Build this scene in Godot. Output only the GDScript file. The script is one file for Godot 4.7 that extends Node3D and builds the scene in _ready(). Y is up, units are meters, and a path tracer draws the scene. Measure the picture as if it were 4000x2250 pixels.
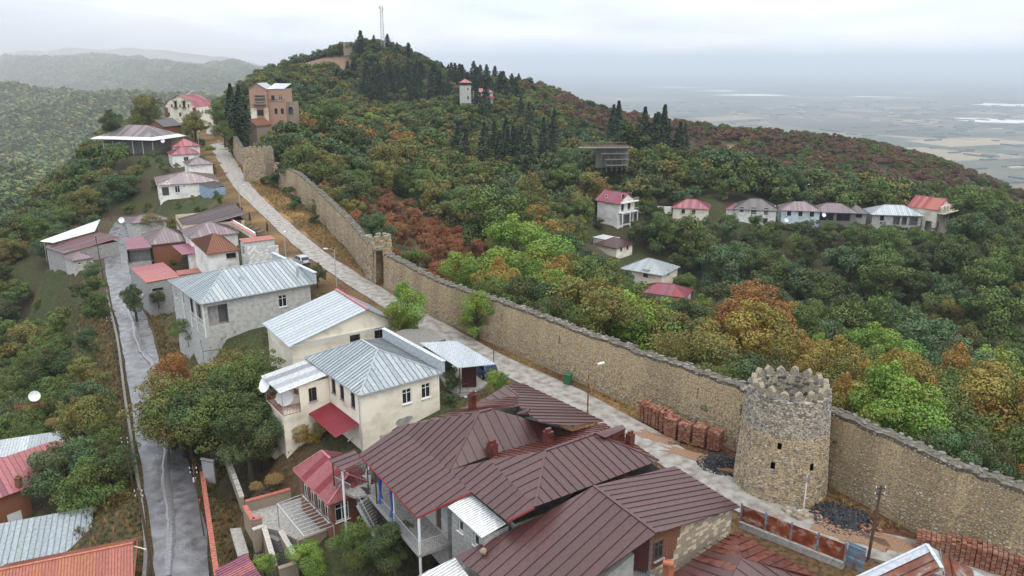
extends Node3D
# A walled hill town under an overcast sky, seen from a drone. Units are metres; the street along the fortress wall lies at height 0.

const TERRAIN_X := [0.292, 0.196, 0.158, 0.113, 0.054, -0.008, -0.076, -0.240, -0.369, -0.544, -0.723, -0.916, -1.070, -1.190, -1.265, -0.278, -0.319, -0.382, -0.465, -0.590, -0.706, -0.864, -1.005, -1.121, -1.161, 0.420, -0.250, 0.000, 0.700, -0.600, 0.030, 0.220, 0.380, 0.550, -0.100, -0.250, -0.400, -0.520, 0.300, 0.500, 0.720, 0.150, 0.000, -0.200, 0.450, 0.750, 1.000, 1.300, 0.800, 1.200, 0.200, 0.369, 0.270, 0.313, 0.557, 0.756, 0.879, 1.036, 1.208, 1.312, 1.368, 1.296, 1.600, 1.750, 1.700, 0.414, 0.212, 0.015, -0.138, 0.794, 1.031, 1.451, 1.713, 1.886, 2.220, 0.108, 0.402, 0.651, 1.049, 1.659, 2.374, 2.987, 3.343, 3.576, 4.200, 4.400, 0.514, 1.337, 2.507, 3.720, 4.496, -1.124, -0.888, -0.700, -1.244, -1.267, -0.461, -0.129, -0.696, -0.827, -0.438, -0.185, -0.841, -0.526, -0.302, -0.067, -0.832, -0.895, -1.389, -1.349, -1.027, -1.400, -0.900, -0.400, 0.300, -1.293, -1.368, -1.630, -1.522, -1.568, -1.393, -1.299, -1.210, -1.038, -0.837, -0.922, -1.203, -0.715, -0.670, -0.526, -0.399, -1.100, -1.300, -1.500, -1.500, -2.200, -2.400, -2.200, -1.000, -0.224, -0.153, -0.386, -0.513, -0.675, -0.791, -0.631, -0.936, -0.213, -0.299, 0.004, 0.061, -0.057]
const TERRAIN_Z := [-0.443, -0.503, -0.562, -0.648, -0.743, -0.810, -0.895, -1.136, -1.359, -1.705, -2.077, -2.500, -2.850, -3.150, -3.450, -0.559, -0.647, -0.763, -0.919, -1.142, -1.354, -1.649, -1.963, -2.350, -2.650, -0.250, -0.250, -0.250, -0.200, -0.200, -0.950, -0.750, -0.600, -0.450, -1.250, -1.500, -1.800, -2.050, -1.000, -0.800, -0.600, -1.300, -1.600, -2.000, -1.500, -1.200, -0.900, -0.600, -1.700, -1.400, -2.000, -2.000, -2.050, -2.300, -2.380, -2.380, -2.380, -2.400, -2.420, -2.400, -2.150, -1.900, -1.900, -1.700, -1.200, -3.000, -2.550, -2.400, -1.950, -3.800, -3.300, -3.500, -3.300, -3.000, -3.400, -5.200, -5.000, -5.000, -5.100, -5.400, -5.800, -6.100, -5.900, -5.400, -5.000, -4.000, -6.400, -6.500, -7.000, -7.600, -6.800, -5.600, -5.600, -5.550, -5.200, -4.700, -5.600, -5.450, -4.900, -4.300, -4.700, -4.000, -3.600, -3.100, -2.500, -3.500, -2.800, -2.750, -4.200, -4.500, -5.400, -6.400, -6.600, -6.800, -6.900, -3.200, -2.900, -3.300, -4.200, -3.000, -2.400, -2.050, -1.800, -1.650, -1.300, -1.600, -2.150, -1.050, -1.120, -0.780, -0.550, -0.900, -1.500, -2.200, -3.800, -2.000, -3.200, -4.200, -0.400, -0.671, -0.529, -1.038, -1.217, -1.434, -1.818, -1.671, -2.235, -0.892, -0.931, -0.575, -0.487, -0.512]
const TERRAIN_W := [14.638, 4.822, 23.046, 34.221, 24.530, 10.622, 63.173, 37.392, 36.222, 45.663, 40.323, -45.211, -70.105, -55.658, 60.901, -76.409, -62.741, -11.426, 12.629, 237.507, 162.106, 168.024, -34.364, 84.775, -9.125, 12.916, 10.762, -9.936, 8.135, -12.519, -49.009, -26.412, -2.825, -15.268, -13.188, -29.616, -17.340, -3.346, -8.434, -2.239, -3.856, 0.404, 25.482, 38.037, 5.861, 1.780, 3.371, -1.701, -10.069, -16.044, -41.713, -164.105, 198.396, -10.052, 32.560, -18.822, 13.875, -10.689, -2.584, 18.465, -14.355, 47.986, -7.601, -4.727, -1.161, 34.969, -24.294, -12.132, -55.065, -17.012, -14.235, -3.282, 16.373, -12.062, 0.148, 47.473, -12.448, 2.770, 6.578, 10.313, 3.396, 33.056, -2.072, -5.646, -3.788, 0.540, -94.184, -9.515, -23.659, 7.680, -8.251, 37.138, 104.020, -24.697, 53.056, 11.009, 4.842, -4.572, -3.262, -28.840, -31.698, 37.578, -12.202, -20.483, -10.581, -20.322, 75.936, 11.458, 158.706, -23.248, -140.760, -22.310, 13.457, -24.013, 83.639, 21.330, 69.007, 133.258, -20.446, -82.130, 79.956, 142.358, 53.452, -52.706, -61.299, -124.736, -100.229, 3.101, -243.357, 4.088, 54.024, 36.638, -1.849, -146.323, -180.968, 0.506, -9.856, -21.788, 1.996, 78.566, 79.283, -6.461, -80.333, -76.258, -29.568, -20.200, -37.350, -37.859, -11.261, -26.422, 10.690, -102.331]
const TERRAIN_PLANE := [185.1212, -4.8858, 4.0140]

class Shape:
	var v := PackedVector3Array()
	var n := PackedVector3Array()
	var c := PackedColorArray()
	var col := Color.WHITE
	func tri(a: Vector3, b: Vector3, d: Vector3) -> void:
		var m := (d - a).cross(b - a).normalized()
		v.append(a); v.append(b); v.append(d)
		for i in 3:
			n.append(m); c.append(col)
	func quad(a: Vector3, b: Vector3, d: Vector3, e: Vector3) -> void:
		tri(a, b, d); tri(a, d, e)
	func box(o: Vector3, s: Vector3, b := Basis()) -> void:
		var x := b.x * s.x * 0.5; var y := b.y * s.y * 0.5; var z := b.z * s.z * 0.5
		quad(o - x - y + z, o - x + y + z, o + x + y + z, o + x - y + z)
		quad(o + x - y - z, o + x + y - z, o - x + y - z, o - x - y - z)
		quad(o + x - y + z, o + x + y + z, o + x + y - z, o + x - y - z)
		quad(o - x - y - z, o - x + y - z, o - x + y + z, o - x - y + z)
		quad(o - x + y + z, o - x + y - z, o + x + y - z, o + x + y + z)
		quad(o - x - y - z, o - x - y + z, o + x - y + z, o + x - y - z)
	func bar(p: Vector3, q: Vector3, w: float, h: float) -> void:
		var d := q - p
		var l := d.length()
		if l < 0.001: return
		d /= l
		var up := Vector3.UP if absf(d.y) < 0.95 else Vector3.RIGHT
		var x := up.cross(d).normalized()
		box((p + q) * 0.5, Vector3(w, h, l), Basis(x, d.cross(x), d))
	func tube(pts: Array, radii: Array, sides := 6) -> void:
		var rings := []
		for i in pts.size():
			var d: Vector3 = (pts[mini(i + 1, pts.size() - 1)] - pts[maxi(i - 1, 0)]).normalized()
			var x := (Vector3.UP if absf(d.y) < 0.9 else Vector3.RIGHT).cross(d).normalized()
			var y := d.cross(x)
			var ring := []
			for k in sides:
				var a := TAU * k / sides
				ring.append(pts[i] + (x * cos(a) + y * sin(a)) * radii[i])
			rings.append(ring)
		for i in pts.size() - 1:
			for k in sides:
				var j := (k + 1) % sides
				quad(rings[i][k], rings[i + 1][k], rings[i + 1][j], rings[i][j])
		for k in range(1, sides - 1):
			tri(rings[0][0], rings[0][k], rings[0][k + 1])
			tri(rings[-1][0], rings[-1][k + 1], rings[-1][k])
	func lathe(prof: Array, sides: int, jitter := 0.0, rng: RandomNumberGenerator = null, skip := []) -> void:
		var rings := []
		for p in prof:
			var ring := []
			for k in sides:
				var a := TAU * k / sides
				var r: float = p.x + (rng.randf_range(-jitter, jitter) if rng and p.x > 0.01 else 0.0)
				ring.append(Vector3(cos(a) * r, p.y + (rng.randf_range(-jitter, jitter) if rng else 0.0), sin(a) * r))
			rings.append(ring)
		for i in prof.size() - 1:
			for k in sides:
				var j := (k + 1) % sides
				if Vector2i(i, k) in skip: continue
				quad(rings[i][k], rings[i + 1][k], rings[i + 1][j], rings[i][j])
	func prism(poly: Array, down: Vector3) -> void:
		var p := poly.duplicate()
		var nn := Vector3.ZERO
		for i in range(1, p.size() - 1):
			nn += (p[i + 1] - p[0]).cross(p[i] - p[0])
		if nn.dot(down) > 0.0: p.reverse()
		for i in range(1, p.size() - 1):
			tri(p[0], p[i], p[i + 1])
			tri(p[0] + down, p[i + 1] + down, p[i] + down)
		for i in p.size():
			var j := (i + 1) % p.size()
			quad(p[i], p[i] + down, p[j] + down, p[j])
	func mesh() -> ArrayMesh:
		var m := ArrayMesh.new()
		if v.is_empty(): return m
		var a := []
		a.resize(Mesh.ARRAY_MAX)
		a[Mesh.ARRAY_VERTEX] = v; a[Mesh.ARRAY_NORMAL] = n; a[Mesh.ARRAY_COLOR] = c
		m.add_surface_from_arrays(Mesh.PRIMITIVE_TRIANGLES, a)
		return m

var rng := RandomNumberGenerator.new()
var noise := FastNoiseLite.new()
var taken := {}
var M := {}
var corridors := []      # polylines of the roads: [points, half width]
var footprints := []     # [centre, half w, half d, yaw] of the houses

func numbered(called: String) -> String:
	if not taken.has(called):
		taken[called] = 0
		return called
	taken[called] += 1
	return "%s_%03d" % [called, taken[called]]

func tag(o: Node, label: String, category: String, group := "") -> void:
	o.set_meta("label", label); o.set_meta("category", category)
	if group: o.set_meta("group", group)

func thing(called: String, label: String, category: String, at := Vector3.ZERO, yaw := 0.0, group := "") -> Node3D:
	var o := Node3D.new()
	o.name = numbered(called)
	o.position = at; o.rotation.y = deg_to_rad(yaw)
	tag(o, label, category, group)
	add_child(o)
	return o

func part(parent: Node3D, called: String, sh, mat: Material, at := Vector3.ZERO, turn := Basis()) -> MeshInstance3D:
	var o := MeshInstance3D.new()
	o.name = called
	o.mesh = sh.mesh() if sh is Shape else sh
	if mat: o.material_override = mat
	o.transform = Transform3D(turn, at)
	parent.add_child(o, true)
	return o

func structure(called: String, sh, mat: Material) -> MeshInstance3D:
	var o := MeshInstance3D.new()
	o.name = numbered(called)
	o.mesh = sh.mesh() if sh is Shape else sh
	o.material_override = mat
	o.set_meta("kind", "structure")
	add_child(o)
	return o

func copy(o: Node3D, at: Vector3, yaw: float, label: String, size := 1.0) -> Node3D:
	var r: Node3D = o.duplicate()
	r.name = numbered(String(o.name).rstrip("0123456789").rstrip("_"))
	r.position = at; r.rotation.y = deg_to_rad(yaw); r.scale = Vector3.ONE * size
	r.set_meta("label", label)
	add_child(r)
	return r

func multi(parent: Node3D, called: String, mesh: Mesh, mat: Material, places: Array, colors := []) -> MultiMeshInstance3D:
	var mm := MultiMesh.new()
	mm.transform_format = MultiMesh.TRANSFORM_3D
	mm.use_colors = not colors.is_empty()
	mm.mesh = mesh
	mm.instance_count = places.size()
	for i in places.size():
		mm.set_instance_transform(i, places[i])
		if colors: mm.set_instance_color(i, colors[i])
	var o := MultiMeshInstance3D.new()
	o.name = called
	o.multimesh = mm
	o.material_override = mat
	o.set_meta("kind", "stuff")
	parent.add_child(o, true)
	return o

# ---------------------------------------------------------------- materials
func noise_tex(freq: float, lo: float, hi: float, octaves := 4, seed_ := 1, kind := FastNoiseLite.TYPE_SIMPLEX_SMOOTH, stops := []) -> NoiseTexture2D:
	var f := FastNoiseLite.new()
	f.seed = seed_; f.frequency = freq; f.noise_type = kind; f.fractal_octaves = octaves
	var t := NoiseTexture2D.new()
	t.width = 512; t.height = 512; t.seamless = true; t.noise = f; t.normalize = true
	var g := Gradient.new()
	if stops:
		g.offsets = PackedFloat32Array(stops.map(func(s): return s[0])); g.colors = PackedColorArray(stops.map(func(s): return s[1]))
	else:
		g.offsets = PackedFloat32Array([0.15, 0.85]); g.colors = PackedColorArray([Color(lo, lo, lo), Color(hi, hi, hi)])
	t.color_ramp = g
	return t

var T := {}

# base colours are linear
func mat(key: String, r: float, g: float, b: float, rough := 0.85, tex := "", scale := 0.3, bump := "", bump_cm := 0.0) -> StandardMaterial3D:
	var m := StandardMaterial3D.new()
	m.resource_name = key
	m.albedo_color = Color(r, g, b).linear_to_srgb()
	m.roughness = rough
	m.metallic_specular = 0.4
	m.vertex_color_use_as_albedo = true
	if tex:
		m.albedo_texture = T[tex]
		m.uv1_triplanar = true; m.uv1_world_triplanar = true
		m.uv1_scale = Vector3.ONE * scale
	if bump:
		m.normal_enabled = true
		m.normal_texture = T[bump]
		m.normal_scale = bump_cm
	M[key] = m
	return m

func make_materials() -> void:
	T.soft = noise_tex(0.012, 0.72, 1.0, 5, 3)
	T.grain = noise_tex(0.05, 0.62, 1.0, 5, 5)
	T.stain = noise_tex(0.02, 0.0, 1.0, 6, 7, FastNoiseLite.TYPE_SIMPLEX_SMOOTH, [[0.0, Color(0.78, 0.77, 0.76)], [0.4, Color(0.9, 0.9, 0.9)], [0.65, Color(0.98, 0.98, 0.98)], [1.0, Color(1, 1, 1)]])
	T.rust = noise_tex(0.012, 0.0, 1.0, 6, 11, FastNoiseLite.TYPE_SIMPLEX_SMOOTH, [[0.0, Color(0.55, 0.36, 0.26)], [0.36, Color(0.72, 0.5, 0.4)], [0.5, Color(1, 1, 1)], [1.0, Color(0.88, 0.9, 0.95)]])
	T.rusty = noise_tex(0.014, 0.0, 1.0, 5, 13, FastNoiseLite.TYPE_SIMPLEX_SMOOTH, [[0.0, Color(0.3, 0.14, 0.09)], [0.45, Color(0.5, 0.23, 0.13)], [0.62, Color(0.6, 0.34, 0.22)], [0.7, Color(0.62, 0.6, 0.58)], [1.0, Color(0.7, 0.72, 0.75)]])
	T.bluerust = noise_tex(0.014, 0.0, 1.0, 5, 17, FastNoiseLite.TYPE_SIMPLEX_SMOOTH, [[0.0, Color(0.42, 0.24, 0.15)], [0.34, Color(0.55, 0.4, 0.3)], [0.44, Color(0.4, 0.52, 0.6)], [1.0, Color(0.5, 0.63, 0.7)]])
	T.earth = noise_tex(0.03, 0.0, 1.0, 6, 19, FastNoiseLite.TYPE_SIMPLEX_SMOOTH, [[0.0, Color(0.6, 0.55, 0.5)], [0.4, Color(0.8, 0.76, 0.7)], [0.7, Color(1, 0.97, 0.92)], [1.0, Color(0.86, 0.9, 0.8)]])
	T.plaster = noise_tex(0.006, 0.0, 1.0, 6, 23, FastNoiseLite.TYPE_SIMPLEX_SMOOTH, [[0.0, Color(0.74, 0.72, 0.7)], [0.3, Color(0.9, 0.89, 0.88)], [0.5, Color(0.99, 0.99, 0.99)], [1.0, Color(1, 1, 1)]])
	T.road = noise_tex(0.02, 0.0, 1.0, 6, 29, FastNoiseLite.TYPE_SIMPLEX_SMOOTH, [[0.0, Color(0.66, 0.63, 0.6)], [0.45, Color(0.88, 0.87, 0.85)], [0.7, Color(0.97, 0.97, 0.96)], [1.0, Color(1, 1, 1)]])
	T.mortar = noise_tex(0.035, 0.0, 1.0, 5, 31, FastNoiseLite.TYPE_SIMPLEX_SMOOTH, [[0.0, Color(0.5, 0.46, 0.42)], [0.35, Color(0.76, 0.72, 0.66)], [0.6, Color(0.95, 0.92, 0.86)], [1.0, Color(1, 1, 0.98)]])
	T.wet = noise_tex(0.01, 0.1, 0.55, 4, 37)
	T.rough_n = noise_tex(0.06, 0, 1, 5, 41); T.rough_n.as_normal_map = true; T.rough_n.bump_strength = 6.0; T.rough_n.color_ramp = null
	T.fields = noise_tex(0.04, 0.0, 1.0, 4, 43, FastNoiseLite.TYPE_CELLULAR, [[0.0, Color(0.3, 0.36, 0.3)], [0.3, Color(0.42, 0.47, 0.4)], [0.5, Color(0.62, 0.62, 0.54)], [0.72, Color(0.5, 0.52, 0.46)], [1.0, Color(1, 0.94, 0.8)]])
	# walls
	mat("cream", 0.8, 0.74, 0.61, 0.9, "plaster", 0.12); mat("beige", 0.6, 0.5, 0.36, 0.9, "plaster", 0.12); mat("white", 0.78, 0.77, 0.73, 0.85, "plaster", 0.12)
	mat("cement", 0.36, 0.35, 0.33, 0.92, "stain", 0.15); mat("paleblue", 0.55, 0.64, 0.7, 0.85, "plaster", 0.15); mat("greywash", 0.5, 0.5, 0.47, 0.9, "stain", 0.15)
	mat("block", 0.42, 0.42, 0.4, 0.92, "soft", 0.5); mat("whiteblock", 0.72, 0.72, 0.7, 0.9, "soft", 0.5); mat("joint", 0.25, 0.24, 0.22, 0.95)
	mat("brick", 0.36, 0.15, 0.08, 0.9, "grain", 0.6); mat("paleblock", 0.52, 0.45, 0.34, 0.9, "grain", 0.6); mat("paleblock2", 0.46, 0.39, 0.29, 0.9, "grain", 0.6); mat("fadedbrick", 0.44, 0.27, 0.19, 0.9, "stain", 0.3); mat("oldbrick", 0.3, 0.13, 0.08, 0.9, "grain", 0.6); mat("palebrick", 0.42, 0.34, 0.25, 0.9, "grain", 0.6)
	mat("coping", 0.48, 0.45, 0.4, 0.9, "stain", 0.4); mat("concrete", 0.36, 0.34, 0.31, 0.9, "stain", 0.25); mat("darkconcrete", 0.2, 0.19, 0.17, 0.9, "stain", 0.25)
	# roofs
	var wetroof := func(key, r, g, b, rough, tex := "stain", sc := 0.25):
		var m: StandardMaterial3D = mat(key, r, g, b, rough, tex, sc)
		m.metallic = 0.0; m.metallic_specular = 0.5
	wetroof.call("brownroof", 0.088, 0.036, 0.034, 0.36); wetroof.call("brownroof2", 0.1, 0.042, 0.039, 0.4); wetroof.call("brownroof3", 0.08, 0.031, 0.028, 0.32)
	wetroof.call("rustroof", 0.16, 0.05, 0.03, 0.45, "rust"); wetroof.call("rustroof2", 0.13, 0.04, 0.03, 0.4, "rust")
	wetroof.call("greyroof", 0.36, 0.4, 0.42, 0.34); wetroof.call("greyroof2", 0.4, 0.44, 0.46, 0.38); wetroof.call("greyroof3", 0.32, 0.37, 0.39, 0.42)
	wetroof.call("zinc", 0.5, 0.54, 0.57, 0.4); wetroof.call("zinc2", 0.44, 0.48, 0.51, 0.36); wetroof.call("whitesheet", 0.8, 0.81, 0.81, 0.5); wetroof.call("rustyzinc", 0.6, 0.62, 0.63, 0.45, "rusty", 0.12)
	wetroof.call("redsheet", 0.33, 0.03, 0.045, 0.35); wetroof.call("redsheet2", 0.3, 0.035, 0.05, 0.4); wetroof.call("pinkroof", 0.4, 0.13, 0.14, 0.45); wetroof.call("purpleroof", 0.25, 0.07, 0.11, 0.4)
	wetroof.call("mauveroof", 0.24, 0.175, 0.185, 0.45, "stain", 0.3); wetroof.call("mauveroof2", 0.3, 0.23, 0.235, 0.42, "stain", 0.3); wetroof.call("slate", 0.15, 0.135, 0.13, 0.6, "stain", 0.3); wetroof.call("slate2", 0.18, 0.16, 0.155, 0.6, "stain", 0.3)
	wetroof.call("coral", 0.42, 0.13, 0.09, 0.5); wetroof.call("orangeroof", 0.45, 0.15, 0.075, 0.5); wetroof.call("clay", 0.34, 0.13, 0.065, 0.7, "grain", 0.5)
	wetroof.call("palewash", 0.45, 0.4, 0.38, 0.5, "rust", 0.2)
	# trim
	mat("frame", 0.72, 0.72, 0.7, 0.5); mat("darkframe", 0.09, 0.06, 0.045, 0.6); mat("wood", 0.16, 0.1, 0.065, 0.8, "grain", 0.8); mat("oldwood", 0.2, 0.17, 0.14, 0.85, "grain", 0.8); mat("blackmetal", 0.03, 0.03, 0.032, 0.5)
	mat("steel", 0.35, 0.36, 0.37, 0.4); mat("galv", 0.45, 0.46, 0.47, 0.35); M.galv.metallic = 0.5
	mat("redpaint", 0.22, 0.03, 0.028, 0.45); mat("darkred", 0.07, 0.022, 0.02, 0.5); mat("blue", 0.03, 0.07, 0.3, 0.8); mat("bluepaint", 0.33, 0.46, 0.58, 0.5, "soft", 0.4); mat("gate", 0.9, 0.9, 0.9, 0.55, "bluerust", 0.2); mat("rustpanel", 0.9, 0.9, 0.9, 0.6, "rusty", 0.16)
	mat("paleplastic", 0.7, 0.7, 0.68, 0.4); mat("green", 0.03, 0.12, 0.05, 0.5); mat("darkcloth", 0.03, 0.04, 0.035, 0.9)
	mat("glass", 0.02, 0.024, 0.028, 0.08); mat("tyre", 0.02, 0.02, 0.02, 0.8); mat("carsilver", 0.42, 0.44, 0.46, 0.25); mat("carblue", 0.02, 0.06, 0.2, 0.2); mat("cardark", 0.03, 0.03, 0.035, 0.2); mat("redlens", 0.35, 0.01, 0.01, 0.2)
	M.carsilver.metallic = 0.4
	# ground and stone
	mat("ground", 1, 1, 1, 0.95, "earth", 0.12, "rough_n", 1.0)
	mat("farground", 1, 1, 1, 0.95, "earth", 0.02)
	mat("plain", 0.2, 0.2, 0.12, 0.95, "fields", 0.0001)
	mat("paleroad", 0.35, 0.33, 0.305, 0.65, "road", 0.07, "rough_n", 0.4)
	var wr := mat("wetroad", 0.18, 0.175, 0.182, 0.5, "soft", 0.08, "rough_n", 0.08)
	wr.roughness = 1.0; wr.roughness_texture = T.wet; wr.metallic_specular = 0.6
	mat("film", 0.2, 0.195, 0.2, 0.22, "soft", 0.5); M.film.metallic_specular = 0.7
	mat("mortar", 0.6, 0.5, 0.35, 0.95, "mortar", 0.35, "rough_n", 1.2)
	mat("lichen", 0.17, 0.16, 0.14, 0.95, "mortar", 0.35, "rough_n", 1.2); mat("greymortar", 0.4, 0.375, 0.33, 0.95, "mortar", 0.35, "rough_n", 1.2)
	mat("stone", 1, 1, 1, 0.9, "grain", 0.8)
	mat("brickdust", 0.33, 0.22, 0.165, 0.95, "earth", 0.5); mat("palefield", 0.62, 0.6, 0.55, 0.9); mat("upmortar", 0.5, 0.47, 0.41, 0.95, "mortar", 0.35, "rough_n", 1.2); mat("gravel", 0.055, 0.055, 0.06, 0.9, "grain", 0.8, "rough_n", 1.0)
	mat("straw", 0.4, 0.27, 0.11, 0.95, "grain", 0.8)
	mat("bark", 0.1, 0.08, 0.06, 0.95, "grain", 1.0)
	var leaf := mat("leaf", 1, 1, 1, 0.65)
	leaf.backlight_enabled = true; leaf.backlight = Color(0.35, 0.4, 0.2)
	for m in M.values(): m.cull_mode = BaseMaterial3D.CULL_DISABLED

# ---------------------------------------------------------------- land
func land(x: float, z: float) -> float:
	var px := x * 0.01; var pz := z * 0.01
	var h: float = TERRAIN_PLANE[0] + TERRAIN_PLANE[1] * px + TERRAIN_PLANE[2] * pz
	for i in TERRAIN_X.size():
		var dx: float = px - TERRAIN_X[i]; var dz: float = pz - TERRAIN_Z[i]
		var r2 := dx * dx + dz * dz
		if r2 > 1e-12: h += TERRAIN_W[i] * r2 * 0.5 * log(r2)
	return h

# the land with the beds of the roads cut into it
func ground(x: float, z: float) -> float:
	var h := land(x, z)
	var p := Vector2(x, z)
	for q in pads:
		var k := 1.0 - smoothstep(q[1], q[1] + (q[3] if q.size() > 3 else 2.5), p.distance_to(q[0]))
		if k > 0.0: h = lerpf(h, q[2], k)
	for cor in corridors:
		var pts: Array = cor[0]
		if p.x < cor[2].x or p.x > cor[3].x or p.y < cor[2].y or p.y > cor[3].y: continue
		for i in pts.size() - 1:
			var a: Vector3 = pts[i]; var b: Vector3 = pts[i + 1]
			if absf(a.x - x) > 16.0 or absf(a.z - z) > 16.0: continue
			var a2 := Vector2(a.x, a.z); var b2 := Vector2(b.x, b.z)
			var t := clampf((p - a2).dot(b2 - a2) / (b2 - a2).length_squared(), 0.0, 1.0)
			var dist := p.distance_to(a2.lerp(b2, t))
			var k := 1.0 - smoothstep(cor[1] + 3.4, cor[1] + 8.0, dist)
			if k > 0.0: h = lerpf(h, lerpf(a.y, b.y, t) - 0.2, k)
	return h

var pads := [[Vector2(-19.58, -56.70), 4.2, -8.4], [Vector2(-17.54, -58.83), 2.5, -6.6], [Vector2(-10.66, -54.36), 3.0, -4.7]]

func add_corridor(pts: Array, half: float) -> void:
	var lo := Vector2(1e9, 1e9); var hi := -lo
	for q in pts:
		lo = lo.min(Vector2(q.x, q.z)); hi = hi.max(Vector2(q.x, q.z))
	var thin := []
	for i in range(0, pts.size(), 3): thin.append(pts[i])
	thin.append(pts[-1])
	corridors.append([thin, half, lo - Vector2(15, 15), hi + Vector2(15, 15)])

func smooth_path(pts: Array, step := 2.0) -> Array:
	var cv := Curve3D.new()
	for i in pts.size():
		var t: Vector3 = (pts[mini(i + 1, pts.size() - 1)] - pts[maxi(i - 1, 0)]) / 6.0
		cv.add_point(pts[i], -t, t)
	var out := []
	var l := cv.get_baked_length()
	for i in int(l / step) + 1:
		out.append(cv.sample_baked(minf(i * step, l), true))
	out.append(pts[-1])
	return out

func ribbon(path: Array, half, lift := 0.0, edge := 0.25, thick := 0.25) -> Shape:
	var s := Shape.new()
	var rows := []
	for i in path.size():
		var d: Vector3 = path[mini(i + 1, path.size() - 1)] - path[maxi(i - 1, 0)]
		var side := Vector3(-d.z, 0, d.x).normalized()
		var hw: float = half.call(float(i) / path.size()) if half is Callable else half
		var a: Vector3 = path[i] + Vector3.UP * lift
		var wl := hw + noise.get_noise_2d(a.x * 6.0, a.z * 6.0) * edge; var wr := hw + noise.get_noise_2d(a.x * 6.0 + 300.0, a.z * 6.0) * edge
		rows.append([a - side * wl - Vector3.UP * thick, a - side * wl, a - side * wl * 0.4 + Vector3.UP * 0.05, a + side * wr * 0.4 + Vector3.UP * 0.05, a + side * wr, a + side * wr - Vector3.UP * thick])
	for i in rows.size() - 1:
		for k in 5:
			s.quad(rows[i][k], rows[i + 1][k], rows[i + 1][k + 1], rows[i][k + 1])
	return s

# ---------------------------------------------------------------- roofs, walls, windows
func clip(poly: Array, o: Vector3, dir: Vector3, lo: float, hi: float) -> Array:
	var p := poly
	for pass_ in 2:
		var out := []
		for i in p.size():
			var a: Vector3 = p[i]; var b: Vector3 = p[(i + 1) % p.size()]
			var da := (a - o).dot(dir); var db := (b - o).dot(dir)
			da = da - lo if pass_ == 0 else hi - da
			db = db - lo if pass_ == 0 else hi - db
			if da >= 0.0: out.append(a)
			if (da > 0.0 and db < 0.0) or (da < 0.0 and db > 0.0): out.append(a + (b - a) * (da / (da - db)))
		p = out
		if p.size() < 3: return []
	return p

# a roof plane laid in single sheets with a raised seam between; the first edge of the polygon is its eave
func roof_plane(roof: Node3D, pts: Array, mats: Array, spacing := 0.6, rib := 0.048, ribs := 1, thick := 0.05, called := "panel") -> void:
	var dir: Vector3 = (pts[1] - pts[0]).normalized()
	var nn := Vector3.ZERO
	for i in range(1, pts.size() - 1): nn += (pts[i + 1] - pts[0]).cross(pts[i] - pts[0])
	nn = nn.normalized()
	if nn.y < 0.0: nn = -nn
	var lo := 1e9; var hi := -1e9
	for q in pts:
		var t: float = (q - pts[0]).dot(dir)
		lo = minf(lo, t); hi = maxf(hi, t)
	var count := maxi(1, int(round((hi - lo) / spacing)))
	var w := (hi - lo) / count
	for i in count:
		var u0 := lo + i * w
		var poly := clip(pts, pts[0], dir, u0, u0 + w)
		if poly.size() < 3: continue
		var s := Shape.new()
		var lift := rng.randf_range(-0.006, 0.006)
		var tone := rng.randf_range(0.84, 1.04)
		s.col = Color(tone, tone * rng.randf_range(0.97, 1.02), tone * rng.randf_range(0.95, 1.02))
		s.prism(poly.map(func(q): return q + nn * lift), -nn * thick)
		for k in ribs:
			var u := u0 + w * (k + 0.04) / ribs
			var strip := clip(pts, pts[0], dir, u - 0.01, u + 0.01)
			if strip.size() < 3: continue
			var a: Vector3 = strip[0]; var b: Vector3 = strip[0]
			var far := 0.0
			for p in strip:
				for q in strip:
					if p.distance_to(q) > far: far = p.distance_to(q); a = p; b = q
			if far < 0.15: continue
			var f := (b - a).normalized()
			var x := f.cross(nn).normalized()
			s.col = Color(0.5, 0.5, 0.5)
			s.box((a + b) * 0.5 + nn * rib * 0.5, Vector3(rib * 0.8, rib, far), Basis(x, nn, x.cross(nn)))
			s.col = Color.WHITE
		part(roof, called, s, mats[rng.randi() % mats.size()])

func ridge_cap(roof: Node3D, a: Vector3, b: Vector3, m: Material, w := 0.22) -> void:
	var s := Shape.new()
	s.bar(a + Vector3.UP * 0.02, b + Vector3.UP * 0.02, w, 0.07)
	part(roof, "ridge_cap", s, m)

func gutter(roof: Node3D, a: Vector3, b: Vector3, m: Material) -> void:
	var s := Shape.new()
	s.bar(a - Vector3.UP * 0.08, b - Vector3.UP * 0.08, 0.12, 0.12)
	part(roof, "gutter", s, m)

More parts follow.
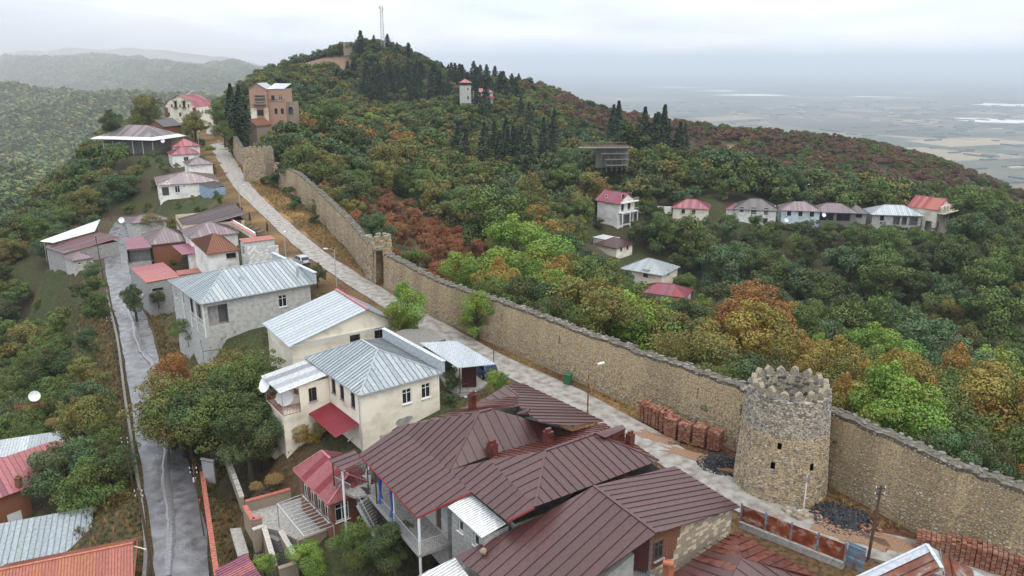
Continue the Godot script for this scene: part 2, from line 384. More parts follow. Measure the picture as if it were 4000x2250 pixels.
# hip or gable roof over a w x d rectangle; ridge [x0, z0, x1, z1] local, height y eave, rise
func hip_roof(root: Node3D, w: float, d: float, y: float, rise: float, ridge: Array, over: float, mats: Array, spacing := 0.6, rib := 0.06, ribs := 1) -> Node3D:
	var roof := Node3D.new()
	roof.name = "roof"
	root.add_child(roof, true)
	var x := w * 0.5 + over; var z := d * 0.5 + over
	var drop := -0.12
	var a := Vector3(-x, y + drop, z); var b := Vector3(x, y + drop, z); var c := Vector3(x, y + drop, -z); var e := Vector3(-x, y + drop, -z)
	var r0 := Vector3(ridge[0], y + rise, ridge[1]); var r1 := Vector3(ridge[2], y + rise, ridge[3])
	var faces := []
	if absf(ridge[2] - ridge[0]) >= absf(ridge[3] - ridge[1]):
		faces = [[a, b, r1, r0], [b, c, r1], [c, e, r0, r1], [e, a, r0]]
		if absf(ridge[0]) > x - 0.1: faces[3] = []
		if absf(ridge[2]) > x - 0.1: faces[1] = []
	else:
		faces = [[a, b, r0], [b, c, r1, r0], [c, e, r1], [e, a, r0, r1]]
		if absf(ridge[1]) > z - 0.1: faces[0] = []
		if absf(ridge[3]) > z - 0.1: faces[2] = []
	for f in faces:
		if f and f[0].distance_to(f[1]) > 0.1: roof_plane(roof, f, mats, spacing, rib, ribs)
	if r0.distance_to(r1) > 0.3: ridge_cap(roof, r0, r1, mats[0])
	if absf(ridge[2] - ridge[0]) >= absf(ridge[3] - ridge[1]):
		if faces[1]: ridge_cap(roof, b, r1, mats[0], 0.14); ridge_cap(roof, c, r1, mats[0], 0.14)
		if faces[3]: ridge_cap(roof, a, r0, mats[0], 0.14); ridge_cap(roof, e, r0, mats[0], 0.14)
	else:
		if faces[0]: ridge_cap(roof, a, r0, mats[0], 0.14); ridge_cap(roof, b, r0, mats[0], 0.14)
		if faces[2]: ridge_cap(roof, c, r1, mats[0], 0.14); ridge_cap(roof, e, r1, mats[0], 0.14)
	gutter(roof, a, b, mats[0]); gutter(roof, b, c, mats[0])
	return roof

# a plane of wall from (0, y0) to (width, y1) with real openings [x0, y0, x1, y1]; frame: origin o, along right, outward out
func wall_plane(s: Shape, o: Vector3, right: Vector3, out: Vector3, width: float, y0: float, y1: float, holes: Array, deep := 0.2) -> void:
	var xs := [0.0, width]; var ys := [y0, y1]
	for h in holes:
		for k in [h[0], h[2]]: xs.append(clampf(k, 0, width))
		for k in [h[1], h[3]]: ys.append(clampf(k, y0, y1))
	xs.sort(); ys.sort()
	var at := func(x: float, y: float, k := 0.0) -> Vector3: return o + right * x + Vector3.UP * y - out * k
	for i in xs.size() - 1:
		for j in ys.size() - 1:
			if xs[i + 1] - xs[i] < 0.001 or ys[j + 1] - ys[j] < 0.001: continue
			var cx: float = (xs[i] + xs[i + 1]) * 0.5; var cy: float = (ys[j] + ys[j + 1]) * 0.5
			var open := false
			for h in holes:
				if cx > h[0] and cx < h[2] and cy > h[1] and cy < h[3]: open = true
			if not open: s.quad(at.call(xs[i], ys[j]), at.call(xs[i], ys[j + 1]), at.call(xs[i + 1], ys[j + 1]), at.call(xs[i + 1], ys[j]))
	for h in holes:
		s.quad(at.call(h[0], h[1]), at.call(h[0], h[1], deep), at.call(h[0], h[3], deep), at.call(h[0], h[3]))
		s.quad(at.call(h[2], h[1], deep), at.call(h[2], h[1]), at.call(h[2], h[3]), at.call(h[2], h[3], deep))
		s.quad(at.call(h[0], h[3]), at.call(h[0], h[3], deep), at.call(h[2], h[3], deep), at.call(h[2], h[3]))
		s.quad(at.call(h[0], h[1], deep), at.call(h[0], h[1]), at.call(h[2], h[1]), at.call(h[2], h[1], deep))

# a window set into an opening: frame with a mullion, pane, sill; or a door leaf, or an empty dark room
func fitting(root: Node3D, o: Vector3, right: Vector3, out: Vector3, h: Array, kind: String) -> void:
	var w: float = h[2] - h[0]; var hh: float = h[3] - h[1]
	var mid: Vector3 = o + right * (h[0] + w * 0.5) + Vector3.UP * (h[1] + hh * 0.5)
	var b := Basis(right, Vector3.UP, right.cross(Vector3.UP))
	if kind == "open":
		var s := Shape.new()
		var x := w * 0.5 + 0.3; var y0 := -hh * 0.5 - 0.02; var y := hh * 0.5 + 0.15; var dp := -2.0
		s.quad(Vector3(-x, y0, dp), Vector3(-x, y, dp), Vector3(x, y, dp), Vector3(x, y0, dp)); s.quad(Vector3(-x, y0, -0.21), Vector3(-x, y, -0.21), Vector3(-x, y, dp), Vector3(-x, y0, dp)); s.quad(Vector3(x, y0, dp), Vector3(x, y, dp), Vector3(x, y, -0.21), Vector3(x, y0, -0.21)); s.quad(Vector3(-x, y, dp), Vector3(-x, y, -0.21), Vector3(x, y, -0.21), Vector3(x, y, dp)); s.quad(Vector3(-x, y0, -0.21), Vector3(-x, y0, dp), Vector3(x, y0, dp), Vector3(x, y0, -0.21))
		part(root, "room", s, M.cement, mid, Basis(right, Vector3.UP, out))
		return
	var fm: Material = M.darkframe if kind in ["dark", "door", "bars"] else M.frame
	if kind == "door":
		var s := Shape.new()
		s.box(Vector3.ZERO, Vector3(w, hh, 0.06))
		for k in 2:
			s.box(Vector3(0, hh * (0.22 - 0.45 * k), 0.035), Vector3(w * 0.7, hh * 0.36, 0.03))
		var door := part(root, "door", s, M.wood, mid - out * 0.13, b)
		s = Shape.new()
		s.box(Vector3(w * 0.36, 0, 0.07), Vector3(0.05, 0.14, 0.05))
		part(door, "handle", s, M.steel)
		return
	if kind == "shut":
		var s := Shape.new()
		s.box(Vector3.ZERO, Vector3(w, hh, 0.05))
		part(root, "shutter", s, M.paleplastic, mid - out * 0.06, b)
		return
	var f := Shape.new()
	var t := 0.07
	f.box(Vector3(-w * 0.5 + t * 0.5, 0, 0), Vector3(t, hh, 0.07)); f.box(Vector3(w * 0.5 - t * 0.5, 0, 0), Vector3(t, hh, 0.07))
	f.box(Vector3(0, hh * 0.5 - t * 0.5, 0), Vector3(w - 2 * t, t, 0.07)); f.box(Vector3(0, -hh * 0.5 + t * 0.5, 0), Vector3(w - 2 * t, t, 0.07))
	if w > 0.7: f.box(Vector3(0, 0, 0), Vector3(t, hh - 2 * t, 0.06))
	if hh > 1.2: f.box(Vector3(0, hh * 0.22, 0.003), Vector3(w - 2 * t, t * 0.7, 0.05))
	var win := part(root, "window", f, fm, mid - out * 0.12, b)
	var g := Shape.new()
	g.box(Vector3.ZERO, Vector3(w - t, hh - t, 0.015))
	part(win, "pane", g, M.glass, Vector3(0, 0, -0.02))
	if kind != "small":
		var sl := Shape.new()
		sl.box(Vector3(0, -hh * 0.5 - 0.03, 0.15), Vector3(w + 0.16, 0.05, 0.16))
		part(win, "sill", sl, M.frame if fm == M.frame else M.concrete)
	if kind == "bars":
		var br := Shape.new()
		for k in 5: br.box(Vector3(-w * 0.5 + w * (k + 0.5) / 5.0, 0, 0.16), Vector3(0.025, hh + 0.1, 0.025))
		for k in 2: br.box(Vector3(0, hh * (0.35 - 0.7 * k), 0.185), Vector3(w + 0.1, 0.025, 0.025))
		part(win, "grille", br, M.blackmetal)

# openings: [side, u centre 0..1, top above base, width, height, kind]; sides 0 +z, 1 +x, 2 -z, 3 -x
func walls(root: Node3D, w: float, d: float, y1: float, m: Material, openings := [], y0 := 0.0, gable := [], called := "wall") -> void:
	var hx := w * 0.5; var hz := d * 0.5
	var sides := [[Vector3(-hx, 0, hz), Vector3.RIGHT, Vector3.BACK, w], [Vector3(hx, 0, hz), Vector3.FORWARD, Vector3.RIGHT, d], [Vector3(hx, 0, -hz), Vector3.LEFT, Vector3.FORWARD, w], [Vector3(-hx, 0, -hz), Vector3.BACK, Vector3.LEFT, d]]
	for i in 4:
		var s := Shape.new()
		var holes := []
		for op in openings:
			if op[0] == i:
				var cx: float = op[1] * sides[i][3]
				holes.append([cx - op[3] * 0.5, op[2] - op[4], cx + op[3] * 0.5, op[2]])
		wall_plane(s, sides[i][0], sides[i][1], sides[i][2], sides[i][3], y0, y1, holes)
		if gable and gable[0] == i:
			var l: Vector3 = sides[i][0] + Vector3.UP * y1
			var r: Vector3 = l + sides[i][1] * sides[i][3]
			s.tri(l, l.lerp(r, gable[2] if gable.size() > 2 else 0.5) + Vector3.UP * gable[1], r)
		elif gable and gable[0] == (i + 2) % 4:
			var l: Vector3 = sides[i][0] + Vector3.UP * y1
			var r: Vector3 = l + sides[i][1] * sides[i][3]
			s.tri(l, l.lerp(r, 1.0 - gable[2] if gable.size() > 2 else 0.5) + Vector3.UP * gable[1], r)
		part(root, called, s, m)
		var k := 0
		for op in openings:
			if op[0] == i:
				fitting(root, sides[i][0], sides[i][1], sides[i][2], holes[k], op[5])
				k += 1

# the usual house; at is the middle of the eave rectangle
func house(called: String, label: String, at: Vector3, w: float, d: float, yaw: float, base: float, wm: String, roof: Dictionary, openings := [], group := "", category := "house") -> Node3D:
	var root := thing(called, label, category, Vector3(at.x, base, at.z), yaw, group)
	footprints.append([Vector2(at.x, at.z), w * 0.5 + 1.2, d * 0.5 + 1.2, deg_to_rad(yaw)])
	if at.z < -95.0 and not (category in ["porch", "awning", "lean-to"]): pads.append([Vector2(at.x, at.z), maxf(w, d) * 0.55, base, 6.0])
	var y := at.y - base
	var o: float = roof.get("over", 0.35)
	var iw := w - 2 * o; var idp := d - 2 * o
	var rise: float = roof.get("rise", 1.8)
	var mats: Array = roof.get("mats", ["greyroof"]).map(func(k): return M[k])
	var kind: String = roof.get("kind", "hip")
	var sp: float = roof.get("spacing", 0.6); var rib: float = roof.get("rib", 0.06); var ribs: int = roof.get("ribs", 1)
	var gable := []
	if kind == "hipx":
		var rx := maxf(0.1, (w - d) * 0.5)
		hip_roof(root, iw, idp, y, rise, [-rx, 0, rx, 0], o, mats, sp, rib, ribs)
	elif kind == "hipz":
		var rz := maxf(0.1, (d - w) * 0.5)
		hip_roof(root, iw, idp, y, rise, [0, rz, 0, -rz], o, mats, sp, rib, ribs)
	elif kind == "gablex":
		hip_roof(root, iw, idp, y, rise, [-w * 0.5, 0, w * 0.5, 0], o, mats, sp, rib, ribs)
		gable = [1, rise - 0.1]
	elif kind == "gablez":
		hip_roof(root, iw, idp, y, rise, [0, d * 0.5, 0, -d * 0.5], o, mats, sp, rib, ribs)
		gable = [0, rise - 0.1]
	elif kind == "ridge":
		hip_roof(root, iw, idp, y, rise, roof.ridge, o, mats, sp, rib, ribs)
	elif kind in ["flat", "shed"]:
		var rf := Node3D.new()
		rf.name = "roof"
		root.add_child(rf, true)
		var t: Array = roof.get("tilt", [0, 0, 0, 0])
		roof_plane(rf, [Vector3(-w * 0.5, y + t[0], d * 0.5), Vector3(w * 0.5, y + t[1], d * 0.5), Vector3(w * 0.5, y + t[2], -d * 0.5), Vector3(-w * 0.5, y + t[3], -d * 0.5)] if not roof.get("turn", false) else [Vector3(w * 0.5, y + t[1], d * 0.5), Vector3(w * 0.5, y + t[2], -d * 0.5), Vector3(-w * 0.5, y + t[3], -d * 0.5), Vector3(-w * 0.5, y + t[0], d * 0.5)], mats, sp, rib, ribs, roof.get("thick", 0.08))
	if not roof.get("open", false): walls(root, iw, idp, y - 0.06, M[wm], openings, -6.0, gable)
	return root

func railing(root: Node3D, a: Vector3, b: Vector3, h: float, m: Material, gap := 0.16, called := "railing") -> void:
	var s := Shape.new()
	s.bar(a + Vector3.UP * h, b + Vector3.UP * h, 0.05, 0.05); s.bar(a + Vector3.UP * 0.1, b + Vector3.UP * 0.1, 0.04, 0.04)
	var n_ := maxi(1, int(a.distance_to(b) / gap))
	for i in n_ + 1:
		var p := a.lerp(b, float(i) / n_)
		s.bar(p + Vector3.UP * 0.1, p + Vector3.UP * h, 0.025, 0.025)
	part(root, called, s, m)

func post(root: Node3D, a: Vector3, h: float, m: Material, r := 0.07, called := "post") -> void:
	var s := Shape.new()
	s.tube([a, a + Vector3.UP * h], [r, r], 8)
	part(root, called, s, m)

func dish(at: Vector3, size: float, yaw: float, label: String) -> void:
	var t := thing("satellite_dish", label, "satellite dish", at, yaw, "satellite dishes")
	var s := Shape.new()
	var prof := []
	for i in 6: prof.append(Vector2(size * 0.5 * i / 5.0 + 0.001, size * 0.14 * pow(i / 5.0, 2)))
	var back := prof.duplicate(); back.reverse()
	for p in back: prof.append(p - Vector2(0, 0.02))
	s.lathe(prof, 20)
	part(t, "reflector", s, M.paleplastic, Vector3(0, 0, 0.1), Basis(Vector3.RIGHT, deg_to_rad(62)))
	s = Shape.new()
	s.bar(Vector3(0, -size * 0.3, 0.12), Vector3(0, -0.12, size * 0.55), 0.03, 0.03)
	part(t, "arm", s, M.steel)
	s = Shape.new()
	s.tube([Vector3(0, -0.12, size * 0.5), Vector3(0, -0.08, size * 0.64)], [0.05, 0.06], 8)
	part(t, "receiver", s, M.paleplastic)
	s = Shape.new()
	s.tube([Vector3(0, -size * 0.7, -0.1), Vector3(0, 0, -0.05)], [0.035, 0.035], 6)
	part(t, "mast", s, M.steel)

func lamp_post(at: Vector3, h: float, yaw: float, label: String, m: Material, arm := 0.9) -> void:
	var t := thing("street_lamp", label, "street lamp", at, yaw, "street lamps")
	var s := Shape.new()
	s.tube([Vector3.ZERO, Vector3(0, h, 0)], [0.08, 0.05], 8)
	part(t, "pole", s, m)
	s = Shape.new()
	s.tube([Vector3(0, h - 0.1, 0), Vector3(arm * 0.5, h + 0.18, 0), Vector3(arm, h + 0.25, 0)], [0.035, 0.03, 0.03], 6)
	part(t, "arm", s, m)
	s = Shape.new()
	s.prism([Vector3(arm, h + 0.32, -0.1), Vector3(arm + 0.65, h + 0.4, -0.13), Vector3(arm + 0.65, h + 0.4, 0.13), Vector3(arm, h + 0.32, 0.1)], Vector3(0, -0.13, 0))
	part(t, "lamp_head", s, M.paleplastic)

func utility_pole(at: Vector3, h: float, lean: Vector3, label: String, r := 0.11) -> void:
	var t := thing("utility_pole", label, "utility pole", at, 0, "utility poles")
	var s := Shape.new()
	s.tube([Vector3.ZERO, lean + Vector3.UP * h], [r, r * 0.7], 8)
	part(t, "pole", s, M.darkframe)
	for k in 2:
		s = Shape.new()
		var y := h - 0.25 - 0.45 * k
		s.box(lean * (y / h) + Vector3.UP * y, Vector3(0.7, 0.06, 0.06))
		var arm := part(t, "crossarm", s, M.blackmetal)
		for q in [-0.3, 0.3]:
			s = Shape.new()
			s.tube([Vector3(q, 0, 0), Vector3(q, 0.14, 0)], [0.04, 0.03], 6)
			part(arm, "insulator", s, M.paleplastic, lean * (y / h) + Vector3.UP * y)

func wire(a: Vector3, b: Vector3, sag: float, label: String) -> void:
	var s := Shape.new()
	var pts := []; var rad := []
	for i in 13:
		var t := i / 12.0
		pts.append(a.lerp(b, t) - Vector3.UP * sag * 4.0 * t * (1.0 - t)); rad.append(0.014)
	s.tube(pts, rad, 4)
	var o := part(self, numbered("overhead_wire"), s, M.blackmetal)
	tag(o, label, "wire", "overhead wires")

func chimney(root: Node3D, at: Vector3, s_: Vector3, m: Material, yaw := 0.0) -> void:
	var b := Basis(Vector3.UP, deg_to_rad(yaw))
	var s := Shape.new()
	s.box(Vector3(0, s_.y * 0.5, 0), s_)
	var c := part(root, "chimney", s, m, at, b)
	s = Shape.new()
	s.box(Vector3(0, s_.y + 0.06, 0), Vector3(s_.x * 1.15, 0.08, s_.z * 1.15))
	s.box(Vector3(0, s_.y + 0.2, 0), Vector3(s_.x * 0.5, 0.18, s_.z * 0.5))
	part(c, "cap", s, m)

# ---------------------------------------------------------------- plants
var leafkinds := {   # two linear leaf colours of each kind
	"dark": [Color(0.058, 0.082, 0.027), Color(0.085, 0.118, 0.037)], "green": [Color(0.088, 0.138, 0.034), Color(0.128, 0.185, 0.046)], "fresh": [Color(0.149, 0.243, 0.041), Color(0.230, 0.324, 0.061)],
	"blue": [Color(0.068, 0.118, 0.05), Color(0.105, 0.165, 0.066)], "olive": [Color(0.135, 0.142, 0.041), Color(0.203, 0.203, 0.054)], "yellow": [Color(0.23, 0.19, 0.045), Color(0.32, 0.245, 0.055)],
	"orange": [Color(0.26, 0.13, 0.045), Color(0.34, 0.18, 0.05)], "rust": [Color(0.22, 0.1, 0.05), Color(0.31, 0.145, 0.065)], "brown": [Color(0.14, 0.095, 0.042), Color(0.2, 0.135, 0.055)],
	"ridge": [Color(0.13, 0.078, 0.055), Color(0.19, 0.105, 0.07)], "pine": [Color(0.030, 0.054, 0.030), Color(0.051, 0.081, 0.041)], "cypress": [Color(0.022, 0.041, 0.022), Color(0.038, 0.062, 0.030)],
}
var kindwords := {"dark": "dark green", "green": "mid green", "fresh": "light yellow-green", "blue": "bluish green", "olive": "olive green", "yellow": "yellowing", "orange": "orange autumn", "rust": "rust red autumn", "brown": "brownish autumn", "ridge": "reddish brown"}

func leaf_face(s: Shape, at: Vector3, out: Vector3, size: float, r: RandomNumberGenerator) -> void:
	var nn := (out + Vector3(r.randfn(), r.randfn(), r.randfn()) * 0.55).normalized()
	var x := nn.cross(Vector3(r.randfn(), r.randfn(), r.randfn())).normalized()
	var y := nn.cross(x)
	var l := size * r.randf_range(0.7, 1.3)
	s.quad(at - x * l * 0.5, at + y * l * 0.32 + nn * l * 0.08, at + x * l * 0.5, at - y * l * 0.32 + nn * l * 0.08)

# a crown of lobes covered with leaf faces; colours from white to slightly darker and warmer, tinted by the material or the instance
func crown(seed_: int, lobes: int, leaves: int, size: float, flat := 0.85, loose := 0.25, low := 0.2) -> Shape:
	var r := RandomNumberGenerator.new()
	r.seed = seed_
	var s := Shape.new()
	var cs := []
	var total := 0.0
	for i in lobes:
		var a := r.randf() * TAU
		var h := r.randf_range(-0.8, 1.0)
		var ring := sqrt(maxf(0.0, 1.0 - h * h)) * sqrt(r.randf_range(0.1, 1.0))
		cs.append([Vector3(cos(a) * ring * 0.36, 0.54 + h * 0.33 * flat, sin(a) * ring * 0.36), r.randf_range(0.085, 0.2), r.randf_range(0.62, 1.22), r.randf_range(0.8, 1.5), r.randf_range(0.45, 1.3)])
	for i in lobes * 2:   # sprays that stick out of the outline
		var m: Array = cs[r.randi() % lobes]
		var d := Vector3(r.randfn(), r.randfn() * 0.8 + 0.35, r.randfn()).normalized()
		cs.append([m[0] + d * m[1] * 1.05, r.randf_range(0.035, 0.08), m[2] * r.randf_range(0.8, 1.25), m[3] * r.randf_range(0.85, 1.25), r.randf_range(0.5, 1.2)])
	var sums := []
	for c in cs:
		total += c[1] * c[1] * c[4]
		sums.append(total)
	for i in leaves:
		var c: Array = cs[mini(sums.bsearch(r.randf() * total), cs.size() - 1)]
		var d := Vector3(r.randfn(), r.randfn() * 0.9 + 0.2, r.randfn()).normalized()
		var at: Vector3 = c[0] + d * c[1] * (1.0 - absf(r.randfn()) * loose) * Vector3(1, 0.8, 1)
		if at.y < low * r.randf_range(0.4, 1.0): continue
		var k: float = c[2] * r.randf_range(0.75, 1.15)
		s.col = Color(k * c[3] * r.randf_range(0.86, 1.14), k, k * r.randf_range(0.78, 1.1))
		leaf_face(s, at, d, size, r)
	return s

func trunk(seed_: int, limbs: int, top := 0.7, r0 := 0.035) -> Shape:
	var r := RandomNumberGenerator.new()
	r.seed = seed_
	var s := Shape.new()
	s.tube([Vector3(0, -0.12, 0), Vector3(0.01, 0.15, 0.0), Vector3(r.randf_range(-0.04, 0.04), top * 0.6, r.randf_range(-0.04, 0.04)), Vector3(r.randf_range(-0.08, 0.08), top, r.randf_range(-0.08, 0.08))], [r0 * 1.4, r0, r0 * 0.65, r0 * 0.2], 6)
	for i in limbs:
		var a := TAU * i / limbs + r.randf_range(-0.4, 0.4)
		var y := r.randf_range(0.2, top * 0.7)
		var l := r.randf_range(0.25, 0.5)
		var d := Vector3(cos(a), r.randf_range(0.5, 1.1), sin(a)).normalized()
		s.tube([Vector3(0, y, 0), Vector3(0, y, 0) + d * l * 0.5 + Vector3(r.randf_range(-0.03, 0.03), 0, r.randf_range(-0.03, 0.03)), Vector3(0, y, 0) + d * l + Vector3(0, 0.05, 0)], [r0 * 0.5, r0 * 0.35, r0 * 0.1], 4)
	return s

func cypress_crown(seed_: int, leaves: int, size: float) -> Shape:
	var r := RandomNumberGenerator.new()
	r.seed = seed_
	var s := Shape.new()
	for i in leaves:
		var t := pow(r.randf(), 0.8)
		var a := r.randf() * TAU
		var rad := 0.085 * sin(PI * clampf(0.1 + t * 0.9, 0.0, 1.0)) * (1.0 - 0.45 * t) * r.randf_range(0.65, 1.12) * (1.0 + 0.22 * sin(a * 3.0 + t * 9.0 + seed_))
		var k := r.randf_range(0.75, 1.15)
		s.col = Color(k, k, k)
		leaf_face(s, Vector3(cos(a) * rad, 0.03 + t * 0.97, sin(a) * rad), Vector3(cos(a), 0.6, sin(a)), size, r)
	return s

func pine_crown(seed_: int, whorls: int, per: int, size: float) -> Shape:
	var r := RandomNumberGenerator.new()
	r.seed = seed_
	var s := Shape.new()
	for i in whorls:
		var t := float(i) / (whorls - 1)
		var y := 0.28 + 0.7 * t
		var reach := 0.3 * (1.0 - t * 0.85) * r.randf_range(0.75, 1.15)
		var arms := 5
		var a0 := r.randf() * TAU
		for k in arms:
			var a := a0 + TAU * k / arms + r.randf_range(-0.35, 0.35)
			var l := reach * r.randf_range(0.6, 1.15)
			for j in per:
				var u := sqrt(r.randf())
				var q := Vector3(cos(a) * l * u, y + l * u * 0.12 + r.randfn() * 0.012, sin(a) * l * u) + Vector3(r.randfn(), 0, r.randfn()) * 0.03 * (1.2 - t)
				var b := r.randf_range(0.75, 1.15)
				s.col = Color(b, b, b)
				leaf_face(s, q, Vector3(0, 1, 0), size, r)
	return s

var leafmats := {}
func leafmat(kind: String) -> StandardMaterial3D:
	if not leafmats.has(kind):
		var m: StandardMaterial3D = M.leaf.duplicate()
		m.resource_name = "leaf_" + kind
		var c: Color = leafkinds[kind][0].lerp(leafkinds[kind][1], 0.6)
		m.albedo_color = c.linear_to_srgb()
		m.backlight = Color(c.r * 0.6, c.g * 0.6, c.b * 0.5).linear_to_srgb()
		leafmats[kind] = m
	return leafmats[kind]

var near_crowns := []; var mid_crowns := []; var far_crowns := []; var trunks := []; var cyps := []; var cyps_far := []; var pines := []; var bush_crowns := []
func grow_models() -> void:
	for i in 5:
		near_crowns.append(crown(100 + i, 15 + i * 3, 13000, 0.0245, [0.95, 0.8, 1.15, 0.9, 1.05][i], 0.2).mesh())
		mid_crowns.append(crown(200 + i, 12 + i * 2, 6500, 0.036, [0.95, 0.8, 1.2, 0.9, 1.05][i], 0.2).mesh())
		far_crowns.append(crown(300 + i, 11 + i, 1300, 0.08, [0.9, 0.8, 1.15, 0.95, 1.0][i], 0.18).mesh())
		trunks.append(trunk(400 + i, 6).mesh())
	for i in 3:
		cyps.append(cypress_crown(500 + i, 2600, 0.03).mesh()); cyps_far.append(cypress_crown(520 + i, 900, 0.04).mesh()); pines.append(pine_crown(540 + i, 13, 26, 0.06).mesh())
		bush_crowns.append(crown(560 + i, 12, 1700, 0.07, 0.8, 0.25, 0.0).mesh())

# height h, width relative to the model; crowns are built 1 m high
func pick(list: Array, kind: String, i: int) -> Mesh:
	return list[(leafkinds.keys().find(kind) * 2 + i % 2) % list.size()]

func tree(called: String, label: String, at: Vector3, h: float, kind: String, crown_mesh: Mesh, trunk_mesh: Mesh, wide := 1.0, yaw := 0.0, group := "", category := "tree") -> Node3D:
	var t := thing(called, label, category, at, yaw, group)
	var b := Basis.from_scale(Vector3(h * wide, h, h * wide))
	part(t, "crown", crown_mesh, leafmat(kind), Vector3.ZERO, b)
	if trunk_mesh: part(t, "trunk", trunk_mesh, M.bark, Vector3.ZERO, Basis.from_scale(Vector3(h * minf(wide, 1.0), h, h * minf(wide, 1.0))))
	return t

# ---------------------------------------------------------------- sky, light, camera
func make_view() -> void:
	var cam := Camera3D.new()
	cam.name = "camera"
	cam.position = Vector3(0, 32, 0)
	cam.rotation.x = deg_to_rad(-16.3)
	cam.fov = 40.57
	cam.near = 0.5; cam.far = 40000.0
	add_child(cam)
	cam.current = true
	var env := Environment.new()
	env.tonemap_mode = Environment.TONE_MAPPER_LINEAR
	env.tonemap_exposure = 1.0
	env.background_mode = Environment.BG_SKY
	env.sky = Sky.new()
	var sm := PanoramaSkyMaterial.new()
	sm.panorama = ImageTexture.create_from_image(sky_image())
	env.sky.sky_material = sm
	env.fog_enabled = true
	env.fog_density = 0.00011
	env.fog_light_color = Color(0.92, 0.96, 1.0)
	env.volumetric_fog_enabled = true; env.volumetric_fog_density = 0.0
	env.sdfgi_enabled = true; env.ssao_enabled = true; env.ssil_enabled = true
	var we := WorldEnvironment.new()
	we.name = "environment"
	we.environment = env
	add_child(we)
	var sun := DirectionalLight3D.new()
	sun.name = "sun"
	sun.light_energy = 0.45
	sun.light_color = Color(1.0, 0.97, 0.93)
	sun.light_angular_distance = 25.0
	sun.shadow_enabled = true
	sun.rotation_degrees = Vector3(-62, 35, 0)
	add_child(sun)
	# low cloud hanging over the hills on the left
	for q in [[Vector3(-1650, 20, -1900), Vector3(2200, 340, 1900), 0.0008], [Vector3(-620, -10, -900), Vector3(1300, 260, 1000), 0.0003]]:
		var fv := FogVolume.new()
		fv.name = "mist"
		fv.shape = RenderingServer.FOG_VOLUME_SHAPE_ELLIPSOID
		fv.size = q[1]; fv.position = q[0]
		var fm := FogMaterial.new()
		fm.density = q[2]; fm.albedo = Color(1.0, 1.0, 1.0)
		fv.material = fm
		fv.set_meta("kind", "stuff")
		add_child(fv, true)

# an overcast sky: brighter towards the zenith, with layered cloud
func sky_image() -> Image:
	var w := 1024; var h := 512
	var im := Image.create_empty(w, h, false, Image.FORMAT_RGBF)
	var f := FastNoiseLite.new()
	f.seed = 5; f.frequency = 0.5; f.fractal_octaves = 5
	var f2 := FastNoiseLite.new()
	f2.seed = 9; f2.frequency = 1.6; f2.fractal_octaves = 4
	for j in h:
		var el := PI * 0.5 - PI * (j + 0.5) / h
		var up := sin(el)
		for i in w:
			if up <= 0.0:
				im.set_pixel(i, j, Color(0.3, 0.33, 0.34))
				continue
			var az := TAU * ((i + 0.5) / w - 0.5)
			var d := Vector3(sin(az) * cos(el), up, -cos(az) * cos(el))
			var k := 1.0 / (up + 0.09)
			var c1 := f.get_noise_3d(d.x * k, 0.0, d.z * k)
			var c2 := f2.get_noise_3d(d.x * k * 0.7, 4.0, d.z * k * 0.7)
			var lum := 1.06 * (1.0 + 1.2 * up) * (1.0 + 0.2 * c1 + 0.12 * c2) * lerpf(1.0, 0.96, smoothstep(0.05, 0.13, up))
			var warm := clampf(0.5 + c1 * 1.2 - c2, 0.0, 1.0)
			im.set_pixel(i, j, Color(lum * lerpf(0.89, 0.99, warm), lum * lerpf(0.975, 1.0, warm), lum * lerpf(1.1, 1.025, warm)))
	return im

# ---------------------------------------------------------------- land, roads, water
var wall_road := []
var lower_road := []
var wall_line := []

func grid(x0: float, x1: float, z0: float, z1: float, step: float, height: Callable, tint: Callable) -> ArrayMesh:
	var nx := int((x1 - x0) / step) + 1; var nz := int((z1 - z0) / step) + 1
	var v := PackedVector3Array(); var c := PackedColorArray(); var idx := PackedInt32Array()
	for j in nz:
		for i in nx:
			var x := x0 + i * step; var z := z0 + j * step
			v.append(Vector3(x, height.call(x, z), z))
			c.append(tint.call(x, z))
	var n := PackedVector3Array()
	for j in nz:
		for i in nx:
			var l := v[j * nx + maxi(i - 1, 0)]; var r := v[j * nx + mini(i + 1, nx - 1)]
			var u := v[maxi(j - 1, 0) * nx + i]; var d := v[mini(j + 1, nz - 1) * nx + i]
			n.append((d - u).cross(r - l).normalized())
	for j in nz - 1:
		for i in nx - 1:
			var a := j * nx + i
			idx.append_array([a, a + 1, a + nx, a + 1, a + nx + 1, a + nx])
	var arr := []
	arr.resize(Mesh.ARRAY_MAX)
	arr[Mesh.ARRAY_VERTEX] = v; arr[Mesh.ARRAY_NORMAL] = n; arr[Mesh.ARRAY_COLOR] = c; arr[Mesh.ARRAY_INDEX] = idx
	var m := ArrayMesh.new()
	m.add_surface_from_arrays(Mesh.PRIMITIVE_TRIANGLES, arr)
	return m

func near_line(p: Vector2, line: Array) -> float:
	var best := 1e9
	for i in range(0, line.size() - 1):
		if absf(line[i].z - p.y) > 60.0: continue
		var a := Vector2(line[i].x, line[i].z); var b := Vector2(line[i + 1].x, line[i + 1].z)
		var t := clampf((p - a).dot(b - a) / (b - a).length_squared(), 0.0, 1.0)
		best = minf(best, p.distance_to(a.lerp(b, t)))
	return best

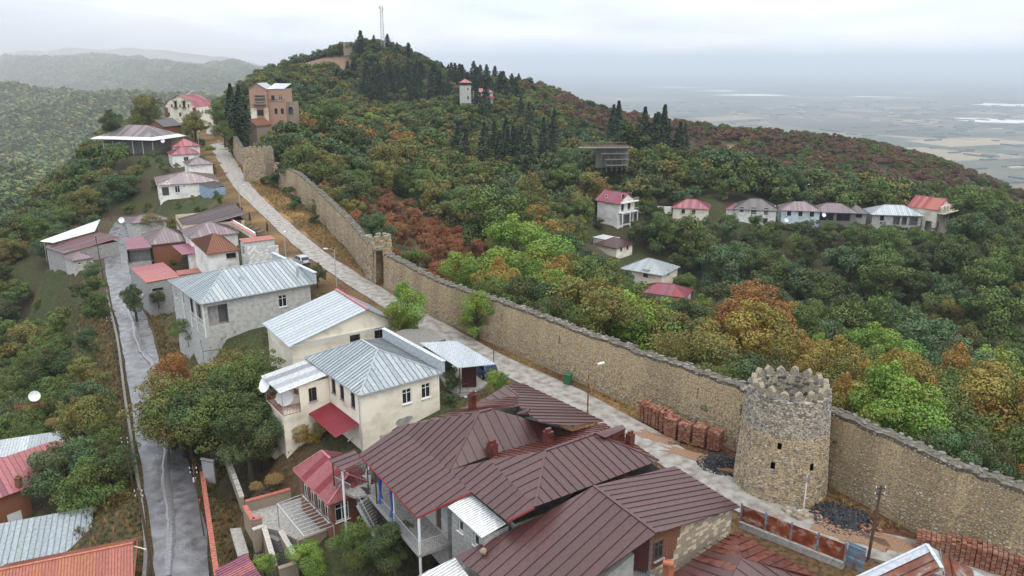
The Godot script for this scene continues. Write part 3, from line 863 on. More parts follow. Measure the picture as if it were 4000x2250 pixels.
func ground_tint(x: float, z: float) -> Color:
	var p := Vector2(x, z)
	var nz := noise.get_noise_2d(x * 3.0, z * 3.0)
	var c := Color(0.075, 0.06, 0.038).lerp(Color(0.06, 0.085, 0.03), clampf(0.5 + nz * 1.5, 0.0, 1.0))
	if z > -330.0 and z < -10.0:
		var dw := near_line(p, wall_road)
		var straw := Color(0.3, 0.2, 0.085).lerp(Color(0.16, 0.075, 0.04), clampf(0.45 + noise.get_noise_2d(x * 5.0 + 70.0, z * 5.0) * 2.2, 0.0, 1.0))
		if dw < 8.0: c = c.lerp(straw, (1.0 - smoothstep(5.0, 8.0, dw)) * clampf(0.75 + nz, 0.3, 1.0))
		var dl := near_line(p, lower_road)
		if dl < 9.0: c = c.lerp(Color(0.15, 0.11, 0.06), (1.0 - smoothstep(4.0, 9.0, dl)) * clampf(0.5 + nz, 0.0, 1.0))
	for b in bare:
		var d: float = (p - b[0]).length() + noise.get_noise_2d(x * 4.0, z * 4.0) * b[1] * 0.7
		c = c.lerp(b[2], 1.0 - smoothstep(b[1] * 0.6, b[1], d))
	return c

var bare := [  # bare earth and dry grass: centre, radius, colour
	[Vector2(-47.01, -165.82), 7.0, Color(0.4, 0.27, 0.12)], [Vector2(-56.23, -185.92), 7.0, Color(0.4, 0.26, 0.11)], [Vector2(-37.52, -147.64), 5.0, Color(0.36, 0.24, 0.1)], [Vector2(-84.08, -244.76), 6.0, Color(0.4, 0.26, 0.13)],
	[Vector2(18.50, -55.57), 3.0, Color(0.28, 0.19, 0.07)], [Vector2(24.38, -48.41), 4.0, Color(0.16, 0.07, 0.045)], [Vector2(14.33, -61.66), 4.0, Color(0.18, 0.08, 0.05)], [Vector2(-5.31, -90.96), 5.0, Color(0.17, 0.08, 0.045)],
	[Vector2(-22.71, -66.60), 6.0, Color(0.13, 0.09, 0.05)], [Vector2(-128, -528), 36.0, Color(0.24, 0.165, 0.13)], [Vector2(-146, -505), 30.0, Color(0.22, 0.15, 0.115)],
	[Vector2(120, -430), 9.0, Color(0.28, 0.2, 0.12)], [Vector2(165, -420), 8.0, Color(0.24, 0.17, 0.1)], [Vector2(250, -400), 22.0, Color(0.26, 0.16, 0.1)], [Vector2(200, -470), 16.0, Color(0.26, 0.16, 0.1)], [Vector2(265, -330), 26.0, Color(0.2, 0.13, 0.09)],
]

func hills_height(x: float, z: float) -> float:
	var p := Vector2(x, z)
	var h := -120.0
	for k in [  # centre, half length, half width, turn, height
			[Vector2(-560, -980), 520.0, 330.0, 0.15, 110.0], [Vector2(-260, -820), 240.0, 230.0, 0.6, 98.0], [Vector2(-1000, -1900), 620.0, 420.0, 0.1, 152.0], [Vector2(-770, -1750), 300.0, 260.0, -0.3, 136.0],
			[Vector2(-690, -1960), 260.0, 300.0, 0.0, 134.0], [Vector2(-520, -2150), 300.0, 320.0, 0.0, 136.0], [Vector2(-1500, -3000), 900.0, 600.0, 0.1, 192.0], [Vector2(-420, -560), 170.0, 210.0, 1.0, 70.0], [Vector2(-700, -700), 300.0, 220.0, 0.9, 92.0], [Vector2(-900, -1250), 420.0, 260.0, 0.5, 116.0]]:
		var q: Vector2 = (p - k[0]).rotated(-k[3])
		var e := Vector2(q.x / k[1], q.y / k[2]).length()
		h = maxf(h, -120.0 + k[4] * exp(-e * e * 0.9)) if e > 2.5 else smax(h, -120.0 + k[4] * exp(-e * e * 0.9), 22.0)
	return h + noise.get_noise_2d(x * 0.25, z * 0.25) * 16.0 + noise.get_noise_2d(x * 0.9, z * 0.9) * 5.0

func smax(a: float, b: float, k: float) -> float:
	var t := maxf(k - absf(a - b), 0.0) / k
	return maxf(a, b) + t * t * k * 0.25

func make_land() -> void:
	noise.seed = 4; noise.frequency = 0.02; noise.fractal_octaves = 4
	wall_road = smooth_path([Vector3(52, 0, -30), Vector3(29.22, 0.00, -44.31), Vector3(24.91, 0.00, -46.42), Vector3(21.78, 0.00, -49.00), Vector3(18.20, 0.00, -51.56), Vector3(14.64, 0.00, -57.09), Vector3(10.95, 0.00, -63.49), Vector3(6.16, 0.00, -70.77), Vector3(-1.14, 0.00, -79.80), Vector3(-8.16, 0.00, -89.80), Vector3(-24.05, 0.00, -114.06), Vector3(-37.01, 0.00, -136.54), Vector3(-54.24, 0.00, -170.45), Vector3(-71.17, 0.20, -205.05), Vector3(-91.37, 2.00, -250.00), Vector3(-106.71, 3.65, -285.00), Vector3(-118.71, 5.35, -315.00), Vector3(-127.15, 5.36, -345.00)])
	lower_road = smooth_path([Vector3(-18, -9.3, -30), Vector3(-27.69, -9.40, -55.77), Vector3(-31.81, -9.50, -64.73), Vector3(-38.01, -9.50, -76.28), Vector3(-46.47, -9.50, -91.91), Vector3(-58.50, -9.60, -114.52), Vector3(-70.45, -9.60, -135.68), Vector3(-86.57, -9.60, -165.33), Vector3(-100.29, -9.40, -195.81), Vector3(-104.50, -9.00, -209.61)])
	add_corridor(wall_road, 2.6); add_corridor(lower_road, 2.2)
	make_distance()

func make_ground() -> void:
	structure("ground", grid(-250, 430, -760, 0, 4.0, func(x, z): return ground(x, z) + noise.get_noise_2d(x * 4.0, z * 4.0) * 0.35 * clampf((minf(near_line(Vector2(x, z), wall_road), near_line(Vector2(x, z), lower_road)) - 6.0) * 0.2, 0.0, 1.0), ground_tint), M.ground)
# fields, woods and villages of the valley plain
func farmland() -> void:
	var s := Shape.new()
	var r := RandomNumberGenerator.new()
	r.seed = 61
	var tones := [Color(0.035, 0.05, 0.022), Color(0.05, 0.075, 0.03), Color(0.09, 0.1, 0.045), Color(0.16, 0.14, 0.075), Color(0.3, 0.26, 0.16), Color(0.04, 0.055, 0.025), Color(0.11, 0.12, 0.06)]
	for k in 900:
		var d := lerpf(1500.0, 15000.0, pow(r.randf(), 1.3))
		var c := Vector3(d * r.randf_range(-0.1, 0.8), -429.4 + k * 0.001, -d)
		var w := r.randf_range(60.0, 420.0) * (0.6 + d / 9000.0); var l := r.randf_range(40.0, 260.0) * (0.6 + d / 7000.0)
		var turn := 0.35 + r.randf_range(-0.12, 0.12)
		s.col = tones[r.randi() % tones.size()] * r.randf_range(0.8, 1.25)
		var poly := []
		for q in [[-1, -1], [-0.2, -1.1], [1, -1], [1.1, 0.1], [1, 1], [0, 0.9], [-1, 1]]: poly.append(c + Vector3(q[0] * w * r.randf_range(0.8, 1.1), 0, q[1] * l * r.randf_range(0.8, 1.1)).rotated(Vector3.UP, turn))
		poly.reverse()
		for i in range(1, poly.size() - 1): s.tri(poly[0], poly[i], poly[i + 1])
	for k in 500:   # tree rows and houses
		var d := lerpf(1800.0, 9000.0, r.randf())
		var c := Vector3(d * r.randf_range(0.0, 0.75), -426.0, -d)
		s.col = Color(0.03, 0.05, 0.02) if r.randf() < 0.8 else Color(0.6, 0.55, 0.48)
		s.box(c, Vector3(r.randf_range(20, 160), 8, r.randf_range(10, 25)), Basis(Vector3.UP, 0.35 + (0.0 if r.randf() < 0.6 else 1.57)))
	structure("farmland", s, M.farground)

func make_distance() -> void:
	structure("hills", grid(-3000, -60, -3900, -330, 30.0, func(x, z): return hills_height(x, z) - 60.0 * smoothstep(-300.0, -120.0, x) * smoothstep(-560.0, -420.0, z), func(x, z): return Color(0.07, 0.085, 0.045)), M.farground)
	var plain := Shape.new()
	plain.quad(Vector3(-6000, -430, -500), Vector3(-6000, -430, -34000), Vector3(30000, -430, -34000), Vector3(30000, -430, -500))
	structure("plain", plain, M.plain)
	farmland()
	for q in [[Vector3(3291.91, -428.00, -11032.19), 520.0, 300.0], [Vector3(3295.39, -428.00, -12634.84), 300.0, 260.0], [Vector3(4717.12, -428.00, -10544.79), 330.0, 140.0], [Vector3(5326.85, -428.00, -8553.87), 420.0, 330.0], [Vector3(3905.38, -428.00, -6235.37), 420.0, 260.0], [Vector3(3797.66, -428.00, -6539.44), 160.0, 70.0], [Vector3(2835.22, -428.00, -13918.30), 600.0, 120.0]]:
		var s := Shape.new()
		var poly := []
		var r := RandomNumberGenerator.new()
		r.seed = int(q[1])
		for k in 18:
			var a := TAU * k / 18.0
			poly.append(Vector3(q[0].x + cos(a) * q[1] * r.randf_range(0.6, 1.1), -428.0, q[0].z + sin(a) * q[2] * r.randf_range(0.5, 1.3)))
		s.prism(poly, Vector3(0, -1, 0))
		var o := structure("pale_field", s, M.palefield)
	structure("road", ribbon(wall_road, func(t): return 1.75 + 0.8 * smoothstep(0.4, 0.75, t)), M.paleroad)
	structure("lane", ribbon(lower_road, func(t): return 2.25), M.wetroad)
	# rain water running down the lane
	var run := smooth_path([Vector3(-28.66, -9.36, -55.72), Vector3(-32.29, -9.40, -64.58), Vector3(-36.61, -9.40, -73.52), Vector3(-39.56, -9.40, -80.74), Vector3(-49.63, -9.40, -101.02), Vector3(-55.12, -9.45, -108.91), Vector3(-63.86, -9.50, -123.99), Vector3(-72.82, -9.50, -139.15)], 1.0)
	var s2 := ribbon(run, func(t): return 0.3 + 0.35 * absf(noise.get_noise_1d(t * 1900.0)), 0.03, 0.3, 0.02)
	var water := structure("rain_water", s2, M.film)

# ---------------------------------------------------------------- the fortress wall and its towers
func stone_mesh(seed_: int) -> ArrayMesh:
	var r := RandomNumberGenerator.new()
	r.seed = seed_
	var s := Shape.new()
	s.lathe([Vector2(0.0, -0.5), Vector2(0.4, -0.38), Vector2(0.52, 0.0), Vector2(0.38, 0.4), Vector2(0.0, 0.5)], 6, 0.07, r)
	return s.mesh()

var stone_tones := [Color(0.48, 0.40, 0.29), Color(0.53, 0.44, 0.30), Color(0.37, 0.31, 0.23), Color(0.60, 0.52, 0.39), Color(0.44, 0.34, 0.23), Color(0.67, 0.61, 0.52), Color(0.30, 0.25, 0.21), Color(0.51, 0.39, 0.25)]
var stones := []
var stone_mats := []

func stone_place(at: Vector3, right: Vector3, out: Vector3, w: float, h: float) -> Transform3D:
	var tilt := rng.randf_range(-0.3, 0.3)
	var up := Vector3.UP.rotated(out, tilt)
	return Transform3D(Basis(right.rotated(out, tilt) * w, up * h, out * 0.16), at)

func lay_stones(root: Node3D, places: Array, single: int, grey_above := 1e9) -> void:
	# the largest in view are parts of their own, the rest one part
	places.sort_custom(func(a, b): return a.origin.distance_squared_to(Vector3(0, 32, 0)) < b.origin.distance_squared_to(Vector3(0, 32, 0)))
	var rest := []; var cols := []
	for i in places.size():
		var t: Transform3D = places[i]
		t.origin -= root.position
		if i < single:
			var o := part(root, "stone", stones[i % 4], stone_mats[[5, 9, 3, 8, 5, 6][rng.randi() % 6] if t.origin.y > grey_above else rng.randi() % 8])
			o.transform = t
		else:
			rest.append(t)
			cols.append(([Color(0.3, 0.28, 0.25), Color(0.42, 0.4, 0.36), Color(0.56, 0.54, 0.5), Color(0.22, 0.2, 0.18)][rng.randi() % 4] if t.origin.y > grey_above else stone_tones[rng.randi() % stone_tones.size()]) * rng.randf_range(0.85, 1.15))
	if rest: multi(root, "stone_facing", stones[1], M.stone, rest, cols)

# line: base points on the street side, running away from the camera so that the street lies on their left
func fortress_wall(label: String, line: Array, h0: float, h1: float, dense: bool, single: int) -> Node3D:
	var root := thing("fortress_wall", label, "wall", line[0])
	var thick := 0.95
	var s := Shape.new(); var cap := Shape.new()
	var total := 0.0
	for i in line.size() - 1: total += line[i].distance_to(line[i + 1])
	var run := 0.0
	var stoneplaces := []
	var caps := []
	var prev_top := 0.0
	for i in line.size() - 1:
		var a: Vector3 = line[i]; var b: Vector3 = line[i + 1]
		var l := a.distance_to(b)
		var right := Vector3(b.x - a.x, 0, b.z - a.z).normalized()
		var out := Vector3.UP.cross(right) * -1.0
		out = Vector3(right.z, 0, -right.x) * -1.0
		var xs := [0.0]
		var slits := {}
		var x := 0.0
		while x < l - 0.01:
			var nextx := minf(l, x + rng.randf_range(0.6, 1.1))
			if l - nextx < 0.4: nextx = l
			if rng.randf() < 0.1 and nextx + 0.3 < l:
				xs.append(nextx); slits[xs.size() - 1] = true
				nextx += 0.16
			xs.append(nextx); x = nextx
		for k in xs.size() - 1:
			var t = (run + xs[k]) / total
			var top0 := prev_top if k > 0 or i > 0 else lerpf(h0, h1, t)
			var top1 := lerpf(h0, h1, (run + xs[k + 1]) / total) + rng.randf_range(-0.14, 0.14)
			prev_top = top1
			var p0 = a + (b - a) * (xs[k] / l) - Vector3.UP * 0.8; var p1 = a + (b - a) * (xs[k + 1] / l) - Vector3.UP * 0.8
			var lean := -out * 0.3
			var q0 = p0 + Vector3.UP * (top0 + 0.8) + lean; var q1 = p1 + Vector3.UP * (top1 + 0.8) + lean
			var tn := 0.9 + 0.5 * noise.get_noise_2d(p0.x * 9.0, p0.z * 9.0)
			s.col = Color(clampf(tn, 0.7, 1.05), clampf(tn, 0.7, 1.03), clampf(tn * 0.98, 0.68, 1.0))
			if slits.has(k):
				var f0 := 0.62; var f1 := 0.78
				var a0 = p0.lerp(q0, f0); var a1 = p1.lerp(q1, f0); var b0 = p0.lerp(q0, f1); var b1 = p1.lerp(q1, f1)
				s.quad(p0, a0, a1, p1); s.quad(b0, q0, q1, b1)
				var inn := -out * 0.6
				s.quad(a0, a0 + inn, b0 + inn, b0); s.quad(a1 + inn, a1, b1, b1 + inn); s.quad(b0, b0 + inn, b1 + inn, b1); s.quad(a0 + inn, a0, a1, a1 + inn); s.quad(a0 + inn, b0 + inn, b1 + inn, a1 + inn)
			else:
				s.quad(p0, q0, q1, p1)
			var w0 = q0 - out * thick; var w1 = q1 - out * thick
			cap.quad(q0, w0, w1, q1); cap.quad(q0 - Vector3.UP * 0.35 + out * 0.015, q0 + out * 0.015, q1 + out * 0.015, q1 - Vector3.UP * 0.35 + out * 0.015)
			s.quad(p1 - out * (thick + 1.0) - Vector3.UP * 4.0, w1, w0, p0 - out * (thick + 1.0) - Vector3.UP * 4.0)
			if i == 0 and k == 0: s.quad(p0 - out * (thick + 0.4), w0, q0, p0)
			s.col = Color.WHITE
			if true:
				var gap := 1.0 if dense else 1.7
				var hh := top0
				var y := 0.1
				while y < hh - 0.1:
					var xx: float = xs[k] + rng.randf() * 0.2
					while xx < xs[k + 1]:
						var big := 0.6 + 0.4 * (1.0 - y / hh)
						if rng.randf() < 0.8: stoneplaces.append(stone_place(a + (b - a) * (xx / l) + lean * (y / hh) + Vector3.UP * (y + rng.randf_range(-0.05, 0.05)), right, out, rng.randf_range(0.13, 0.32) * big * gap, rng.randf_range(0.1, 0.17) * big * gap))
						xx += rng.randf_range(0.2, 0.4) * gap
					y += rng.randf_range(0.16, 0.22) * gap
			for e in 3:
				var cw := rng.randf_range(0.3, 0.75)
				caps.append(Transform3D(Basis(right.rotated(Vector3.UP, rng.randf_range(-0.6, 0.6)) * cw, Vector3.UP * rng.randf_range(0.08, 0.2), out * rng.randf_range(0.25, 0.5)), q0.lerp(q1, rng.randf()) - out * (thick * e * 0.5) + Vector3.UP * 0.03))
		run += l
	part(root, "core", s, M.mortar, -root.position)
	part(root, "weathered_top", cap, M.lichen, -root.position)
	lay_stones(root, stoneplaces, single)
	var rest := []; var cols := []
	for i in caps.size():
		var t: Transform3D = caps[i]
		t.origin -= root.position
		if i < 120 and dense:
			var o := part(root, "coping_stone", stones[i % 4], stone_mats[8 + rng.randi() % 2])
			o.transform = t
		else:
			rest.append(t); cols.append([Color(0.2, 0.18, 0.15), Color(0.26, 0.24, 0.2), Color(0.14, 0.125, 0.11), Color(0.32, 0.3, 0.26)][rng.randi() % 4])
	if rest: multi(root, "coping", stones[2], M.stone, rest, cols)
	return root

var loopholes := [Vector2i(9, 20), Vector2i(6, 21), Vector2i(6, 12)]   # ring and segment left open in the shaft

func near_hole(a: float, y: float) -> bool:
	for q in loopholes:
		if absf(fposmod(a, TAU) - TAU * (q.x * 0.0 + q.y + 0.5) / 64.0) < 0.075 and absf(y - 8.1 * (q.x - 0.5) / 15.0) < 0.4: return true
	return false

func round_tower(label: String, at: Vector3, r: float, h: float) -> void:
	var t := thing("round_tower", label, "tower", at)
	var s := Shape.new()
	var rr := RandomNumberGenerator.new()
	rr.seed = 12
	var prof := [Vector2(r * 1.04, -0.6)]
	for i in 11: prof.append(Vector2(r * lerpf(1.02, 0.87, i / 15.0), h * i / 15.0))
	s.lathe(prof, 64, 0.035, rr, loopholes)
	part(t, "shaft", s, M.mortar)
	s = Shape.new()
	prof = []
	for i in range(10, 16): prof.append(Vector2(r * lerpf(1.02, 0.87, i / 15.0), h * i / 15.0))
	prof += [Vector2(r * 0.87 - 0.75, h + 0.05), Vector2(r * 0.87 - 0.8, h - 1.9), Vector2(0.01, h - 2.0)]
	s.lathe(prof, 64, 0.035, rr)
	part(t, "parapet", s, M.upmortar)
	var places := []
	var y := 0.05
	while y < h - 0.05:
		var rad := r * lerpf(1.02, 0.87, y / h)
		var a := rng.randf() * 0.1
		while a < TAU:
			var out := Vector3(cos(a), 0, sin(a))
			var big := 1.0 - 0.35 * y / h
			if y > h - 1.7: big = 0.85
			if rng.randf() < 0.82 and not near_hole(a, y): places.append(stone_place(at + out * rad + Vector3.UP * (y + rng.randf_range(-0.05, 0.05)), Vector3(sin(a), 0, -cos(a)), out, rng.randf_range(0.14, 0.34) * big, rng.randf_range(0.11, 0.19) * big))
			a += rng.randf_range(0.18, 0.36) * big / rad
		y += rng.randf_range(0.14, 0.19)
	# inside of the parapet and its rim
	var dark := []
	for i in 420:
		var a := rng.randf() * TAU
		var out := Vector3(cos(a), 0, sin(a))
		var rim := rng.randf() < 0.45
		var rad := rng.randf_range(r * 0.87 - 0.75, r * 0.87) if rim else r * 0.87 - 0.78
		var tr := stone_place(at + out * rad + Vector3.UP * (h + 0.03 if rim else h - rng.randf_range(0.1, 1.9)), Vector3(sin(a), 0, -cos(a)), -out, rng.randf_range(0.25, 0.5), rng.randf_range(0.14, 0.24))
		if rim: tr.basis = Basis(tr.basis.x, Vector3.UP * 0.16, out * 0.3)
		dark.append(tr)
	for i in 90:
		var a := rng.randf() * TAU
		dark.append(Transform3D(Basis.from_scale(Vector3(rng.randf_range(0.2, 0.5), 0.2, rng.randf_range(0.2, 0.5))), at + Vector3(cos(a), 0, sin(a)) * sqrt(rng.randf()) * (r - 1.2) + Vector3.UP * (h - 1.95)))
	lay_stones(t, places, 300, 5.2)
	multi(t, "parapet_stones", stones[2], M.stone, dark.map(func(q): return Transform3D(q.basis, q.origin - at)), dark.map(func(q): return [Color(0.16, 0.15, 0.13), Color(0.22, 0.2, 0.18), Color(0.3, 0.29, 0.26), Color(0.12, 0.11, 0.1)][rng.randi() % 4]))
	for k in 16:
		var a := TAU * k / 16.0 + 0.08
		var m := Shape.new()
		var hw := 0.3; var hh := rng.randf_range(0.6, 0.8); var dd := 0.2
		var prof2 := [Vector2(-hw, 0), Vector2(-hw * 0.95, hh * 0.62), Vector2(-hw * 0.55, hh * 0.82), Vector2(-hw * 0.08, hh), Vector2(hw * 0.12, hh * 0.99), Vector2(hw * 0.6, hh * 0.8), Vector2(hw, hh * 0.58), Vector2(hw * 1.02, 0)]
		m.prism(prof2.map(func(q): return Vector3(q.x + rng.randf_range(-0.03, 0.03), q.y, dd)), Vector3(0, 0, -dd * 2))
		part(t, "merlon", m, M.greymortar, Vector3(cos(a), 0, sin(a)) * (r * 0.87 - 0.36) + Vector3.UP * h, Basis(Vector3.UP, PI * 0.5 - a))

func square_tower(label: String, at: Vector3, w: float, d: float, h: float, yaw: float, detail: bool) -> void:
	var t := thing("square_tower", label, "tower", at, yaw)
	var s := Shape.new()
	var b := -1.5
	var x := w * 0.5; var z := d * 0.5
	for side in [[Vector3(-x, 0, z), Vector3(x, 0, z)], [Vector3(x, 0, z), Vector3(x, 0, -z)], [Vector3(x, 0, -z), Vector3(-x, 0, -z)], [Vector3(-x, 0, -z), Vector3(-x, 0, z)]]:
		s.quad(side[0] + Vector3.UP * b, side[0] * 0.97 + Vector3.UP * h, side[1] * 0.97 + Vector3.UP * h, side[1] + Vector3.UP * b)
		var i0: Vector3 = side[0] * 0.75 + Vector3.UP * h; var i1: Vector3 = side[1] * 0.75 + Vector3.UP * h
		s.quad(side[0] * 0.97 + Vector3.UP * h, i0, i1, side[1] * 0.97 + Vector3.UP * h)
		s.quad(i0, i0 - Vector3.UP * 1.6, i1 - Vector3.UP * 1.6, i1)
	s.quad(Vector3(-x, h - 1.6, z), Vector3(-x, h - 1.6, -z), Vector3(x, h - 1.6, -z), Vector3(x, h - 1.6, z))
	part(t, "shaft", s, M.mortar if detail else M.greymortar)
	for side in [[Vector3(-x, 0, z), Vector3(x, 0, z), Vector3.BACK], [Vector3(x, 0, z), Vector3(x, 0, -z), Vector3.RIGHT], [Vector3(x, 0, -z), Vector3(-x, 0, -z), Vector3.FORWARD], [Vector3(-x, 0, -z), Vector3(-x, 0, z), Vector3.LEFT]]:
		var n_ := maxi(2, int(side[0].distance_to(side[1]) / 1.5))
		for k in n_:
			var m := Shape.new()
			m.box(Vector3(0, 0.35, 0), Vector3(0.75, 0.7 + rng.randf_range(-0.2, 0.15), 0.5))
			part(t, "merlon", m, M.greymortar, side[0].lerp(side[1], (k + 0.5) / n_) * 0.9 + Vector3.UP * h, Basis(Vector3.UP, atan2(side[2].x, side[2].z)))
	if detail:
		var places := []
		for side in [[Vector3(-x, 0, z), Vector3(x, 0, z), Vector3.BACK], [Vector3(x, 0, z), Vector3(x, 0, -z), Vector3.RIGHT], [Vector3(-x, 0, -z), Vector3(-x, 0, z), Vector3.LEFT]]:
			var yy := 0.1
			while yy < h:
				var u := rng.randf() * 0.3
				var l: float = side[0].distance_to(side[1])
				while u < l:
					if rng.randf() < 0.8: places.append(t.transform * stone_place(side[0].lerp(side[1], u / l) * lerpf(1.0, 0.97, yy / h) + Vector3.UP * yy, (side[1] - side[0]).normalized(), side[2], rng.randf_range(0.25, 0.6), rng.randf_range(0.15, 0.26)))
					u += rng.randf_range(0.3, 0.6)
				yy += 0.25
		var rest := []; var cols := []
		for q in places:
			rest.append(t.transform.affine_inverse() * q); cols.append(stone_tones[rng.randi() % 8] * rng.randf_range(0.6, 0.95))
		multi(t, "stone_facing", stones[1], M.stone, rest, cols)

func make_fortress() -> void:
	for i in 4: stones.append(stone_mesh(70 + i))
	for c in stone_tones + [Color(0.2, 0.19, 0.165), Color(0.27, 0.255, 0.22)]:
		var m: StandardMaterial3D = M.stone.duplicate()
		m.albedo_color = c.linear_to_srgb()
		stone_mats.append(m)
	var tower := Vector3(21.15, 0, -54.9)
	round_tower("round stone tower with ruined battlements beside the brick stacks and the street", tower, 3.42, 8.1)
	fortress_wall("rubble stone wall running right from the round tower to the picture's edge", [Vector3(24.32, 0.00, -55.82), Vector3(28.60, 0.00, -48.02), Vector3(35.5, 0, -39.0), Vector3(41, 0, -30)], 5.8, 6.0, true, 300)
	fortress_wall("long rubble stone wall along the street from the round tower to the buttress", [Vector3(-18.87, 0.00, -109.95), Vector3(-10.18, 0.00, -95.60), Vector3(-4.23, 0.00, -88.80), Vector3(0.54, 0.00, -83.07), Vector3(6.72, 0.00, -75.36), Vector3(11.95, 0.00, -68.84), Vector3(15.68, 0.00, -64.76), Vector3(19.66, 0.00, -59.86)], 5.0, 5.5, true, 300)
	fortress_wall("stone wall curving along the dry bank between buttress and square tower", [Vector3(-63.58, 0.30, -207.84), Vector3(-52.66, 0.00, -190.51), Vector3(-40.60, 0.00, -162.29), Vector3(-29.74, 0.00, -135.92), Vector3(-24.72, 0.00, -122.42), Vector3(-20.29, 0.00, -111.43)], 5.6, 5.0, false, 0)
	fortress_wall("far end of the stone wall between the square tower and the cypresses", [Vector3(-103.70, 5.17, -290.00), Vector3(-90.61, 3.96, -255.00), Vector3(-76.41, 0.21, -225.00)], 5.0, 5.2, false, 0)
	square_tower("square stone tower in the wall beside the dry bank", Vector3(-69.10, 0.50, -213.71), 6.4, 6.0, 8.2, -8.0, true)
	square_tower("small stone buttress turret in the middle of the wall", Vector3(-20.24, 0.00, -114.74), 2.6, 3.4, 6.1, -52.0, true)
	square_tower("grey stone watchtower on top of the far hill", Vector3(-112.47, 36.03, -560.00), 6.5, 6.5, 6.5, 10.0, false)
	square_tower("tiny stone watchtower on the distant right ridge", Vector3(295.42, -36.95, -605.00), 6.0, 6.0, 4.2, 20.0, false)

# ---------------------------------------------------------------- houses
func wpart(root: Node3D, called: String, s: Shape, m: Material) -> MeshInstance3D:
	return part(root, called, s, m, -root.position)

func wroof(root: Node3D) -> Node3D:
	var r := Node3D.new()
	r.name = "roof"
	r.position = -root.position
	root.add_child(r, true)
	return r

func brick_coping_wall(called: String, label: String, a: Vector3, b: Vector3, h: float, m: Material, cap: Material, cap_count: int) -> void:
	var t := thing(called, label, "wall", a)
	var s := Shape.new()
	s.bar(a + Vector3.UP * (h * 0.5 - 0.4), b + Vector3.UP * (h * 0.5 - 0.4), 0.3, h + 0.8)
	wpart(t, "wall_body", s, m)
	for i in cap_count:
		var c := Shape.new()
		var p := a.lerp(b, (i + 0.06) / cap_count) + Vector3.UP * (h + 0.04); var q := a.lerp(b, (i + 0.94) / cap_count) + Vector3.UP * (h + 0.04)
		c.bar(p, q, 0.42, 0.09 + rng.randf_range(-0.01, 0.01))
		wpart(t, "coping_tile", c, cap)

func block_courses(root: Node3D, o: Vector3, right: Vector3, out: Vector3, w: float, h: float, bw: float, bh: float, m: Array, most := 300, called := "block", skip := Rect2()) -> void:
	# single blocks a few millimetres proud of the joint plane
	var y := 0.0
	var row := 0
	var count := 0
	while y + bh * 0.6 < h and count < most:
		var x := -bw * 0.5 * (row % 2)
		while x < w:
			var x0 := maxf(x + 0.012, 0.0); var x1 := minf(x + bw - 0.012, w); var y1 := minf(y + bh - 0.012, h)
			if x1 - x0 > 0.06 and count < most and not (skip.has_area() and skip.grow(0.05).has_point(Vector2((x0 + x1) * 0.5, (y + y1) * 0.5))):
				var s := Shape.new()
				s.box(Vector3.ZERO, Vector3(x1 - x0, y1 - y - 0.012, 0.05 + rng.randf_range(-0.008, 0.012)))
				part(root, called, s, m[rng.randi() % m.size()], o + right * (x0 + x1) * 0.5 + Vector3.UP * (y + y1) * 0.5 + out * 0.012, Basis(right, Vector3.UP, right.cross(Vector3.UP)))
				count += 1
			x += bw
		y += bh; row += 1

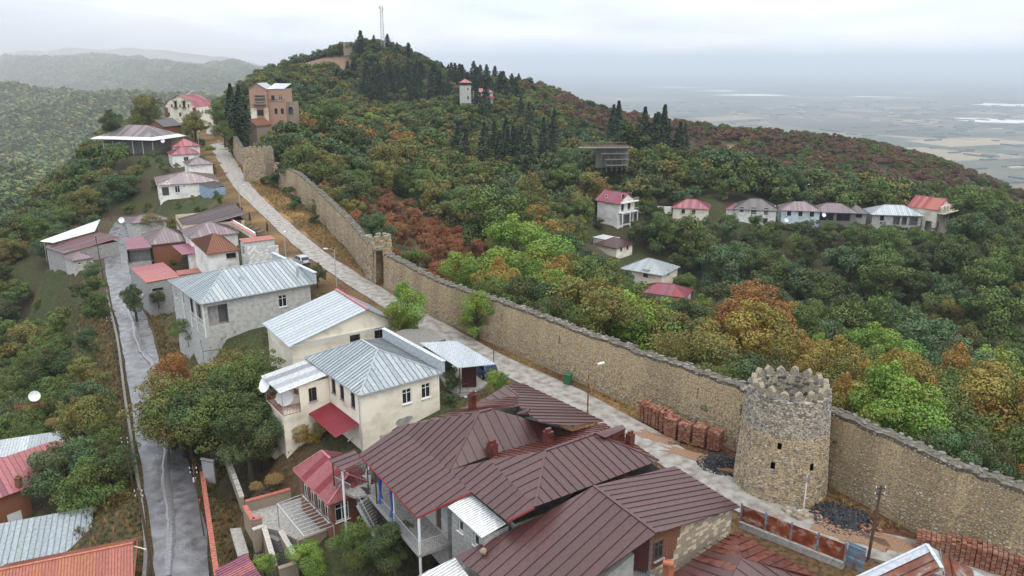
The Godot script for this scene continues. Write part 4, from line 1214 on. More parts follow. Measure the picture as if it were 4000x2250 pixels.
func brown_house() -> void:
	var root := thing("brown_roofed_house", "sprawling house with joined brown metal hip roofs, balcony and outside stair", "house", Vector3(-2, -4.4, -52))
	var roof := wroof(root)
	var br := [M.brownroof, M.brownroof2, M.brownroof3]
	var dk := [M.brownroof3, M.brownroof]
	var ru := [M.rustroof, M.rustroof2]
	var e0 := Vector3(-12.26, 1.60, -56.37); var e1 := Vector3(-6.57, 1.60, -47.42)
	roof_plane(roof, [e0, e1, Vector3(-2.88, 3.01, -48.34), Vector3(-4.59, 3.05, -51.24), Vector3(-9.37, 3.00, -58.51)], br, 0.8)
	roof_plane(roof, [Vector3(-2.88, 3.01, -48.34), Vector3(-0.33, 3.07, -44.64), Vector3(1.50, 3.79, -45.18), Vector3(-1.65, 3.99, -51.09), Vector3(-4.59, 3.05, -51.24)], br, 0.8)
	roof_plane(roof, [Vector3(-9.37, 3.00, -58.51), Vector3(-4.59, 3.05, -51.24), Vector3(-2.55, 5.60, -55.73)], br, 0.8)
	roof_plane(roof, [Vector3(-4.59, 3.05, -51.24), Vector3(-1.01, 3.30, -53.50), Vector3(4.88, 3.40, -56.79), Vector3(2.27, 4.29, -56.57), Vector3(-1.59, 5.62, -56.27), Vector3(-2.55, 5.60, -55.73)], dk, 0.8, 0.05)
	roof_plane(roof, [Vector3(-1.65, 3.99, -51.09), Vector3(1.50, 3.79, -45.18), Vector3(2.44, 4.70, -51.15)], br, 0.8)
	roof_plane(roof, [Vector3(1.50, 3.79, -45.18), Vector3(11.16, 2.90, -53.00), Vector3(6.42, 4.36, -54.54), Vector3(2.44, 4.70, -51.15)], dk, 0.8, 0.05)
	roof_plane(roof, [Vector3(-1.01, 3.30, -53.50), Vector3(4.88, 3.40, -56.79), Vector3(7.57, 3.43, -58.34), Vector3(7.74, 4.21, -55.95), Vector3(6.40, 4.45, -54.37), Vector3(2.44, 4.70, -51.15), Vector3(-1.65, 3.99, -51.09)], ru, 0.5)
	roof_plane(roof, [Vector3(11.16, 2.90, -53.00), Vector3(8.08, 3.00, -58.39), Vector3(6.42, 4.36, -54.54)], ru, 0.6)
	roof_plane(roof, [Vector3(7.72, 3.00, -59.49), Vector3(1.04, 3.00, -67.44), Vector3(-0.60, 4.03, -64.49), Vector3(0.53, 4.30, -61.83), Vector3(0.54, 5.14, -57.82), Vector3(2.17, 5.51, -54.08), Vector3(4.79, 4.60, -55.34)], br, 0.8)
	roof_plane(roof, [Vector3(-0.60, 4.03, -64.49), Vector3(-3.01, 3.00, -63.24), Vector3(0.53, 4.30, -61.83)], br, 0.8)
	roof_plane(roof, [Vector3(-3.01, 3.00, -63.24), Vector3(-6.92, 3.20, -59.45), Vector3(-1.59, 5.62, -56.27), Vector3(0.54, 5.14, -57.82), Vector3(0.53, 4.30, -61.83)], ru, 0.55)
	roof_plane(roof, [Vector3(-6.92, 3.20, -59.45), Vector3(-9.37, 3.00, -58.51), Vector3(-2.55, 5.60, -55.73), Vector3(-1.59, 5.62, -56.27)], br, 0.8)
	roof_plane(roof, [Vector3(-14.66, 1.35, -56.03), Vector3(-13.26, 1.35, -54.16), Vector3(-11.79, 1.50, -55.60), Vector3(-12.89, 1.50, -57.31)], br, 0.8)
	ridge_cap(roof, Vector3(-2.55, 5.60, -55.73), Vector3(-1.59, 5.62, -56.27), M.brownroof); ridge_cap(roof, Vector3(-2.55, 5.60, -55.73), Vector3(-4.59, 3.05, -51.24), M.brownroof, 0.14); ridge_cap(roof, Vector3(2.44, 4.70, -51.15), Vector3(6.42, 4.36, -54.54), M.brownroof); ridge_cap(roof, Vector3(2.44, 4.70, -51.15), Vector3(1.50, 3.79, -45.18), M.brownroof, 0.14)
	ridge_cap(roof, Vector3(6.42, 4.36, -54.54), Vector3(11.16, 2.90, -53.00), M.brownroof, 0.14); ridge_cap(roof, Vector3(0.53, 4.30, -61.83), Vector3(-0.60, 4.03, -64.49), M.brownroof, 0.14)
	gutter(roof, e0, e1, M.redpaint); gutter(roof, e1, Vector3(-2.88, 3.01, -48.34), M.redpaint); gutter(roof, Vector3(-0.33, 3.07, -44.64), Vector3(1.50, 3.79, -45.18), M.redpaint)
	# dormer towards the street
	var d := Shape.new()
	d.prism([Vector3(6.37, 4.60, -54.15), Vector3(8.69, 4.50, -55.80), Vector3(8.90, 4.40, -55.31), Vector3(7.13, 4.30, -54.00)], Vector3(0, -0.08, 0))
	var dormer := wpart(roof, "dormer", d, M.brownroof)
	dormer.position = Vector3.ZERO
	d = Shape.new()
	d.prism([Vector3(7.11, 4.20, -54.20), Vector3(8.86, 4.30, -55.46), Vector3(8.70, 4.30, -55.77), Vector3(7.04, 4.20, -54.61)], Vector3(0, -1.3, 0))
	part(dormer, "dormer_wall", d, M.rustroof)
	# chimneys
	for c in [[Vector3(-1.49, 3.20, -53.07), 1.15, 0.62], [Vector3(2.73, 4.10, -53.50), 1.0, 0.55], [Vector3(-3.34, 3.60, -60.34), 1.5, 0.5], [Vector3(9.19, 3.30, -54.87), 0.9, 0.5]]:
		var ch := Shape.new()
		ch.box(Vector3(0, c[1] * 0.5 - 0.3, 0), Vector3(c[2], c[1] + 0.4, c[2]))
		var o := part(roof, "chimney", ch, M.rustroof2, c[0], Basis(Vector3.UP, -0.95))
		ch = Shape.new()
		ch.box(Vector3(0, c[1] - 0.06, 0), Vector3(c[2] * 1.12, 0.07, c[2] * 1.12)); ch.box(Vector3(0, c[1] + 0.1, 0), Vector3(c[2] * 0.4, 0.24, c[2] * 0.9))
		part(o, "cap", ch, M.rustroof2)
	var vent := Shape.new()
	vent.tube([Vector3(0.45, 4.90, -56.84), Vector3(1.40, 5.10, -56.69)], [0.12, 0.34], 12)
	part(roof, "vent_cowl", vent, M.brownroof3)
	# walls: one block behind the balcony, one under the second pyramid
	var u := (e1 - e0).normalized(); var n_ := Vector3(u.z, 0, -u.x)
	var yaw := rad_to_deg(atan2(-u.z, u.x))
	var b1 := Node3D.new()
	b1.name = "main_block"
	b1.position = e1 - u * 6.6 + n_ * 9.6 - Vector3.UP * 6.0 - root.position
	b1.rotation.y = deg_to_rad(yaw)
	root.add_child(b1)
	walls(b1, 12.2, 14.0, 6.0, M.greywash, [[0, 0.2, 5.0, 0.9, 2.0, "door"], [0, 0.42, 5.2, 1.2, 1.4, "white"], [0, 0.66, 5.2, 1.2, 1.4, "white"], [0, 0.88, 5.0, 0.9, 2.0, "door"], [0, 0.3, 2.2, 1.0, 2.0, "open"], [0, 0.75, 2.2, 1.4, 2.0, "open"]])
	var b2 := Node3D.new()
	b2.name = "rear_block"
	b2.position = e1 + u * 2.3 + n_ * 11.6 - Vector3.UP * 6.0 - root.position
	b2.rotation.y = deg_to_rad(yaw)
	root.add_child(b2)
	walls(b2, 5.2, 13.4, 6.4, M.cement)
	# balcony slab, floor edge, railing, posts, blue cloth
	var s := Shape.new()
	s.prism([e0 - Vector3.UP * 3.1 - u * 0.2, e1 - Vector3.UP * 3.1, e1 + n_ * 5.6 - Vector3.UP * 3.1, e1 + n_ * 5.6 - u * 1.2 - Vector3.UP * 3.1, e1 - u * 1.2 + n_ * 2.6 - Vector3.UP * 3.1, e0 + n_ * 2.6 - Vector3.UP * 3.1], Vector3(0, -0.22, 0))
	wpart(root, "balcony_slab", s, M.concrete)
	var f := -root.position
	railing(root, e0 + u * 3.4 - Vector3.UP * 3.1 + f + n_ * 0.1, e1 - Vector3.UP * 3.1 + f + n_ * 0.1, 1.0, M.steel)
	railing(root, e1 - Vector3.UP * 3.1 + f + n_ * 0.1 - u * 0.08, e1 + n_ * 4.6 - Vector3.UP * 3.1 + f, 1.0, M.steel)
	post(root, e1 - Vector3.UP * 6.0 + f + n_ * 0.15 - u * 0.1, 5.9, M.frame, 0.1); post(root, e1 - Vector3.UP * 6.0 + f + n_ * 0.15 - u * 4.4, 5.9, M.frame, 0.06); post(root, e0 - Vector3.UP * 6.0 + f + n_ * 0.15 + u * 2.8, 5.9, M.darkframe, 0.06)
	for k in [4.35, 2.7]:
		var cl := Shape.new()
		var at: Vector3 = e1 - u * (10.2 - k * 1.0 - 2.6) - Vector3.UP * 0.2 + n_ * 0.2
		at = e0 + u * k * 1.35 - Vector3.UP * 0.15 + n_ * 0.15
		cl.tube([at, at - Vector3.UP * 0.5, at - Vector3.UP * 1.3, at - Vector3.UP * 1.6, at - Vector3.UP * 2.4], [0.2, 0.16, 0.1, 0.07, 0.24], 9)
		wpart(root, "curtain", cl, M.blue)
	# outside stair with landing
	var top := Vector3(-11.81, -1.50, -54.82); var low := Vector3(-10.04, -4.40, -53.65)
	var landing := Shape.new()
	landing.prism([Vector3(-14.44, -1.50, -56.50), Vector3(-12.64, -1.50, -55.13), Vector3(-11.36, -1.50, -55.44), Vector3(-11.89, -1.50, -58.50), Vector3(-14.00, -1.50, -58.50)], Vector3(0, -0.2, 0))
	wpart(root, "landing", landing, M.concrete)
	var dirs := Vector3(low.x - top.x, 0, low.z - top.z).normalized()
	var side := Vector3(-dirs.z, 0, dirs.x)
	for i in 15:
		var st := Shape.new()
		var c := top.lerp(low, (i + 0.5) / 15.0)
		st.box(Vector3(c.x, c.y - 0.08, c.z), Vector3(1.35, 0.16, top.distance_to(low) / 15.0 + 0.06), Basis(side, Vector3.UP, -dirs))
		wpart(root, "step", st, M.darkconcrete)
	for k in [-0.72, 0.72]:
		var st := Shape.new()
		st.bar(top + side * k + Vector3.UP * 0.9, low + side * k + Vector3.UP * 0.9, 0.05, 0.05)
		for i in 13:
			var c = top.lerp(low, i / 12.0) + side * k
			st.bar(c - Vector3.UP * 0.15, c + Vector3.UP * 0.9, 0.025, 0.025)
		st.bar(top + side * k - Vector3.UP * 0.2, low + side * k - Vector3.UP * 0.2, 0.1, 0.3)
		wpart(root, "stair_railing", st, M.steel)
	railing(root, Vector3(-14.44, -1.50, -56.50) + f, Vector3(-12.01, -1.50, -59.20) + f, 1.0, M.darkframe); railing(root, Vector3(-14.44, -1.50, -56.50) + f, Vector3(-12.88, -1.50, -55.23) + f, 1.0, M.steel)
	post(root, Vector3(-13.36, -1.50, -54.82) + f - Vector3.UP * 2.9, 5.7, M.frame, 0.09); post(root, Vector3(-14.50, -1.50, -56.50) + f - Vector3.UP * 2.9, 5.8, M.darkframe, 0.06); post(root, Vector3(-11.56, -1.50, -55.65) + f, 2.9, M.darkframe, 0.05)
	var lw := Shape.new()
	lw.bar(Vector3(-14.63, -3.00, -61.12), Vector3(-12.43, -3.00, -61.12), 0.25, 2.9)
	lw.bar(Vector3(-12.43, -3.00, -61.12), Vector3(-12.22, -3.00, -57.27), 0.25, 2.9)
	wpart(root, "cellar_wall", lw, M.block)
	footprints.append([Vector2(0, -54), 9.0, 12.0, deg_to_rad(yaw)])

func lower_brown_house() -> void:
	var root := thing("brown_roofed_house", "house with one long brown gable roof and brick gable end by the rusty fence", "house", Vector3(4, -3.5, -45))
	var roof := wroof(root)
	var br := [M.brownroof, M.brownroof2, M.brownroof3]
	var ra := Vector3(5.61, 4.00, -47.44); var rb := Vector3(8.95, 4.00, -41.90)
	roof_plane(roof, [Vector3(-3.73, 0.60, -44.36), Vector3(1.28, 0.94, -37.89), rb, ra, Vector3(1.41, 2.43, -45.83)], br, 0.8)
	roof_plane(roof, [Vector3(15.67, 2.60, -47.09), Vector3(12.29, 2.61, -52.64), ra, rb], [M.brownroof2, M.brownroof], 0.6)
	under_block(root, [Vector3(-3.73, 0.60, -44.36), Vector3(1.28, 0.94, -37.89), rb, ra], 5.0, M.cement); under_block(root, [Vector3(15.67, 2.60, -47.09), Vector3(12.29, 2.61, -52.64), ra, rb], 6.0, M.cement)
	ridge_cap(roof, ra, rb, M.brownroof)
	# gable wall of pale stone blocks under the right slope
	var g0 := Vector3(8.92, 3.70, -42.10); var g1 := Vector3(15.34, 2.50, -46.88)
	var s := Shape.new()
	var dirw := (Vector3(g1.x, 0, g1.z) - Vector3(g0.x, 0, g0.z))
	var wlen := dirw.length(); dirw = dirw.normalized()
	var out := Vector3(-dirw.z, 0, dirw.x)
	var inn := -out * 0.3
	var p0 := g0 + inn; var p1 := g1 + inn
	s.prism([p0, p1, p1 - Vector3.UP * 4.5, p0 - Vector3.UP * 5.5], inn)
	var gw := wpart(root, "gable_wall", s, M.joint)
	var base_y := -1.6
	var y := base_y; var row := 0
	var pale: Array = [M.paleblock, M.beige, M.paleblock2]
	while y < 3.6:
		var x := -0.22 * (row % 2)
		while x < wlen:
			var toph := lerpf(g0.y, g1.y, clampf((x + 0.2) / wlen, 0, 1))
			var is_red := x < 2.0 + (y - 1.0) * 0.3 and y > 0.8
			var bh := 0.1 if is_red else 0.2
			var bw := 0.26 if is_red else 0.44
			var inwin := x > 0.05 and x < 1.0 and y > 1.55 and y < 3.0
			if y + bh < toph - 0.05 and x >= 0.0 and x + bw < wlen and not inwin:
				for k in (2 if is_red else 1):
					var b := Shape.new()
					b.box(Vector3.ZERO, Vector3(bw - 0.025, bh - 0.022, 0.06 + rng.randf_range(-0.01, 0.015)))
					part(gw, "brick" if is_red else "stone_block", b, M.oldbrick if is_red else pale[rng.randi() % 3], Vector3(g0.x, y + bh * (0.5 + k), g0.z) + inn + dirw * (x + bw * 0.5) + out * 0.01, Basis(dirw, Vector3.UP, out * -1.0 if dirw.cross(Vector3.UP).dot(out) < 0 else out))
			x += bw
		y += 0.2; row += 1
	fitting(root, Vector3(g0.x, 0, g0.z) + inn + out * 0.2 + f3(root), dirw, out, [0.15, 1.65, 0.95, 2.95], "dark")
	var sd := Shape.new()
	var q0 := Vector3(8.81, 3.50, -42.20)
	sd.prism([q0 + inn, q0 + inn - Vector3.UP * 2.6, Vector3(6.34, 1.00, -42.55) + inn * 1.5, Vector3(6.38, 1.30, -42.38) + inn * 1.5], inn * 0.3)
	wpart(root, "board_wall", sd, M.darkred)
	var w2 := Shape.new()
	for seg in [[Vector3(-3.07, 0.70, -43.83), Vector3(1.40, 2.37, -45.50)], [Vector3(1.40, 2.37, -45.50), ra]]:
		w2.prism([seg[0] - Vector3.UP * 0.25, seg[1] - Vector3.UP * 0.25, seg[1] - Vector3.UP * 7.0, seg[0] - Vector3.UP * 5.0], Vector3(0.15, 0, -0.2) * -1.0)
	wpart(root, "side_wall", w2, M.cement)
	var st := Shape.new()
	st.lathe([Vector2(0.01, -0.15), Vector2(0.2, -0.12), Vector2(0.26, 0.05), Vector2(0.16, 0.22), Vector2(0.01, 0.26)], 7, 0.03, rng)
	var o := part(self, numbered("loose_stone"), st, M.palebrick, Vector3(-1.86, 1.08, -43.87) + Vector3.UP * 0.2)
	tag(o, "rough stone lying on the lower brown roof near its left edge", "stone")
	footprints.append([Vector2(5, -45), 8.0, 7.0, -0.9])

func under_block(root: Node3D, pts: Array, drop: float, m: Material, inset := 0.22) -> void:
	# the walls that carry a roof, a little inside its edge
	var mid := Vector3.ZERO
	for q in pts: mid += q / pts.size()
	var s := Shape.new()
	s.prism(pts.map(func(q): return q.lerp(Vector3(mid.x, q.y, mid.z), inset) - Vector3.UP * (0.35 + inset * 6.0)), Vector3(0, -drop, 0))
	wpart(root, "wall", s, m)

func f3(root: Node3D) -> Vector3: return -root.position

func shed_block() -> void:
	var root := thing("block_shed", "grey block annex with small windows and white corrugated roof below the brown roof", "shed", Vector3(-4.50, -1.60, -48.59))
	var roof := wroof(root)
	var a := Vector3(-4.44, 2.40, -47.41); var b := Vector3(-1.98, 2.00, -44.36); var c := Vector3(-0.39, 2.20, -45.69); var d := Vector3(-2.90, 2.60, -48.77)
	roof_plane(roof, [b, c, d, a] if false else [a, b, c, d], [M.whitesheet], 0.9, 0.035, 4)
	var right := Vector3(b.x - a.x, 0, b.z - a.z)
	var l := right.length(); right = right.normalized()
	var out := Vector3(-right.z, 0, right.x)
	var s := Shape.new()
	var o := Vector3(a.x, 0, a.z) - out * 0.25 + right * 0.1
	var holes := [[0.75, 0.9, 1.35, 1.75], [2.55, 0.75, 3.15, 1.6]]
	wall_plane(s, o, right, out, l - 0.2, -2.4, 1.95, holes)
	var depth := Vector3(c.x - b.x, 0, c.z - b.z).length()
	wall_plane(s, o + right * (l - 0.2), -out, right, depth, -2.4, 1.9, [])
	wall_plane(s, o - out * depth, out, -right, depth, -2.4, 2.2, [])
	wpart(root, "wall", s, M.block)
	for h in holes: fitting(root, o + f3(root), right, out, h, "white")
	block_courses(root, o + f3(root) - Vector3.UP * 2.4, right, out, l - 0.2, 3.2, 0.4, 0.2, [M.block, M.concrete, M.block], 180)

func make_town() -> void:
	brown_house(); lower_brown_house(); shed_block()
	var red := ["redsheet", "redsheet2"]
	# --- cream house with the grey hip roof
	var h := house("cream_house", "cream plastered two-storey house with light grey hip roof and barred windows", Vector3(-13.84, 3.20, -71.89), 11.90, 8.87, -52.5, -3.6, "cream", {"kind": "ridge", "ridge": [-2.0, 0, 1.4, 0], "rise": 1.9, "mats": ["greyroof", "greyroof2", "greyroof3"], "over": 0.25, "spacing": 0.52},
		[[0, 0.5, 6.2, 0.75, 1.5, "bars"], [0, 0.66, 6.2, 0.75, 1.5, "bars"], [0, 0.86, 6.2, 0.75, 1.5, "bars"], [1, 0.57, 5.9, 1.0, 1.5, "white"], [1, 0.82, 5.9, 1.0, 1.5, "white"], [1, 0.52, 2.2, 1.0, 0.8, "white"]])
	var par := Shape.new()
	par.box(Vector3(0, 6.9 + 0.35, -4.55), Vector3(12.0, 1.1, 0.25)); par.box(Vector3(0, 7.85, -4.55), Vector3(12.2, 0.08, 0.45))
	part(h, "parapet", par, M.zinc)
	for k in [-5.9, 5.8]: post(h, Vector3(k, 0, 4.42), 6.7, M.steel, 0.05, "downpipe")
	var patch := Shape.new()
	var pl := []
	for k in 12: pl.append(Vector3(5.726, 2.75 + sin(TAU * k / 12.0) * rng.randf_range(0.25, 0.5), -0.1 + cos(TAU * k / 12.0) * rng.randf_range(0.8, 1.1)))
	patch.prism(pl, Vector3(-0.03, 0, 0))
	part(h, "bare_render_patch", patch, M.cement)
	var porch := house("porch", "porch with corrugated grey roof and red railing beside the cream house", Vector3(-21.11, 2.50, -70.56), 5.01, 5.13, -53.6, -3.6, "cream", {"kind": "shed", "tilt": [-0.3, -0.3, 0.4, 0.4], "mats": ["zinc", "zinc2", "whitesheet"], "spacing": 0.95, "rib": 0.03, "ribs": 5, "open": true}, [], "", "porch")
	var pf := Shape.new()
	pf.box(Vector3(0, 0.1, 0), Vector3(4.6, 6.2, 4.7))
	part(porch, "lower_storey", pf, M.cream)
	var pw := Shape.new()
	wall_plane(pw, Vector3(2.3, 0, 0.6), Vector3.FORWARD, Vector3.RIGHT, 3.0, 3.2, 6.0, [[0.9, 4.0, 1.7, 5.4]])
	wall_plane(pw, Vector3(-2.3, 0, -0.6), Vector3.RIGHT, Vector3.BACK, 4.6, 3.2, 6.0, [])
	part(porch, "upper_wall", pw, M.cream)
	fitting(porch, Vector3(2.3, 0, 0.6), Vector3.FORWARD, Vector3.RIGHT, [0.9, 4.0, 1.7, 5.4], "bars")
	var dr := Shape.new()
	dr.box(Vector3(1.2, 4.25, -0.55), Vector3(1.8, 2.1, 0.06))
	part(porch, "door", dr, M.redpaint)
	railing(porch, Vector3(-2.3, 3.2, 2.3), Vector3(2.3, 3.2, 2.3), 0.95, M.redpaint, 0.14); railing(porch, Vector3(2.3, 3.2, 2.3), Vector3(2.3, 3.2, 0.6), 0.95, M.redpaint, 0.14); railing(porch, Vector3(-2.3, 3.2, 2.3), Vector3(-2.3, 3.2, -0.6), 0.95, M.redpaint, 0.14)
	post(porch, Vector3(-2.3, 3.2, 2.3), 2.7, M.steel, 0.05); post(porch, Vector3(2.3, 3.2, 2.3), 2.7, M.steel, 0.05)
	dish(Vector3(-21.89, 0.90, -68.90), 1.6, 20.0, "white satellite dish on the near corner of the porch railing"); dish(Vector3(-23.91, 1.60, -70.40), 1.6, -40.0, "white satellite dish on the far corner of the porch roof")
	house("awning", "bright red corrugated awning against the cream house", Vector3(-16.98, -0.40, -67.47), 7.00, 2.74, -53.4, -3.8, "cream", {"kind": "shed", "tilt": [-0.35, -0.35, 0.35, 0.35], "mats": red, "spacing": 1.0, "rib": 0.03, "ribs": 5, "open": true, "thick": 0.05}, [], "", "awning")
	# --- gabled house
	h = house("gabled_house", "cream house with wide pale grey sheet gable roof behind the bright maple", Vector3(-21.45, 2.00, -87.94), 9.62, 13.61, -56.1, -3.6, "cream", {"kind": "ridge", "ridge": [-4.8, -2.6, 4.8, -2.6], "rise": 2.5, "mats": ["zinc", "zinc2"], "spacing": 1.6, "rib": 0.03, "ribs": 2, "over": 0.4}, [[1, 0.58, 5.3, 1.3, 1.3, "open"], [1, 0.82, 5.5, 1.3, 1.4, "bars"]])
	var gs := Shape.new()
	gs.tri(Vector3(4.4, 5.5, 6.4), Vector3(4.4, 7.95, -2.6), Vector3(4.4, 5.5, -6.4)); gs.box(Vector3(4.42, 5.5, 0), Vector3(0.1, 0.12, 12.8))
	part(h, "gable", gs, M.cream)
	var rc := Shape.new()
	rc.bar(Vector3(-4.9, 8.15, -2.6), Vector3(4.9, 8.15, -2.6), 0.4, 0.08)
	part(h, "red_ridge", rc, M.pinkroof)
	# --- carport, flat garage roof, blue car
	var cp := thing("carport", "carport with light corrugated roof and dark red door beside the street", "carport", Vector3(-6.01, 0.00, -73.32))
	var cr := wroof(cp)
	roof_plane(cr, [Vector3(-5.33, 2.90, -71.51), Vector3(-1.56, 3.10, -71.99), Vector3(-5.93, 3.10, -78.65), Vector3(-9.92, 2.90, -78.62)], [M.zinc, M.zinc2, M.zinc], 0.95, 0.03, 5)
	var sl := Shape.new()
	sl.prism([Vector3(-6.73, 0.00, -73.63), Vector3(-5.14, 0.00, -71.48), Vector3(-2.99, 0.00, -73.32), Vector3(-1.92, 0.00, -76.56), Vector3(-6.24, 0.00, -82.32), Vector3(-9.38, 0.00, -81.56)], Vector3(0, -0.3, 0))
	wpart(cp, "platform", sl, M.concrete)
	var dw := Shape.new()
	dw.prism([Vector3(-5.00, 0.00, -73.32), Vector3(-3.62, 0.00, -73.47), Vector3(-3.62, 0.00, -73.47) + Vector3.UP * 2.9, Vector3(-5.00, 0.00, -73.32) + Vector3.UP * 2.9], Vector3(-0.1, 0, -0.1))
	wpart(cp, "door", dw, M.darkred)
	for q in [Vector3(-5.18, 0.00, -71.78), Vector3(-1.92, 0.00, -76.56), Vector3(-6.75, 0.00, -73.95)]: post(cp, q + f3(cp), 2.9, M.darkframe, 0.05)
	railing(cp, Vector3(-6.74, 0.00, -73.79) + f3(cp), Vector3(-5.15, 0.00, -71.63) + f3(cp), 1.0, M.darkframe, 0.6); railing(cp, Vector3(-5.15, 0.00, -71.63) + f3(cp), Vector3(-4.43, 0.00, -72.09) + f3(cp), 1.0, M.darkframe, 0.6)
	for i in 5:
		var st := Shape.new()
		var c := Vector3(-4.33, -0.15, -72.42).lerp(Vector3(-3.50, -1.30, -73.16), i / 4.0)
		st.box(c, Vector3(1.5, 0.08, 0.3), Basis(Vector3.UP, 0.5))
		wpart(cp, "step", st, M.frame)
	var lw := Shape.new()
	lw.prism([Vector3(-6.76, -0.30, -74.00), Vector3(-4.65, -0.30, -71.56), Vector3(-4.65, -0.30, -71.56) - Vector3.UP * 3.5, Vector3(-6.76, -0.30, -74.00) - Vector3.UP * 3.5], Vector3(0.2, 0, -0.2))
	wpart(cp, "lower_wall", lw, M.paleblue)
	var gr := thing("garage", "flat grey garage roof with brick coping between maple and carport", "garage", Vector3(-10.89, 0.00, -86.33))
	sl = Shape.new()
	sl.prism([Vector3(-13.70, 2.30, -83.34), Vector3(-9.91, 2.30, -78.41), Vector3(-7.38, 2.30, -81.51), Vector3(-10.21, 2.30, -84.83), Vector3(-12.47, 2.30, -84.61)], Vector3(0, -2.6, 0))
	wpart(gr, "slab", sl, M.darkconcrete)
	for i in 14:
		var b := Shape.new()
		var p := Vector3(-13.59, 2.45, -83.13).lerp(Vector3(-9.88, 2.45, -78.20), (i + 0.5) / 14.0)
		b.box(p, Vector3(0.42, 0.14, 0.5), Basis(Vector3.UP, -0.95 + rng.randf_range(-0.15, 0.15)))
		wpart(gr, "coping_brick", b, M.brick)
	# --- grey roofed house with veranda
	h = house("grey_roofed_house", "grey rendered house with large worn grey metal roof and pale blue veranda", Vector3(-38.52, 2.00, -106.23), 14.56, 15.57, -51.4, -3.0, "greywash", {"kind": "ridge", "ridge": [0, 2.0, 0, -7.8], "rise": 2.1, "mats": ["greyroof", "greyroof3", "greyroof2"], "spacing": 0.6, "over": 0.4}, [[1, 0.72, 3.9, 1.2, 1.7, "white"], [0, 0.12, 3.8, 0.8, 1.2, "white"], [0, 0.6, 4.2, 1.8, 2.8, "open"], [0, 0.85, 4.2, 2.2, 2.8, "open"], [1, 0.12, 4.2, 2.6, 2.8, "open"], [0, 0.35, 3.9, 0.9, 1.3, "white"]])
	for k in [-2.0, 1.2, 3.6, 6.8]: post(h, Vector3(k, 0, 7.45), 4.9, M.frame, 0.09)
	railing(h, Vector3(1.2, 1.4, 7.5), Vector3(6.8, 1.4, 7.5), 0.9, M.frame, 0.2)
	var pz := Shape.new()
	pz.box(Vector3(0, 5.6, -8.0), Vector3(15.0, 1.6, 0.3)); pz.box(Vector3(0, 6.45, -8.0), Vector3(15.2, 0.1, 0.55))
	part(h, "parapet", pz, M.zinc)
	chimney(h, Vector3(5.0, 5.2, -6.5), Vector3(0.3, 1.6, 0.3), M.steel)
	var cw := Shape.new()
	cw.tube([Vector3(2.2, 6.1, 0.4), Vector3(3.3, 6.3, 0.9)], [0.1, 0.36], 12)
	part(h, "vent_cowl", cw, M.galv)
	h = house("block_annex", "white painted block annex with flat coral roof next to the grey roofed house", Vector3(-42.53, 3.40, -127.06), 3.26, 5.24, -57.6, -1.0, "whiteblock", {"kind": "shed", "mats": ["coral"], "spacing": 1.2, "rib": 0.02, "over": 0.2}, [[0, 0.5, 3.4, 1.6, 1.5, "white"]])
	block_courses(h, Vector3(3.28, 0.6, 2.5), Vector3.FORWARD, Vector3.RIGHT, 5.0, 3.5, 0.5, 0.26, [M.whiteblock, M.white], 130)
	h = house("tiled_house", "low white house with weathered terracotta tile hip roof", Vector3(-51.06, 1.60, -130.78), 12.24, 5.38, -57.5, -2.5, "white", {"kind": "hipz", "rise": 1.9, "mats": ["clay"], "spacing": 0.35, "rib": 0.1, "over": 0.3}, [[1, 0.75, 3.6, 1.6, 0.9, "dark"]])
	h = house("orange_brick_house", "bare orange brick house under a brown pyramid roof", Vector3(-67.75, -1.20, -149.25), 10.36, 7.24, -57.3, -5.2, "brick", {"kind": "hipz", "rise": 1.9, "mats": ["mauveroof", "mauveroof2"], "over": 0.3}, [])
	house("porch", "dark veranda with purple-red sheet roof overlooking the wet lane", Vector3(-71.51, -1.40, -145.20), 10.74, 4.11, -61.5, -5.4, "cement", {"kind": "shed", "mats": ["purpleroof"], "spacing": 1.1, "rib": 0.02, "over": 0.3}, [[0, 0.5, 3.6, 4.2, 2.4, "open"], [1, 0.5, 3.6, 3.6, 2.4, "open"]], "", "porch")
	house("awning", "purple-red sheet roof over a stair between brick house and white annex", Vector3(-59.83, -1.40, -140.18), 8.79, 3.97, -55.8, -4.6, "white", {"kind": "shed", "mats": ["purpleroof"], "spacing": 1.1, "rib": 0.02, "open": true}, [], "", "awning")
	house("brown_roofed_house", "house with striped brown roof behind the orange brick house", Vector3(-58.34, 0.40, -147.35), 8.68, 9.05, -57.2, -3.0, "white", {"kind": "hipz", "rise": 1.8, "mats": ["mauveroof", "mauveroof2"], "over": 0.3})
	h = house("white_annex", "white plastered annex with air conditioner below the tiled house", Vector3(-56.00, -1.60, -137.14), 3.26, 4.85, -58.1, -5.0, "white", {"kind": "shed", "mats": ["mauveroof2"], "over": 0.1, "tilt": [0, 0, 0.4, 0.4]})
	var ac := Shape.new()
	ac.box(Vector3(2.1, 2.5, 1.2), Vector3(0.35, 0.55, 0.8))
	part(h, "air_conditioner", ac, M.paleplastic)
	h = house("red_flat_house", "grey block outbuilding with flat coral red roof beside the lane", Vector3(-62.61, -3.70, -131.88), 12.10, 5.65, -53.3, -8.0, "block", {"kind": "shed", "mats": ["coral", "coral", "pinkroof"], "spacing": 1.2, "rib": 0.02, "over": 0.15, "tilt": [0, 0, 0.15, 0.15]}, [[0, 0.6, 2.6, 0.9, 1.6, "white"], [1, 0.3, 3.0, 1.8, 0.5, "dark"]])
	house("coral_lean_to", "narrow coral roofed lean-to between red flat roof and grey house", Vector3(-55.46, -3.40, -131.92), 3.19, 6.00, -61.8, -6.5, "block", {"kind": "shed", "mats": ["coral"], "spacing": 1.2, "rib": 0.02, "over": 0.1}, [], "", "lean-to")
